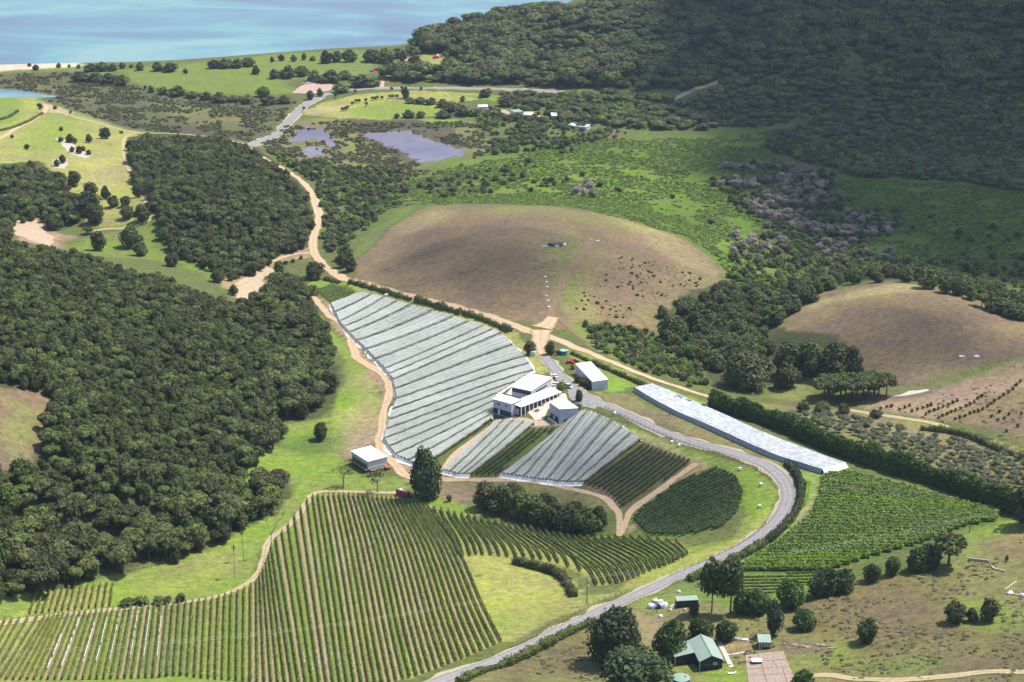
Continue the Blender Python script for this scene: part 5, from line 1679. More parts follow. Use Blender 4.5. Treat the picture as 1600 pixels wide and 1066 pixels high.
KIND['shore'] = variants('shore_tree', M['far'], 3, lobes=10, leaves=700, size=.10, shape='egg', z0=.0)
SINGLES = """
shore|46 104 8 6|tiny dark bush at the left end of the sandy beach
shore|56 110 14 10|wide pale-edged bush on the sand behind the beach
shore|92 106 9 8|round bush on the shore beside the last of the beach sand
shore|108 106 6 6|smallest of the little shore bushes near the beach
shore|123 107 8 7|round shore bush just left of the long dark shoreline clump
shore|142 112 24 14|left end tree of the long dark shoreline clump
shore|160 111 24 16|tallest middle tree of the long dark shoreline clump
shore|176 111 20 13|right end tree of the long dark shoreline clump
shore|191 107 14 10|dark tree on the water's edge between two shoreline clumps
shore|205 106 8 6|small bush on the water's edge by the coastal lawn
shore|219 110 16 14|round solitary tree on the waterfront edge of the coastal lawn
shore|246 111 22 16|left tree of the waterfront pair on the coastal lawn
shore|266 112 26 16|right tree of the waterfront pair on the coastal lawn
shore|290 115 10 9|lower of two little trees on the open coastal lawn
shore|125 127 34 18|left tree of the dark wood between marsh and coastal lawn
shore|148 129 30 18|second tree of the dark wood between marsh and coastal lawn
shore|170 131 28 18|third tree of the dark wood between marsh and coastal lawn
shore|191 134 24 20|right end tree of the dark wood between marsh and coastal lawn
shore|335 107 24 15|left end tree of the long waterfront row on the coastal lawn
shore|352 107 26 18|second tree of the long waterfront row on the coastal lawn
shore|370 106 26 16|third tree of the long waterfront row on the coastal lawn
shore|388 104 26 16|right end tree of the long waterfront row on the coastal lawn
shore|400 116 16 15|dark tree standing alone below the waterfront row
shore|227 140 6 8|thin little tree on the marsh edge of the coastal lawn
shore|236 145 13 12|first round tree of the belt between lawn and marsh
shore|256 148 22 14|low spreading tree of the belt between lawn and marsh
shore|278 150 28 18|big tree near the left of the belt between lawn and marsh
shore|300 153 22 12|low tree at the middle dip of the belt between lawn and marsh
shore|322 156 24 14|tree right of the dip in the belt between lawn and marsh
shore|343 160 28 18|tallest tree in the right half of the belt beside the marsh
shore|366 159 22 12|low tree in the right half of the belt beside the marsh
shore|388 161 26 15|right end tree of the belt between lawn and marsh
shore|425 97 8 9|smallest round tree on the waterfront lawn's right half
shore|440 95 13 11|round tree second along the waterfront lawn's right half
shore|459 96 12 11|round tree third along the waterfront lawn's right half
shore|475 94 10 12|upright tree fourth along the waterfront lawn's right half
shore|489 95 11 8|low bush before the big waterfront trees
shore|509 99 22 21|big round tree standing in front of the waterfront clump
shore|527 97 22 20|left of the two large waterfront trees near the beach path
shore|546 97 24 22|right of the two large waterfront trees near the beach path
shore|428 123 20 16|left end tree of the thicket above the pink car park
shore|450 122 30 22|tall tree in the left half of the thicket above the pink car park
shore|472 119 26 18|rear tree of the thicket above the pink car park
shore|492 128 30 20|tree of the thicket directly behind the parked cars
shore|518 129 36 22|largest tree of the thicket above the pink car park
shore|540 124 24 16|right end tree of the thicket above the pink car park
shore|565 136 40 22|wide tree beside the coast road left of the camp entrance
shore|584 135 26 16|tree at the left side of the camp entrance
shore|412 151 24 18|upper tree of the clump left of the pink car park
shore|421 163 30 16|lower left tree of the clump left of the pink car park
shore|444 161 26 14|lower right tree of the clump left of the pink car park
shore|485 156 15 16|rounded tree between the pink car park and the road
shore|500 151 12 14|narrower tree between the pink car park and the road
shore|531 145 28 18|dark tree on the bend of the coast road
shore|580 96 34 22|left end tree of the campground's shore belt
shore|602 98 34 24|second tree of the campground's shore belt
shore|622 91 30 18|third tree of the campground's shore belt
shore|643 86 26 16|fourth tree of the campground's shore belt
shore|664 80 26 16|fifth tree of the campground's shore belt
shore|684 75 26 16|right end tree of the campground's shore belt
shore|650 72 28 16|low tree at the end of the shore belt beside the water
shore|665 68 26 18|tree at the foot of the headland beside the water
shore|606 108 18 14|tree beside the red tent in the campground
shore|599 119 14 16|upright tree where the camp track meets the road
shore|630 96 14 18|narrow tree beside the bend of the camp track
shore|649 106 28 22|large tree in the middle of the campground lawn
shore|657 114 28 14|low tree in front of the big campground tree
shore|634 154 15 20|tall tree on the roadside lawn below the camp entrance
shore|641 161 18 10|left end bush of the dark band across the roadside lawn
shore|657 162 20 12|second bush of the dark band across the roadside lawn
shore|674 163 22 12|third bush of the dark band across the roadside lawn
shore|692 167 26 14|fourth tree of the dark band across the roadside lawn
shore|704 174 32 18|large tree where the dark band meets the pond shrubs
shore|724 180 34 18|large tree right of the pond shrubs near the white sheds
shore|692 184 28 14|low tree on the pond side of the roadside lawn
shore|657 184 18 12|round bush on the lower edge of the roadside lawn
shore|638 184 22 14|larger bush on the lower edge of the roadside lawn
shore|620 185 12 9|smallest bush on the lower edge of the roadside lawn
shore|744 181 28 14|tree beside the white-roofed shed by the swamp
shore|757 152 22 14|dark tree at the roadside by the red car
shore|723 159 10 10|little round tree on the triangle of lawn by the red car
shore|791 166 28 16|dark tree behind the shed roof by the swamp
shore|780 184 16 10|round bush in the pinkish yard by the swamp
shore|378 209 7 6|tiny bush beside the marsh puddle near the road
broad|165 217 20 20|large round tree alone on the grassy hill, casting a shadow
broad|139 223 12 15|slender round tree left of the large one on the grassy hill
broad|95 222 9 9|left bush in the upper gravel bed on the grassy hill
broad|109 223 15 15|tallest bush in the upper gravel bed on the grassy hill
broad|117 224 10 10|right bush in the upper gravel bed on the grassy hill
broad|113 238 9 10|left bush in the lower end of the gravel bed
broad|124 240 12 13|middle bush in the lower end of the gravel bed
broad|130 236 9 9|rear bush in the lower end of the gravel bed
broad|139 242 9 9|right end bush of the gravel bed
broad|89 260 11 12|left of the two trees in the small gravel bed
broad|98 255 12 15|right and taller of the two trees in the small gravel bed
shrub|43 233 10 9|small shrub alone on the left slope of the grassy hill
shrub|19 216 7 7|small shrub next to the dirt road on the grassy hill
shrub|96 205 9 8|low bush in stony ground high on the grassy hill
shrub|189 209 8 6|low bush near the lane at the right of the grassy hill
shrub|62 171 10 11|dark shrub at the top corner of the clipped hill hedge
shrub|86 171 9 7|bush on the stony crest of the grassy hill
shrub|110 177 6 5|smallest bush along the stony crest track
broad|115 291 25 27|round tree at the top of the far left wood, on grass
broad|217 308 24 24|round tree beside the curving lane on the grassy hill
broad|143 306 28 24|upper left tree of the cluster at the foot of the grassy hill
broad|165 311 18 22|narrow tree of the cluster at the foot of the grassy hill
broad|178 323 22 20|middle tree of the cluster at the foot of the grassy hill
broad|196 322 20 18|upper right tree of the cluster at the foot of the grassy hill
broad|198 341 26 22|lower right tree of the cluster, inside the lane bend
broad|222 346 30 30|large dark tree inside the bend of the lane
broad|138 336 40 42|largest tree of the cluster at the foot of the grassy hill
broad|150 350 34 34|front tree of the cluster at the foot of the grassy hill
broad|155 392 28 34|lone tree with round shadow on the green gully slope
broad|205 387 38 38|larger of the pair of trees on the green gully slope
broad|221 399 28 24|lower of the pair of trees on the green gully slope
broad|268 416 27 24|round tree beside the gully, alone on dry grass
broad|340 441 26 24|round tree at the edge of the forest by the sandy track
broad|365 461 16 18|small tree standing on the sandy clearing
shrub|137 366 18 14|low bush beside the lane below the cluster of trees
broad|491 436 34 32|broad bushy tree beside the junction of the dirt roads
broad|437 431 20 26|dark tree below the sandy track near the junction
shrub|447 413 9 7|first little bush along the sandy track
shrub|458 410 9 7|second little bush along the sandy track
shrub|471 405 9 7|third little bush along the sandy track, nearest the junction
broad|548 424 24 26|dark tree at the left foot of the brown knoll
broad|535 418 22 26|tree beside the dirt road just left of the brown knoll
broad|541 405 28 28|rear tree of the group left of the brown knoll
broad|500 687 27 31|single round tree in the green swale beside the nets
poplar|664 778 60 88|tall dense dark tree beside the red container
broad|757 795 46 48|left end tree of the dark grove below the nets
broad|785 802 48 52|second tree of the dark grove below the nets
broad|812 810 46 48|third tree of the dark grove below the nets
broad|838 817 48 50|middle front tree of the dark grove below the nets
broad|864 824 46 46|fifth front tree of the dark grove below the nets
broad|890 830 48 50|sixth front tree of the dark grove below the nets
broad|914 832 46 46|front tree near the right end of the dark grove
broad|934 826 32 40|right end tree of the dark grove below the nets
broad|800 788 42 38|left rear tree of the dark grove below the nets
broad|850 802 42 38|middle rear tree of the dark grove below the nets
broad|897 814 38 36|right rear tree of the dark grove below the nets
shrub|701 784 10 14|small shrub on dry ground left of the dark grove
broad|829 554 23 25|round tree left of the drive entrance by the pale green tank
broad|860 554 21 23|round tree right of the drive entrance
shrub|872 555 10 9|shrub between the drive entrance tree and the teal tank
broad|903 598 15 13|left bush along the long wall of the white shed
broad|912 602 17 15|middle bush along the long wall of the white shed
broad|921 607 15 15|right bush along the long wall of the white shed
dark|905 627 15 21|dark upright tree on the forecourt of the winery
lime|877 612 18 21|bright green rounded bush between the parked cars
shrub|903 638 17 9|low bush beside the separate winery building
shrub|894 577 9 9|dark shrub at the rear corner of the white shed
umbrella|1075 507 54 50|flat-topped tree with bare trunks at the foot of the brown knoll
broad|1034 497 22 22|small round tree beside the flat-topped one
broad|1047 533 52 48|big dark rounded tree below the flat-topped one
broad|1085 522 42 42|tree just right of the big dark rounded one
broad|1126 485 32 30|tree on the right foot of the brown knoll
bigdome|1160 606 84 66|huge rounded lighter green tree near the end of the tall hedge
broad|1073 562 36 32|round tree above the dirt road beyond the shrub belt
broad|1104 566 26 24|smaller tree right of the round one beyond the shrub belt
broad|1226 606 42 46|tree at the left front of the dark grove under the right knoll
broad|1232 588 60 60|left rear tree of the dark grove under the right knoll
broad|1265 586 62 60|middle tree of the dark grove under the right knoll
broad|1302 588 62 62|right tree of the dark grove under the right knoll
broad|1330 584 46 50|right end tree of the dark grove under the right knoll
umbrella|1287 624 48 42|left end tree of the umbrella-crowned row with bare trunks
umbrella|1303 626 48 44|second tree of the umbrella-crowned row
umbrella|1320 627 48 46|third tree of the umbrella-crowned row
umbrella|1338 626 48 46|middle tree of the umbrella-crowned row
umbrella|1355 624 48 46|fifth tree of the umbrella-crowned row
umbrella|1372 621 48 44|sixth tree of the umbrella-crowned row
umbrella|1295 619 46 42|left tree of the rear line behind the umbrella-crowned row
umbrella|1313 620 46 44|second tree of the rear line behind the umbrella-crowned row
umbrella|1331 620 46 44|third tree of the rear line behind the umbrella-crowned row
umbrella|1349 619 46 44|fourth tree of the rear line behind the umbrella-crowned row
umbrella|1366 616 44 42|right tree of the rear line behind the umbrella-crowned row
umbrella|1385 617 30 40|right end tree of the umbrella-crowned row
broad|1256 643 23 19|left of the two dark bushes at the top of the olive grove
broad|1285 644 32 21|right and wider of the two dark bushes at the top of the olive grove
broad|1318 646 25 19|dark bush beside the lane right of the wide one
broad|1367 652 23 15|low dark bush near the bottom row of saplings
broad|1335 444 30 28|left tree on the skyline rim of the right knoll
broad|1372 442 28 20|low tree on the top of the right knoll's rim
broad|1415 441 31 27|tree on the rim just right of the right knoll's top
broad|1450 451 36 36|largest tree on the rim of the right knoll
broad|1478 458 28 30|tree right of the largest one on the knoll rim
broad|1497 461 29 30|next tree down the right rim of the knoll
broad|1517 468 25 26|last tree before the forked one on the knoll rim
umbrella|1534 480 26 26|small forked tree with visible trunk on the knoll rim
broad|1556 487 50 28|wide dark tree on the falling right rim of the knoll
broad|1590 498 52 30|wide dark tree at the right frame edge on the knoll rim
broad|1292 453 42 26|left rim tree nearest the reed swamp on the right knoll
broad|1262 472 38 30|second tree on the left rim of the right knoll
broad|1236 488 42 34|third tree on the left rim of the right knoll
broad|1208 507 46 36|lowest tree on the left rim of the right knoll
cypress|962 1034 86 98|big dark spreading cypress beside the drive
cypress|990 1094 112 92|huge dark cypress at the bottom edge of the picture
conifer|1048 1028 48 68|tall bushy conifer left of the green-roofed house
conifer|1094 1002 40 42|conifer behind the ridge of the green-roofed house
conifer|1132 1002 34 38|smaller conifer behind the right side of the house
conifer|1158 958 36 42|left of the two dark conifers under the tall pines
conifer|1182 958 38 44|right of the two dark conifers under the tall pines
dark|1208 992 32 62|tall narrow dark conifer behind the small hut
conifer|1234 946 44 48|dark conifer at the left end of the line below the lush field
conifer|1280 931 36 42|left tree of the dark conifer trio
conifer|1298 927 38 44|middle tree of the dark conifer trio
conifer|1317 923 36 40|right tree of the dark conifer trio
conifer|1363 909 28 32|lower of two small conifers below the lush field
conifer|1393 899 26 34|upper of two small conifers below the lush field
conifer|1430 892 38 42|left of the conifer pair near the flat-topped pine
conifer|1450 886 38 42|right of the conifer pair near the flat-topped pine
conifer|1255 981 35 35|rounded green conifer alone near the stony bank
conifer|1355 1002 36 40|rounded green conifer alone in the dry paddock
broad|1490 972 40 38|left dark bush of the pair in the green paddock
broad|1518 970 24 24|low bush between the two dark ones in the green paddock
broad|1543 970 34 42|right and taller dark bush of the pair in the green paddock
umbrella|1482 884 60 62|flat-topped pine with a bare trunk beside the lush field
pine|1112 957 42 84|left tall pine with bare trunk behind the small green shed
pine|1141 959 48 88|right tall pine with bare trunk behind the small green shed
broad|1084 963 20 26|bush against the right end of the small green shed
broad|1612 822 66 74|dark tree at the right frame edge above the dry bank
conifer|1258 1080 40 40|dark bush at the bottom edge beside the concrete slabs
shrub|1573 877 7 12|small dark bush on the dry bank by the low retaining wall
shrub|200 947 25 15|left bush of the clipped row above the lane
shrub|222 945 27 16|second bush of the clipped row above the lane
shrub|245 944 25 15|third bush of the clipped row above the lane
shrub|263 943 17 13|small fourth bush of the clipped row above the lane
shrub|284 941 18 16|separate last bush of the clipped row above the lane
lime|192 874 21 14|bright fern-like plant at the forest edge
lime|242 862 20 12|paler bright fern at the forest edge further right
wispy|537 761 38 42|wispy grey-green tree with thin crown below the raised shed
wispy|590 769 34 42|half bare tree in front of the raised shed
"""
NAMES = dict(bigdome='broadleaf_tree', shore='shore_tree', far='shore_tree', broad='broadleaf_tree', shrub='shrub', poplar='evergreen_tree', dark='evergreen_tree', lime='bright_bush', umbrella='umbrella_tree',
             forest='broadleaf_tree', cypress='cypress_tree', conifer='conifer_tree', pine='pine_tree', wispy='wispy_tree')
for ln_ in SINGLES.strip().split('\n'):
    kd, q, lab = ln_.split('|')
    u, v, w, h = map(float, q.split())
    tree_px(kd, NAMES[kd], u, v, w, h, lab, None, 'bush' if kd in ('shrub', 'lime') else 'tree')

# groups that nothing in the photo tells apart
for q in pp('555 146,524 153,612 142,628 141,658 142,475 173,557 161,561 161,551 165,572 160,573 166,582 157,586 157,590 156,597 156,609 154,614 154,620 154,535 174,540 173,543 171'):
    tree_px('far', 'young_tree', q[0], q[1], 5.5, 7, 'tiny young tree planted on the lawn inside the coast road', 'young trees on the roadside lawn', parts=False)
ORCH = '''815 425,848 412,880 400,700 420,740 410,770 405,895 435,930 425,960 415,990 405,1015 397,980 455,1005 440,1035 430,1060 420,1090 408,1120 395,1148 383,1175 370,1060 475,1085 463,1115 453,1140 440,1168 430,1195 418,1230 405,1255 392,1280 378,1305 355,1330 342,1165 485,1195 475,1225 465,1255 450,1280 440,1305 435,1335 422,1365 405,1388 388,1410 372,1440 353,1465 335,1492 318,1520 298,1545 272,1568 250,1390 468,1440 440,1470 480,1500 455,1480 560,1550 530,1575 450,1430 490'''
for q in pp(ORCH):
    tree_px('shrub', 'orchard_sapling', 1200 + q[0] / 3.98, 532 + (q[1] + 10) / 3.98, 6.2, 6.5, 'small dark sapling in the rows planted on tan ground below the right knoll', 'saplings below the right knoll', parts=False)
for P in spots('1228 648,1300 648,1400 674,1500 696,1570 712,1620 735,1620 778,1500 745,1400 706,1300 676,1236 660', 6.0, 201, .28):
    s = RNG.uniform(.75, 1.2)
    tree('olive', 'olive_tree', P, 4.6 * s, 3.7 * s, 'grey-green rounded olive tree in the grove behind the tall hedge', 'olive trees of the grove', parts=False)
rngk = np.random.default_rng(5)
for P in spots('898 466,940 440,975 410,1010 402,1060 414,1102 428,1116 442,1070 456,1030 462,1000 482,965 502,930 492,900 480', 4.3, 203, .5):
    if vnoise(P[0], P[1], 16, 97) > .36 and rngk.random() < .85:
        s = .45 + 1.1 * rngk.random() ** 2.2
        tree('shrub', 'gorse_bush', P - np.array([0, 0, .1]), 1.8 * s, .9 * s, 'small dark bush dotted over the right slope of the brown knoll', 'bushes on the brown knoll', cat='bush', parts=False)
for P in spots('1046 520,1062 492,1110 488,1150 500,1185 520,1196 560,1186 596,1150 590,1110 590,1070 560', 8.6, 205, .4):
    s = rngk.uniform(.8, 1.2)
    tree('broad', 'hollow_tree', P - np.array([0, 0, .2]), 10.5 * s, 8.5 * s, 'broad dark tree in the wooded hollow between the two knolls', 'trees in the hollow between the knolls')
for P in spots('1095 470,1135 452,1170 462,1200 500,1170 510,1120 500', 8.0, 206, .4):
    s = rngk.uniform(.8, 1.2)
    tree('broad', 'swamp_edge_tree', P - np.array([0, 0, .2]), 9.0 * s, 7.5 * s, 'dark tree on the swamp edge right of the brown knoll', 'trees on the swamp edge by the brown knoll')
for P in spots('1196 512,1240 486,1290 455,1340 437,1420 436,1480 449,1540 473,1600 494,1700 512,1700 494,1600 474,1540 455,1480 434,1400 424,1320 430,1260 450,1190 496', 7.6, 207, .4):
    s = rngk.uniform(.75, 1.2)
    tree('broad', 'rim_tree', P - np.array([0, 0, .2]), 9.0 * s, 7.6 * s, 'dark tree in the belt along the far rim of the right knoll', 'trees along the far rim of the right knoll')
for q in pp('898 305,905 300,912 306,920 298,928 308,915 292'):
    tree_px('grey', 'bare_bush', q[0], q[1], 17, 15, 'pale grey leafless bush alone in the reeds above the brown knoll', 'pale bare bushes above the brown knoll', 'bush', parts=False)
for k, q in enumerate(pp('866 290,938 292,910 275,830 300,1050 310,1110 350,1400 330,1370 330,1455 342,1545 372,1575 378,1548 390,1240 300,965 300,885 226,893 236,880 240')):
    tree_px('shrub', 'reed_bush', q[0], q[1], [9, 12, 12, 10, 10, 14, 26, 18, 11, 9, 14, 12, 22, 14, 12, 10, 14][k], 9, 'dark bush standing alone among the bright swamp reeds', 'dark bushes in the swamp reeds', 'bush', parts=False)


def spiky_palm(u, v, hpx, label):
    p = at(u, v)
    s = px_per_m(p) * .88
    h = hpx / s
    t = empty('cabbage_tree', p, 0, label, 'tree')
    MB().tube([(0, 0, -.2), (.05, .1, h * .5), (.0, .0, h)], [.16, .12, .10], 6).build('trunk', M['palebark'], t)
    rng = np.random.default_rng(int(u))
    V, F = [], []
    for i in range(70):
        d = sphere_dirs(1, rng, .1)[0]
        L_ = rng.uniform(.9, 1.5)
        w = np.cross(d, (0, 0, 1))
        w = w / (np.linalg.norm(w) + 1e-6) * .09
        c = np.array([0, 0, h])
        tip = c + d * L_ - np.array([0, 0, .25 * L_])
        k = len(V)
        V += [c - w * .4, c + d * L_ * .55 - w, tip, c + d * L_ * .55 + w]
        F.append((k, k + 1, k + 2, k + 3))
    obj('crown', mesh('crown', V, np.array(F), M['olive']), t)


spiky_palm(380.5, 876, 42, 'tall cabbage tree on the lawn beside the lane, the higher of two')
spiky_palm(367, 902, 46, 'tall cabbage tree on the lawn left of and below its neighbour')
spiky_palm(358, 842, 34, 'cabbage tree at the forest edge by the lawn corner')


def bare_tree(u, v, hpx, label, leaves=60, seed=3):
    p = at(u, v)
    h = hpx / (px_per_m(p) * .88)
    t = empty('bare_tree', p, 0, label, 'tree')
    rr = random.Random(seed)
    b = MB()
    tips = []

    def grow(a, d, ln, r, lev):
        e = [a[i] + d[i] * ln for i in range(3)]
        b.tube([a, e], [r, r * .6], 5)
        if lev == 0:
            tips.append(e)
            return
        for _ in range(3):
            n = Vector(d) + Vector((rr.uniform(-.6, .6), rr.uniform(-.6, .6), rr.uniform(-.1, .4)))
            n.normalize()
            grow(e, n[:], ln * rr.uniform(.5, .72), r * .55, lev - 1)
    grow((0, 0, -.2), (.03, .0, 1), h * .48, h * .014, 3)
    b.build('trunk', M['palebark'], t)
    rng = np.random.default_rng(seed)
    C = np.array(tips)[rng.integers(0, len(tips), leaves)] + rng.normal(0, .3, (leaves, 3))
    V, F = leaf_quads(C, sphere_dirs(leaves, rng), .4, rng)
    obj('crown', mesh('crown', V, F, M['scrub']), t)


bare_tree(424, 868, 66, 'tall nearly bare tree beside the pale lane', 90)


# ------------------------------------------------------------------ buildings
def fit(px, z):
    """a rectangle through four roof corners traced in the photo (left, bottom, right, top) at height z"""
    P = np.array([on_level(u, v, z)[:2] for u, v in px])
    c = P.mean(0)
    x = (P[1] - P[0]) + (P[2] - P[3])
    y = (P[2] - P[1]) + (P[3] - P[0])
    L_, W_ = np.linalg.norm(x) / 2, np.linalg.norm(y) / 2
    a1 = math.atan2(x[1], x[0])
    a2 = math.atan2(y[1], y[0]) - math.pi / 2
    dd = (a2 - a1 + math.pi) % (2 * math.pi) - math.pi
    wgt = W_ / (L_ + W_)
    return c, a1 + dd * wgt, L_, W_


def shed(name, label, px, z, zb, wall, roofm, dz=(0, 0, 0, 0), eave=.35, cat='building', group=None, wall_in=.0, thick=.22, low=None):
    """walls and a flat or pitched roof; dz lifts the roof corners (left, bottom, right, top); returns (empty, L, W, height)"""
    c, a, L_, W_ = fit(px, z)
    t = empty(name, (c[0], c[1], zb), a, label, cat, group)
    H = z - zb
    hx, hy = L_ / 2, W_ / 2
    cor = [(-hx, -hy), (hx, -hy), (hx, hy), (-hx, hy)]
    inn = [(sx * (abs(sx) - eave) / abs(sx), sy * (abs(sy) - eave) / abs(sy)) for sx, sy in cor]
    MB().prism(inn, -1.5 if low is None else low, [H + d - thick - .02 for d in dz]).build('wall', wall, t)
    MB().prism(cor, [H + d - thick for d in dz], [H + d for d in dz]).build('roof', roofm, t)
    return t, L_, W_, H


def panel(t, name, face, L_, W_, pos, zc, w, h, mat, eave=.35, depth=.12, label=None):
    """a window or door on a face: 'a' = edge left-bottom (y = -W/2), 'b' = edge bottom-right (x = +L/2); pos 0..1 along it"""
    if face == 'a':
        c, s = ((pos - .5) * (L_ - 2 * eave), -(W_ / 2 - eave) - depth / 2 + .04, zc), (w, depth, h)
    else:
        c, s = ((L_ / 2 - eave) + depth / 2 - .04, (pos - .5) * (W_ - 2 * eave), zc), (depth, w, h)
    o = MB().box(c, s).build(name, mat, t)
    if label:
        o['label'] = label
    return o


gw = at(575, 738)[2]
t, L_, W_, H = shed('raised_shed', 'white-roofed grey shed raised on piles beside the track', [(552.6, 704.9), (573.8, 723), (601.4, 712.8), (580.7, 694.4)], gw + 5.4, gw, M['greywall'], M['roofwhite'], low=1.3)
for x in (-1, 0, 1):
    for y in (-1, 1):
        MB().box((x * (L_ / 2 - .7), y * (W_ / 2 - .7), .2), (.35, .35, 2.4)).build('pile', M['wood'], t)
MB().box((0, -W_ / 2 + .02, 2.5), (L_ * .8, .08, 1.5)).build('window', M['glass'], t)
MB().box((0, -W_ / 2 - .6, 1.35), (L_, 1.5, .18)).build('veranda', M['wood'], t)
for k in range(7):
    MB().box(((k / 6 - .5) * (L_ - .2), -W_ / 2 - 1.3, 1.9), (.08, .08, 1.0)).build('rail_post', M['white'], t)
MB().box((L_ / 2 + .5, 0, 1.0), (1.5, W_ * .8, .15)).build('deck', M['wood'], t)

zg = 24.0
zg = float(at(815, 650)[2])
print('winery ground', zg)
# two-storey left block
t, L_, W_, H = shed('winery_block', 'two-storey white-roofed winery block with navy base at the left', [(771.8, 623), (800, 632.2), (813, 623.6), (786.5, 614)], zg + 6.3, zg - .6, M['lilac'], M['roofwhite'], dz=(0, 0, .25, .25))
MB().box((0, -W_ / 2 + .38, 1.2), (L_ - .6, .14, 2.7)).build('plinth', M['navy'], t)
MB().box((-.1, W_ / 2 - .9, H + .35), (L_ * .96, .5, .5)).build('parapet', M['navy'], t)
panel(t, 'window', 'a', L_, W_, .28, 5.0, 1.7, .8, M['glass'])
panel(t, 'door', 'a', L_, W_, .32, 1.2, .9, 2.2, M['white'], depth=.24)
panel(t, 'window', 'a', L_, W_, .72, 5.0, 1.2, .7, M['glass'])
# upper hall
t, L_, W_, H = shed('winery_hall', 'upper winery hall with folded white roof and navy front', [(803.7, 603.2), (828.5, 613.6), (863, 591.2), (829, 585.6)], zg + 6.6, zg, M['greywall'], M['roofwhite'], dz=(0, .2, .9, .3))
MB().box((0, -W_ / 2 + .38, H - 1.4), (L_ - .8, .16, 1.9)).build('fascia', M['navy'], t)
panel(t, 'window', 'b', L_, W_, .5, H - 1.9, W_ * .5, .8, M['glass'])
MB().box((0, W_ * .12, H + .28), (.35, W_ * .62, .3)).build('roof_ridge', M['white'], t)
MB().box((-L_ * .3, W_ * .22, H + .55), (.9, .9, .8)).build('vent', M['silver'], t)
# long front wing with a columned veranda
t, L_, W_, H = shed('winery_wing', 'long white-roofed winery wing with a row of columns on the courtyard', [(800, 629.9), (813.5, 637), (875.7, 612.6), (859, 605)], zg + 4.9, zg - .2, M['navy'], M['roofwhite'], dz=(.2, 0, 0, .2), eave=.9)
panel(t, 'roller_door', 'a', L_, W_, .45, 1.7, L_ * .45, 3.0, M['greywall'], eave=.9)
for k in range(11):
    MB().box((L_ / 2 - .25, (k / 10 - .5) * (W_ - .6), H / 2 - .2), (.28, .28, H - .2)).build('column', M['white'], t)
for k in range(6):
    panel(t, 'window', 'b', L_, W_, (k + .6) / 6.2, 1.9, W_ / 8.5, 2.2, M['glass'], eave=.9)
# separate building
t, L_, W_, H = shed('winery_store', 'separate grey building with a sloping white roof cut into the bank', [(852.5, 630.8), (876, 638.3), (909, 637), (886, 625.8)], float(at(874, 660)[2]) + 6.4, float(at(874, 660)[2]), M['lilac'], M['roofwhite'], dz=(.8, .6, -.6, -.4), eave=.25)
MB().box((.0, -W_ / 2 + .22, 1.3), (L_ * .72, .14, 2.2)).build('doorway', M['navy'], t)
MB().box((-.1, -W_ / 2 + .14, 1.1), (1.5, .14, 1.9)).build('door', M['greywall'], t)
MB().box((L_ / 2 - .2, 0, .9), (.14, W_ * .5, .9)).build('window', M['glass'], t)
MB().box((.5, -W_ / 2 - 1.3, -.2), (L_ * .8, .35, 1.2)).build('low_wall', M['white'], t)
# white shed across the drive
ze = float(at(925, 606)[2])
t, L_, W_, H = shed('white_shed', 'long plain shed with a white roof across the drive from the winery', [(896, 567.8), (927.5, 595.2), (953, 594.6), (921.5, 566.8)], ze + 4.6, ze - .3, M['greywall'], M['roofwhite'], dz=(0, 0, .35, .35), eave=.12)
panel(t, 'door', 'a', L_, W_, .12, 1.5, 1.2, 2.4, M['silver'], eave=.12)
panel(t, 'roller_door', 'b', L_, W_, .5, 1.7, W_ * .45, 3.0, M['lilac'], eave=.12)

# patio furniture
for k, (u, v, lab) in enumerate(((824, 641, 'dark outdoor table by the left end of the courtyard'), (832, 637.5, 'dark outdoor table beside the veranda columns'), (839, 643, 'large dark outdoor table in the middle of the courtyard'), (846, 634, 'dark outdoor table near the separate winery building'))):
    p = at(u, v) + np.array([0, 0, .22])
    tb = empty('patio_table', p, .4 * k, lab, 'table')
    MB().box((0, 0, .74), (2.2, 1.0, .07)).build('tabletop', M['wood'], tb)
    for sx in (-1, 1):
        MB().box((sx * .8, 0, .35), (.1, .7, .7)).build('leg', M['wood'], tb)
        MB().box((0, sx * .95, .42), (2.0, .35, .06)).build('bench', M['wood'], tb)


def container(px, z, zb, label):
    t, L_, W_, H = shed('shipping_container', label, px, z, zb, M['rust'], M['rust'], eave=.02, thick=.08, cat='container', low=0)
    for k in range(12):
        MB().box(((k / 11 - .5) * (L_ - .4), -W_ / 2 - .02, H / 2), (.12, .06, H - .25)).build('rib', M['rust'], t)
    MB().box((0, 0, H + .05), (L_ * .7, W_ * .5, .08)).build('roof_sheet', M['pinkbag'], t)


gz = float(at(630, 777)[2])
container([(615.9, 763.7), (635, 770), (643.4, 768.3), (625.5, 762.6)], gz + 2.5, gz, 'red-brown steel container beside the tall dark tree')

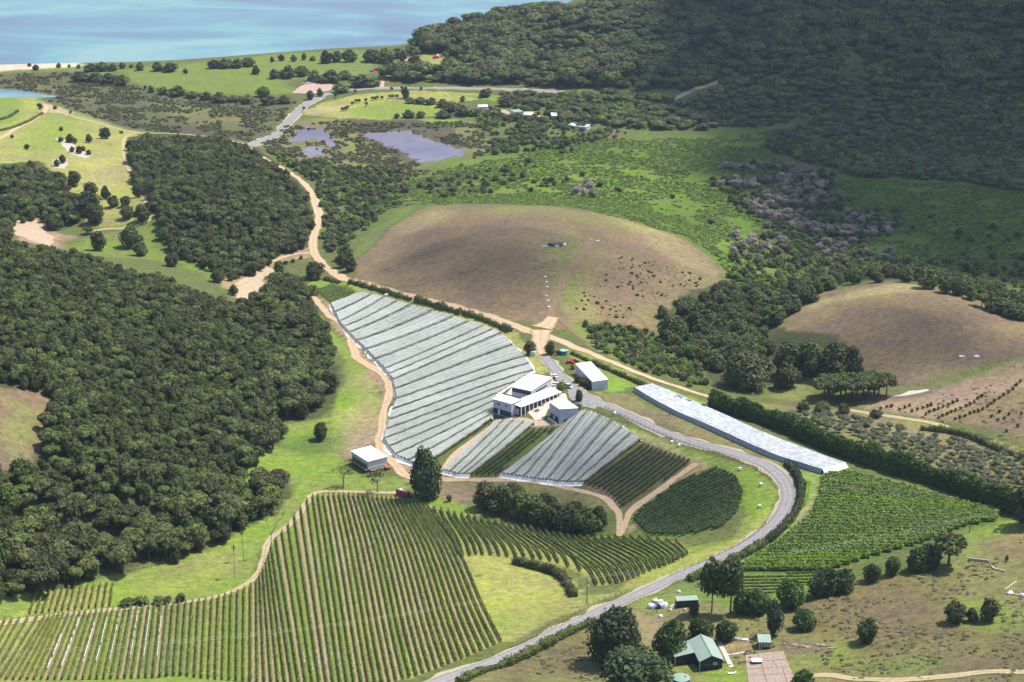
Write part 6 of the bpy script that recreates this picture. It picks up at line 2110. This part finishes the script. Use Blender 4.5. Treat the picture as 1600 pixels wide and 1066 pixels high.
# farm house at the bottom right
zh = float(at(1110, 1048)[2])
hc = [on_level(u, v, zh + h)[:2] for u, v, h in ((1093, 1034, 3.4), (1131, 1031, 3.4), (1119, 997, 3.4), (1063, 1015, 3.2))]
ax = hc[1] - hc[0]
Wd = np.linalg.norm(ax)
ax = ax / Wd
ay = np.array([-ax[1], ax[0]])
Ln = abs((hc[2] - hc[1]) @ ay)
shift = ((hc[2] - hc[1]) @ ax)
print('house', Wd, Ln, shift)
th = empty('farm_house', (hc[0][0], hc[0][1], zh), math.atan2(ax[1], ax[0]), 'dark-walled house with sage green gabled roof and side wing', 'house')
w_, l_, e_, r_ = Wd, Ln, 3.4, 5.3
wing = 6.6
MB().prism([(.3, .3), (w_ - .3, .3), (w_ - .3, l_ - .3), (.3, l_ - .3)], -1.2, e_).prism([(-wing + .3, l_ * .45), (.29, l_ * .45), (.29, l_ - .3), (-wing + .3, l_ - .3)], -1.2, [2.2, 3.3, 3.3, 2.2]).add(
    [(.3, .3, e_), (w_ - .3, .3, e_), (w_ / 2, .3, r_ - .25)], [(0, 1, 2)]).add([(.3, l_ - .3, e_), (w_ - .3, l_ - .3, e_), (w_ / 2, l_ - .3, r_ - .25)], [(2, 1, 0)]).build('wall', M['slate'], th)
sl = (r_ - e_) / (w_ / 2)
k_ = .16


def slope(pts_):
    m_ = len(pts_)
    return MB().add([(*p,) for p in pts_] + [(p[0], p[1], p[2] - k_) for p in pts_], [tuple(range(m_)), tuple(range(2 * m_ - 1, m_ - 1, -1))] + [(i, m_ + i, m_ + (i + 1) % m_, (i + 1) % m_) for i in range(m_)])


slope([(w_ / 2, -.1, r_), (w_ + .1, -.1, e_ - .05), (w_ + .1, l_, e_ - .05), (w_ / 2, l_, r_)]).build('roof', M['sage'], th)
slope([(w_ / 2 - .005, -.1, r_), (w_ / 2 - .005, l_, r_), (-.1, l_, e_ - .05), (-.1, -.1, e_ - .05)]).build('roof', M['sage'], th)
slope([(-.11, l_ * .43, e_ - .05), (-.11, l_, e_ - .05), (-wing - .1, l_, e_ - .05 - (wing + .1) * .17), (-wing - .1, l_ * .43, e_ - .05 - (wing + .1) * .17)]).build('roof', M['sage'], th)
MB().box((w_ * .33, .25, 1.9), (2.6, .16, .8)).build('window', M['glass'], th)
wd = MB().box((w_ * .66, .23, 2.1), (1.3, .16, .8)).build('window', M['white'], th)
MB().box((w_ * .66, .14, 2.1), (.9, .1, .45)).build('pane', M['glass'], wd)
MB().box((w_ * .86, .23, 1.7), (.9, .16, .9)).build('window', M['glass'], th)
MB().box((.2, .2, 1.2), (.18, .18, 4.2)).build('downpipe', M['greywall'], th)
MB().box((-wing + .2, l_ * .45 - .1, .6), (.18, .18, 3.2)).build('downpipe', M['greywall'], th)
MB().box((w_ * .5, l_ * .5, r_ + .06), (.3, l_ + .1, .12)).build('ridge_cap', M['tankroof'], th)

z1 = float(at(1072, 951)[2])
t, L_, W_, H = shed('garden_shed', 'small dark shed with a pale green roof below the drive junction', [(1055, 933.5), (1057, 939.4), (1091, 937.2), (1089, 931)], z1 + 2.6, z1, M['slate'], M['sage'], dz=(.35, 0, 0, .35), eave=.1, cat='shed')
panel(t, 'door', 'b', L_, W_, .3, 1.1, 1.2, 1.9, M['navy'], eave=.1)
z2 = float(at(1194, 1015)[2])
t, L_, W_, H = shed('garden_hut', 'little dark hut with white door and window frames', [(1184, 993), (1183.6, 1003.8), (1204.6, 1003.8), (1204, 993)], z2 + 2.6, z2, M['slate'], M['sage'], dz=(.5, 0, 0, .5), eave=.12, cat='hut')
d_ = panel(t, 'door', 'b', L_, W_, .16, 1.1, .85, 2.0, M['white'], eave=.12)
MB().box((L_ / 2 + .0, (.16 - .5) * (W_ - .24), 1.1), (.1, .55, 1.7)).build('pane', M['glass'], d_)
for k in range(3):
    w_o = panel(t, 'window', 'b', L_, W_, .45 + k * .2, 1.45, .72, 1.1, M['white'], eave=.12)
    MB().box((L_ / 2 + .0, (.45 + k * .2 - .5) * (W_ - .24), 1.45), (.1, .5, .85)).build('pane', M['glass'], w_o)

# slabs, paths
drape('concrete_slab', '1164 1023,1224 1018,1244 1066,1170 1070', M['slab'], .12, .0, 'cracked old concrete slabs beside the hut', 'concrete slab', step=3)
for k in range(1, 4):
    for s_ in (0, 1):
        pass
for a_, b_ in (((1167.5, 1035), (1231, 1030.5)), ((1170, 1046), (1236, 1042)), ((1171, 1056), (1240, 1052.5)), ((1184, 1021), (1198, 1066)), ((1205, 1032), (1215, 1042)), ((1222, 1042), (1230, 1066))):
    ribbon('slab_joint', [a_, ((a_[0] + b_[0]) / 2, (a_[1] + b_[1]) / 2), b_], .28, M['floor_dark'] if 'floor_dark' in M else M['wood'], .17, 'weedy joint between concrete slabs', 'joint', .05)
ribbon('house_path', '1123 1003,1133 1022,1143 1043', 1.5, M['concrete'], .14, 'pale path along the right side of the house', 'path', .05)
ribbon('house_path', '1136 1023,1150 1022,1164 1019', .9, M['concrete'], .13, 'thin concrete path from house to slabs', 'path', .05)


# ------------------------------------------------------------------ tanks, vehicles, small things
def tank(u, v, r, h, body, lid, label, taper=1.0):
    p = at(u, v)
    t = empty('water_tank', p, 0, label, 'water tank')
    MB().lathe([(r, -.5), (r, 0), (r, h * .33), (r * 1.012, h * .34), (r, h * .36), (r, h * .66), (r * 1.012, h * .67), (r, h * .69), (r * taper, h)], (0, 0, 0), 24).build('body', body, t)
    MB().lathe([(r * 1.03 * taper, h), (r * 1.03 * taper, h + .07), (r * .5, h + .32), (.25, h + .42), (.01, h + .42)], (0, 0, 0), 24).build('lid', lid, t)
    MB().lathe([(.3, h + .36), (.3, h + .50), (.01, h + .50)], (r * .45, 0, 0), 12).build('hatch', body, t)


tank(1064, 1072, 2.75, 3.0, M['tankgreen'], M['tankroof'], 'dark green water tank with pale lid at the bottom edge by the house')
tank(880.5, 554, 2.0, 2.3, M['teal'], M['palegreen'], 'round teal water tank beside the dirt road')
tank(832.5, 556, 1.5, 2.4, M['palegreen'], M['palegreen'], 'pale green water tank under the drive entrance tree', .85)


def car(u, v, rz, paint, label, group=None, van=False, L_=4.4, lift=.22):
    p = at(u, v) + np.array([0, 0, lift])
    t = empty('parked_car', p, rz, label, 'car', group)
    hl, hw = L_ / 2, .88
    prof = [(-hl, .35), (-hl, .80), (-hl * .93, .95), (-hl * .45, 1.0), (hl * .35, .98), (hl * .92, .82), (hl, .65), (hl, .35)]
    V = [(x, -hw, z) for x, z in prof] + [(x, hw, z) for x, z in prof]
    m_ = len(prof)
    MB().add(V, [tuple(range(m_)), tuple(range(2 * m_ - 1, m_ - 1, -1))] + [(i, m_ + i, m_ + (i + 1) % m_, (i + 1) % m_) for i in range(m_)]).build('body', paint, t)
    top = 1.85 if van else 1.48
    x0, x1, x2, x3 = (-hl * .93, -hl * .88, hl * .25, hl * .55) if van else (-hl * .80, -hl * .52, hl * .08, hl * .42)
    cab = [(x0, .97), (x1, top), (x2, top), (x3, .96)]
    V = [(x, -hw * .95 + (z - .97) * .16, z) for x, z in cab] + [(x, hw * .95 - (z - .97) * .16, z) for x, z in cab]
    MB().add(V, [(0, 1, 2, 3), (7, 6, 5, 4), (0, 4, 5, 1), (2, 6, 7, 3)]).build('window', M['glass'], t)
    MB().box(((x1 + x2) / 2, 0, top + .015), (x2 - x1 + .1, hw * 1.72, .07)).build('roof', paint, t)
    for sx in (-.62, .62):
        for sy in (-1, 1):
            MB().tube([(sx * hl, sy * (hw - .18), .33), (sx * hl, sy * (hw + .02), .33)], .33, 12).build('wheel', M['rubber'], t)


car(866, 590, 2.2, M['white'], 'white car parked at the edge of the drive beside the winery hall')
car(868, 602.5, .9, M['white'], 'white car half hidden behind the winery wing')
car(883.5, 602, -.7, M['white'], 'white car right of the bright green bush')
car(888, 606.5, -.7, M['silver'], 'silver car parked nearest the forecourt tree', van=True)
car(890.5, 568, .15, M['red'], 'red car behind the white shed, the left one', lift=.05)
car(898, 565.5, .15, M['red'], 'red car behind the white shed, the right one', lift=.05)
car(764, 140.5, .05, M['red'], 'red car driving on the coast road', L_=5.0)
for k, (u, v) in enumerate(((475, 132), (481, 131), (487, 130), (491, 128.5))):
    car(u, v, .5, [M['silver'], M['white'], M['silver'], M['white']][k], ['grey car at the left end of the parked row in the pink car park', 'white car second in the parked row', 'grey car third in the parked row', 'white car at the right end of the parked row in the pink car park'][k], 'cars in the pink car park', L_=4.8)

# orange tractor by the raised shed
p = at(605, 734)
t = empty('small_tractor', p, .6, 'small orange tractor parked by the raised shed', 'tractor')
MB().box((.55, 0, .95), (1.5, .7, .6)).box((-.5, 0, 1.0), (.8, 1.0, .35)).build('body', M['orange'], t)
MB().box((-.55, 0, 2.15), (1.2, 1.2, .1)).build('canopy', M['orange'], t)
for sx, sy in ((-1, -1), (-1, 1), (0, -1), (0, 1)):
    MB().tube([(-.55 + .5 * (sx + .5) * 2 * .9, sy * .5, 1.1), (-.55 + .5 * (sx + .5) * 2 * .9, sy * .5, 2.1)], .04, 5).build('roof_post', M['rubber'], t)
for x, y, r in ((-.6, .65, .62), (-.6, -.65, .62), (1.0, .5, .36), (1.0, -.5, .36)):
    MB().tube([(x, y - .15, r), (x, y + .15, r)], r, 14).build('wheel', M['rubber'], t)

# spa tub, seat, lounger, boards by the slabs
p = at(1182, 1036)
t = empty('spa_tub', p + np.array([0, 0, .12]), .05, 'square spa tub with white rim on the concrete slabs', 'spa tub')
MB().box((0, 0, .42), (3.2, 2.2, .84)).build('body', M['navy'], t)
for c_, s_ in (((0, 1.0, .92), (3.4, .35, .18)), ((0, -1.0, .92), (3.4, .35, .18)), ((1.5, 0, .92), (.35, 1.65, .18)), ((-1.5, 0, .92), (.35, 1.65, .18))):
    MB().box(c_, s_).build('rim', M['white'], t)
MB().box((0, 0, .87), (2.64, 1.64, .04)).build('cover', M['silver'], t)
p = at(1169, 1022)
t = empty('garden_sofa', p + np.array([0, 0, .12]), .3, 'brown garden sofa at the corner of the concrete slabs', 'sofa')
MB().box((0, -.05, .25), (2.1, .9, .4)).build('seat', M['wood'], t)
MB().box((0, .45, .5), (2.1, .2, .9)).build('backrest', M['wood'], t)
for s_ in (-1, 1):
    MB().box((s_ * 1.0, 0, .4), (.2, .9, .7)).build('armrest', M['wood'], t)
p = at(1144, 1053)
t = empty('sun_lounger', p, .1, 'white sun lounger on the grass in front of the house', 'lounger')
MB().box((-.3, 0, .32), (2.0, .8, .1)).add([(.7, -.4, .32), (.7, .4, .32), (1.35, .4, .75), (1.35, -.4, .75), (.7, -.4, .42), (.7, .4, .42), (1.32, .4, .85), (1.32, -.4, .85)], [(3, 2, 1, 0), (4, 5, 6, 7), (0, 1, 5, 4), (2, 3, 7, 6), (0, 4, 7, 3), (1, 2, 6, 5)]).build('seat', M['white'], t)
for sx in (-1.1, .6):
    for sy in (-.3, .3):
        MB().box((sx, sy, .14), (.07, .07, .28)).build('leg', M['white'], t)


def heap(u, v, rx, ry, rz, mat, label, name, cat, seed, amp=.35):
    p = at(u, v)
    b = MB()
    rr = random.Random(seed)
    for i in range(4):
        b.blob((rr.uniform(-.45, .45) * rx, rr.uniform(-.45, .45) * ry, rz * rr.uniform(.2, .45)), (rx * rr.uniform(.5, .75), ry * rr.uniform(.5, .75), rz * rr.uniform(.5, .75)), amp, seed + i, 2)
    o = b.build(name, mat, None, False, p)
    return tag(o, label, cat)


heap(1020, 950, 2.0, 1.4, 1.6, M['bag'], 'white plastic net heap, left end of the big pile by the drive', 'net_heap', 'net heap', 1)
heap(1035, 949, 2.2, 1.5, 1.9, M['bag'], 'white plastic net heap, right end of the big pile by the drive', 'net_heap', 'net heap', 2)
heap(1027, 951, 1.7, 1.2, 1.4, M['tarp'], 'dark tarpaulin bundle in the middle of the white pile', 'tarpaulin_bundle', 'tarpaulin', 3)
heap(1022, 940, 1.3, 1.1, 1.3, M['pinkbag'], 'pale pinkish sack heap behind the white pile', 'sack_heap', 'sack heap', 4)
heap(1030, 942, 1.5, 1.1, 1.2, M['bag'], 'white sack heap right behind the pile by the drive', 'sack_heap', 'sack heap', 14)
heap(1050, 952, .9, .8, 1.5, M['bag'], 'tall white sack against the left end of the small green shed', 'bulk_sack', 'sack', 5)
heap(1047, 954, .9, .7, .7, M['pinkbag'], 'low pinkish sack at the foot of the tall white one', 'bulk_sack', 'sack', 6)
heap(1070, 954, .7, .6, .9, M['pinkbag'], 'pinkish sack in front of the small green shed', 'bulk_sack', 'sack', 7)
heap(1060, 926, .8, .6, .9, M['bag'], 'white bundle on the grass behind the small green shed', 'bulk_sack', 'sack', 8)
heap(1031.5, 964, .9, .7, .9, M['bag'], 'small white bundle near the track below the pile', 'bulk_sack', 'sack', 9)
heap(1140, 998, 1.5, .9, .9, M['teal'], 'crumpled teal tarpaulin on the ground right of the house', 'tarpaulin_bundle', 'tarpaulin', 10)
heap(1154, 1000, 1.6, .8, .7, M['stone'], 'pale rubble pile beside the teal tarpaulin', 'rubble_pile', 'rubble', 11)
heap(1166, 1001, 1.5, .7, .7, M['bag'], 'light scrap pile at the right end of the rubble', 'scrap_pile', 'scrap', 12)
for k, (u, v) in enumerate(((1228, 1008), (1240, 1009), (1252, 1010), (1264, 1010), (1276, 1009), (1290, 1010), (1300, 1013))):
    heap(u + (k * 7) % 5 - 2, v + (k * 5) % 4 - 1.5, .7 + (k * 3 % 4) * .35, .5, .35 + (k % 3) * .15, M['stone'], 'rough pile of stones along the cut bank right of the hut', 'stone_pile', 'stones', 40 + k)['group'] = 'stone piles along the bank'
for k, (u, v) in enumerate(((961, 648), (1050, 693), (1061, 698), (1156, 735), (1189, 759), (1187, 793))):
    p = at(u, v)
    t = empty('bee_hive', p, .5, ['white hive box on the grass nearest the winery', 'left of two white hive boxes inside the drive fence', 'right of two white hive boxes inside the drive fence', 'white hive box above the round vine block', 'white hive box on the strip inside the road bend, upper one', 'white hive box on the strip inside the road bend, lower one'][k], 'hive box')
    MB().box((0, 0, .65), (1.0, .9, .9)).build('body', M['white'], t)
    MB().box((0, 0, 1.16), (1.15, 1.05, .12)).build('lid', M['white'], t)
    for s_ in (-1, 1):
        MB().box((s_ * .35, 0, .05), (.15, .8, .3)).build('leg', M['wood'], t)

# camp: tents, caravans, sheds
def tent(u, v, w, d, h, mat, label, rz=0.0):
    t = empty('camp_tent', at(u, v), rz, label, 'tent')
    V = [(-w / 2, -d / 2, 0), (w / 2, -d / 2, 0), (w / 2, d / 2, 0), (-w / 2, d / 2, 0), (-w * .36, -d * .42, h * .62), (w * .36, -d * .42, h * .62), (w * .36, d * .42, h * .62), (-w * .36, d * .42, h * .62), (-w * .22, 0, h), (w * .22, 0, h)]
    MB().add(V, [(0, 1, 5, 4), (1, 2, 6, 5), (2, 3, 7, 6), (3, 0, 4, 7), (4, 5, 9, 8), (6, 7, 8, 9), (5, 6, 9), (7, 4, 8)]).build('canvas', mat, t)
    MB().box((0, -d / 2 * .96, h * .28), (w * .25, .1, h * .5)).build('doorway', M['glass'], t)


tent(717, 101, 8.5, 5, 3.4, M['white'], 'white dome tent by itself against the headland trees')
tent(589, 110, 9.0, 5, 3.2, M['red'], 'red tent on the coastal lawn beside a tree')
tent(581, 112, 4.0, 3, 2.4, M['blue'], 'small blue-grey tent left of the red one')
tent(637, 87, 7.0, 4, 3.0, M['white'], 'white tent beside the end of the camp track')
tent(612, 91, 6.5, 4, 2.8, M['blue'], 'blue tent under the shore belt trees')
tent(650, 83.5, 4.5, 4, 3.0, M['blue'], 'small blue tent at the top of the camp lawn')
tent(677, 78, 6.0, 4, 2.6, M['silver'], 'silver grey tent at the far right of the camp lawn')
tent(681, 91, 7.0, 4, 3.2, M['red'], 'red and pale tent at the right edge of the camp lawn')
tent(684, 89, 3.5, 3, 2.8, M['white'], 'small white tent behind the red one at the lawn edge')
tent(674, 104, 6.0, 5, 4.0, M['palegreen'], 'pale teal tent at the foot of the camp lawn')
tent(637, 109.5, 6.5, 4, 3.0, M['khaki'], 'khaki tent left of the big campground tree')
tent(642, 115, 4.5, 3, 2.4, M['blue'], 'dark blue tent in front of the khaki one')
tent(655, 115.5, 6.0, 3, 2.4, M['khaki'], 'tan tent at the front edge of the campground')
for k, (px, hh_, lab, rf) in enumerate((
        ([(735, 173), (737, 176.5), (750, 176), (747, 172)], 3.0, 'low shed with white curved roof by the swamp', M['roofwhite']),
        ([(746, 164.5), (748, 167), (763, 167), (761, 164.5)], 4.0, 'open shed with flat pale roof behind the white one', M['roofwhite']),
        ([(800, 173), (803, 176), (815, 174), (811, 170.5)], 3.5, 'shed with pale green roof among the trees by the swamp', M['tankroof']),
        ([(818, 175), (820, 179), (833, 181), (831, 176)], 3.5, 'shed with beige roof beside the green-roofed one', M['concrete']),
        ([(860, 177), (862, 181), (871, 181), (869, 177)], 3.5, 'little white-roofed shed further right among scrub', M['roofwhite']),
        ([(891, 192), (893, 195), (919, 200), (917, 196)], 3.0, 'long low shed with grey roof at the swamp edge', M['silver']))):
    zz_ = float(at(px[1][0], px[1][1] + 4)[2])
    t, L_, W_, H = shed('swamp_shed', lab, px, zz_ + hh_, zz_, M['greywall'], rf, eave=.3, cat='shed', dz=(.5, 0, 0, .5))
    panel(t, 'door', 'b', L_, W_, .3, 1.1, 1.6, 2.1, M['glass'], eave=.3)

# ruin on the knoll
p = at(867, 383)
t = empty('collapsed_hut', p, .1, 'dark collapsed ruin with white boards on top of the brown knoll', 'ruin')
b = MB()
rr = random.Random(4)
for k in range(9):
    b.box((rr.uniform(-4.5, 4.5), rr.uniform(-2.4, 2.4), rr.uniform(.2, 1.0)), (rr.uniform(2, 4), rr.uniform(.8, 2), .18), rr.uniform(0, 3))
b.blob((0, .3, .3), (5.0, 2.6, 1.1), .35, 9, 2)
b.build('debris', M['tarp'], t)
for x, y, r in ((-6, -2.4, .1), (5.2, -1.8, .2), (6.2, 1.2, 1.2), (1, -3.2, 0)):
    MB().box((x, y, .3), (3.4, .7, .22), r).build('board', M['bag'], t)
MB().tube([(-1.8, .4, .5), (-1.7, .4, 4.0)], .12, 6).build('post', M['wood'], t)
heap(921, 375, 2.0, .8, .7, M['stone'], 'small stone heap at the top of the worn knoll path', 'stone_heap', 'stones', 70)
heap(934, 377, 1.6, .6, .6, M['bag'], 'white stone heap just right of the knoll path top', 'stone_heap', 'stones', 71)
for k, (u, v) in enumerate(((852, 433), (854, 441), (855, 449), (853, 462), (856, 470), (857, 480))):
    heap(u, v, .9, .7, .5, M['bag'], 'white stone in the line below the ruin on the knoll', 'white_stone', 'stone', 80 + k)['group'] = 'white stones below the ruin'
heap(603, 461.5, 1.2, .9, 1.0, M['bag'], 'white bundle beside the dirt road at the top of the nets', 'bulk_sack', 'sack', 90)
heap(1502, 558, 1.6, .9, .8, M['bag'], 'left white boulder high on the right knoll', 'white_boulder', 'boulder', 91)
heap(1526, 558, 1.8, .9, .8, M['bag'], 'right white boulder high on the right knoll', 'white_boulder', 'boulder', 92)
heap(1578, 928, 1.2, .9, 1.1, M['white'], 'white bin at the right edge of the green paddock', 'storage_bin', 'bin', 93, .1)
heap(1597, 931, 1.2, .9, 1.0, M['silver'], 'grey bin at the right frame edge beside the white one', 'storage_bin', 'bin', 94, .1)


# ------------------------------------------------------------------ fences, walls, poles and wires
def fence(s, label, gap=3.0, h=1.15, mat=None, rails=2, group=None):
    L = ground_line(s, 1.0)
    d = np.concatenate([[0], np.cumsum(np.linalg.norm(np.diff(L, axis=0), axis=1))])
    n_ = min(98, int(d[-1] / gap))
    q = np.stack([np.interp(np.linspace(0, d[-1], n_ + 1), d, L[:, c]) for c in (0, 1)], 1)
    o = np.array([*q[n_ // 2], 0])
    o[2] = hz(o[0], o[1])
    f = empty('paddock_fence', o, 0, label, 'fence', group)
    z = hz(q[:, 0], q[:, 1]) - o[2]
    for i in range(n_ + 1):
        MB().box((q[i, 0] - o[0], q[i, 1] - o[1], z[i] + h / 2 - .1), (.16, .16, h + .2)).build('post', mat or M['wood'], f)
    for k in range(rails):
        zz = .45 + k * .5
        MB().tube([(q[i, 0] - o[0], q[i, 1] - o[1], z[i] + zz) for i in range(n_ + 1)], .05, 4).build('rail', mat or M['wood'], f)
    return f


fence('800 1012,830 998,865 981,895 962,920 948,950 936,979 925', 'post and rail fence along the upper side of the lower drive', 2.6, 1.3, M['wood'])
fence('946 637,975 652,1000 664,1050 686,1100 705,1150 720,1192 740,1212 762', 'long post fence on the inner side of the drive below the winery', 2.8, 1.4)
fence('1047 899,1085 884,1130 864,1170 842,1195 820,1206 800', 'wire fence along the inner side of the road bend', 3.6, 1.2)
fence('1010 960,1020 957,1040 958,1062 958', 'short wire fence below the white pile and small shed', 3.5, 1.1)
fence('1280 977,1300 979,1320 985', 'short broken fence in the dry paddock above the stony bank', 4.0, 1.0)
fence('200 893,225 888,260 880', 'low rail fence on the lawn at the forest edge', 3.0, .9)


def low_wall(s, label, mat, h=.9, w=.35):
    L = ground_line(s, 1.5)
    nn = side(L)
    o = np.array([*L.mean(0), 0])
    o[2] = hz(o[0], o[1])
    V = []
    for sx, zz in ((-1, -.4), (-1, h), (1, h), (1, -.4)):
        X = L + nn * sx * w / 2
        V.append(np.stack([X[:, 0] - o[0], X[:, 1] - o[1], hz(X[:, 0], X[:, 1]) + zz - o[2]], 1))
    V = np.stack(V, 1).reshape(-1, 3)
    ii = np.arange(len(L) * 4).reshape(len(L), 4)
    F = np.concatenate([np.stack([ii[:-1, q], ii[1:, q], ii[1:, (q + 1) % 4], ii[:-1, (q + 1) % 4]], -1) for q in range(4)] + [ii[:1], ii[-1:, ::-1]])
    tag(obj('retaining_wall', mesh('retaining_wall', V, F, mat), None, o), label, 'wall')


low_wall('1513 875,1530 877,1546 879', 'straight pale retaining wall on the green bank at right', M['concrete'])
low_wall('1549 885,1553 890,1562 892,1570 894', 'bent pale retaining wall right of the straight one', M['concrete'], .6)
low_wall('1570 922,1580 915,1588 909', 'diagonal pale edging wall by the white bin', M['concrete'], .4)
low_wall('1572 927,1590 931,1620 936', 'pale edging wall running to the right frame edge by the bins', M['concrete'], .4)


def pole(u, v, hpx, label, arm=1.8, extra=None, mat=None):
    p = at(u, v)
    h = hpx / (px_per_m(p) * .87)
    t = empty('power_pole', p, 0, label, 'power pole')
    MB().tube([(0, 0, -.5), (0, 0, h)], [.20, .14], 8).build('post', mat or M['wood'], t)
    MB().box((0, 0, h - .35), (.14, arm, .14)).build('crossarm', M['wood'], t)
    for s_ in (-1, 0, 1):
        MB().tube([(0, s_ * arm * .42, h - .28), (0, s_ * arm * .42, h + .02)], .06, 6).build('insulator', M['white'], t)
    if extra:
        MB().lathe([(.3, 0), (.3, .8), (.01, .82)], (.35, 0, h * .62), 10).build('transformer', M['silver'], t)
    return p + np.array([0, 0, h])


tops = [pole(263, 1056, 52, 'grey power pole standing in the lower striped vineyard', 1.8, None, M['palebark']),
        pole(917, 946, 44, 'dark power pole with a transformer beside the curved hedge', 1.8, True),
        pole(1515, 832, 24, 'power pole at the lower right corner of the lush field', 1.8)]
tops.append(tops[0] + np.array([-150, -8, 3.0]))


def wire(a_, b_, label, off):
    P = []
    for k in range(41):
        t_ = k / 40
        q = a_ * (1 - t_) + b_ * t_
        P.append(q + np.array([0, off, -.2 - np.linalg.norm(b_ - a_) * .022 * 4 * t_ * (1 - t_)]))
    o = P[20]
    tag(MB().tube([q - o for q in P], .018, 4).build('power_line', M['wire'], None, False, o), label, 'power line', 'wires between the poles')


for off in (-.75, .75):
    wire(tops[0], tops[1], 'thin wire strung over the striped vineyard between two poles', off)
    wire(tops[1], tops[2], 'thin wire strung from the hedge pole over the drive to the lush field', off)
    wire(tops[3], tops[0], 'thin wire running from the vineyard pole out of the left side', off)


# ------------------------------------------------------------------ clouds high above, out of the picture: they shade the swamp and headland
def m_cloud():
    k = NT('cloud_vapour', 1.0, 0.0)
    a = k.n('ShaderNodeAttribute', attribute_name='thick').outputs['Fac']
    f = k.noise(0.012, 5, 0.6)
    add = k.n('ShaderNodeMath', operation='MULTIPLY_ADD')
    k.l(f, add.inputs[0])
    add.inputs[1].default_value = .9
    k.l(a, add.inputs[2])
    k.b.inputs['Base Color'].default_value = (.9, .9, .9, 1)
    tr = k.n('ShaderNodeBsdfTranslucent')
    tr.inputs[0].default_value = (.45, .47, .52, 1)
    m1 = k.n('ShaderNodeMixShader')
    m1.inputs[0].default_value = .5
    k.l(k.b.outputs[0], m1.inputs[1])
    k.l(tr.outputs[0], m1.inputs[2])
    tp = k.n('ShaderNodeBsdfTransparent')
    mx = k.n('ShaderNodeMixShader')
    k.l(k.mapr(add.outputs[0], .62, 1.15, 0, .97), mx.inputs[0])
    k.l(tp.outputs[0], mx.inputs[1])
    k.l(m1.outputs[0], mx.inputs[2])
    k.l(mx.outputs[0], k.t.nodes['Material Output'].inputs['Surface'])
    return k.m


M['cloud'] = m_cloud()


def cloud(px, label, soft=70.0, alt=1100.0, full=1.0, cell=16.0):
    """a flat-bottomed cloud whose shadow falls inside an outline traced in the photo"""
    W = wpoly(pp(px))
    P = np.concatenate([W, hz(W[:, 0], W[:, 1])[:, None]], 1)
    k = (alt - P[:, 2]) / SUN_DIR[2]
    Q = (P + SUN_DIR * k[:, None])[:, :2]
    x = np.arange(Q[:, 0].min() - soft, Q[:, 0].max() + soft, cell)
    y = np.arange(Q[:, 1].min() - soft, Q[:, 1].max() + soft, cell)
    X, Y = np.meshgrid(x, y)
    dmin = np.full(X.shape, 1e9)
    for i in range(len(Q)):
        a_, b_ = Q[i], Q[(i + 1) % len(Q)]
        d_ = b_ - a_
        t_ = np.clip(((X - a_[0]) * d_[0] + (Y - a_[1]) * d_[1]) / (d_ @ d_ + 1e-9), 0, 1)
        dmin = np.minimum(dmin, np.hypot(X - a_[0] - t_ * d_[0], Y - a_[1] - t_ * d_[1]))
    sd = np.where(inside(Q, X, Y), dmin, -dmin)
    th = np.clip((sd + soft * .5) / soft, 0, 1) * full
    hgt = np.sqrt(np.clip(sd + soft * .5, 0, 260)) * 9 * (.6 + .8 * vnoise(X, Y, 60, 95)) + 2
    o = np.array([X.mean(), Y.mean(), alt])
    n1, n2 = X.shape
    up = np.stack([X - o[0], Y - o[1], hgt], -1).reshape(-1, 3)
    dn = np.stack([X - o[0], Y - o[1], -2 - 3 * vnoise(X, Y, 40, 96)], -1).reshape(-1, 3)
    ii = np.arange(n1 * n2).reshape(n1, n2)
    ok = (th[:-1, :-1] + th[1:, 1:] + th[1:, :-1] + th[:-1, 1:]) > 0
    F = np.stack([ii[:-1, :-1], ii[:-1, 1:], ii[1:, 1:], ii[1:, :-1]], -1)[ok]
    me = mesh('cloud', np.concatenate([up, dn]), [F, F[:, ::-1] + n1 * n2], M['cloud'], smooth=True)
    at2 = me.attributes.new('thick', 'FLOAT', 'POINT')
    at2.data.foreach_set('value', np.concatenate([th.ravel(), th.ravel()]).astype(np.float32))
    tag(obj('cloud', me, None, o), label, 'cloud', kind='structure')


cloud('1050 -90,1060 0,1020 60,1040 120,1085 170,1140 215,1125 262,1190 300,1260 345,1400 400,1480 425,1640 440,1900 440,2000 200,1900 -110,1400 -130', 'broad cloud shading the headland and swamp', 110, 1150, .72)
cloud('650 400,700 360,780 340,880 350,960 372,1010 410,1000 450,940 470,860 470,760 465,680 450', 'thin cloud patch shading the brown knoll', 70, 1100, .38)
cloud('1250 520,1330 480,1450 470,1560 510,1700 540,1700 580,1560 580,1450 600,1350 580', 'thin cloud patch shading the right knoll', 60, 1100, .46)
cloud('780 740,880 650,960 650,1090 715,1170 740,1170 800,1120 840,990 840,930 790,830 760', 'thin cloud patch shading the lower vine blocks', 50, 1050, .42)


# ------------------------------------------------------------------ the air
hm = bpy.data.materials.new('haze')
hm.use_nodes = True
ht = hm.node_tree
ht.nodes.remove(ht.nodes['Principled BSDF'])
pv = ht.nodes.new('ShaderNodeVolumePrincipled')
pv.inputs['Color'].default_value = (.66, .80, 1.0, 1)
pv.inputs['Density'].default_value = .000038
pv.inputs['Anisotropy'].default_value = .2
ht.links.new(pv.outputs[0], ht.nodes['Material Output'].inputs['Volume'])
b = MB().box((0, 3400, 160), (13400, 12400, 346))
tag(b.build('haze', hm), 'thin pale haze in the air', 'haze', kind='stuff')
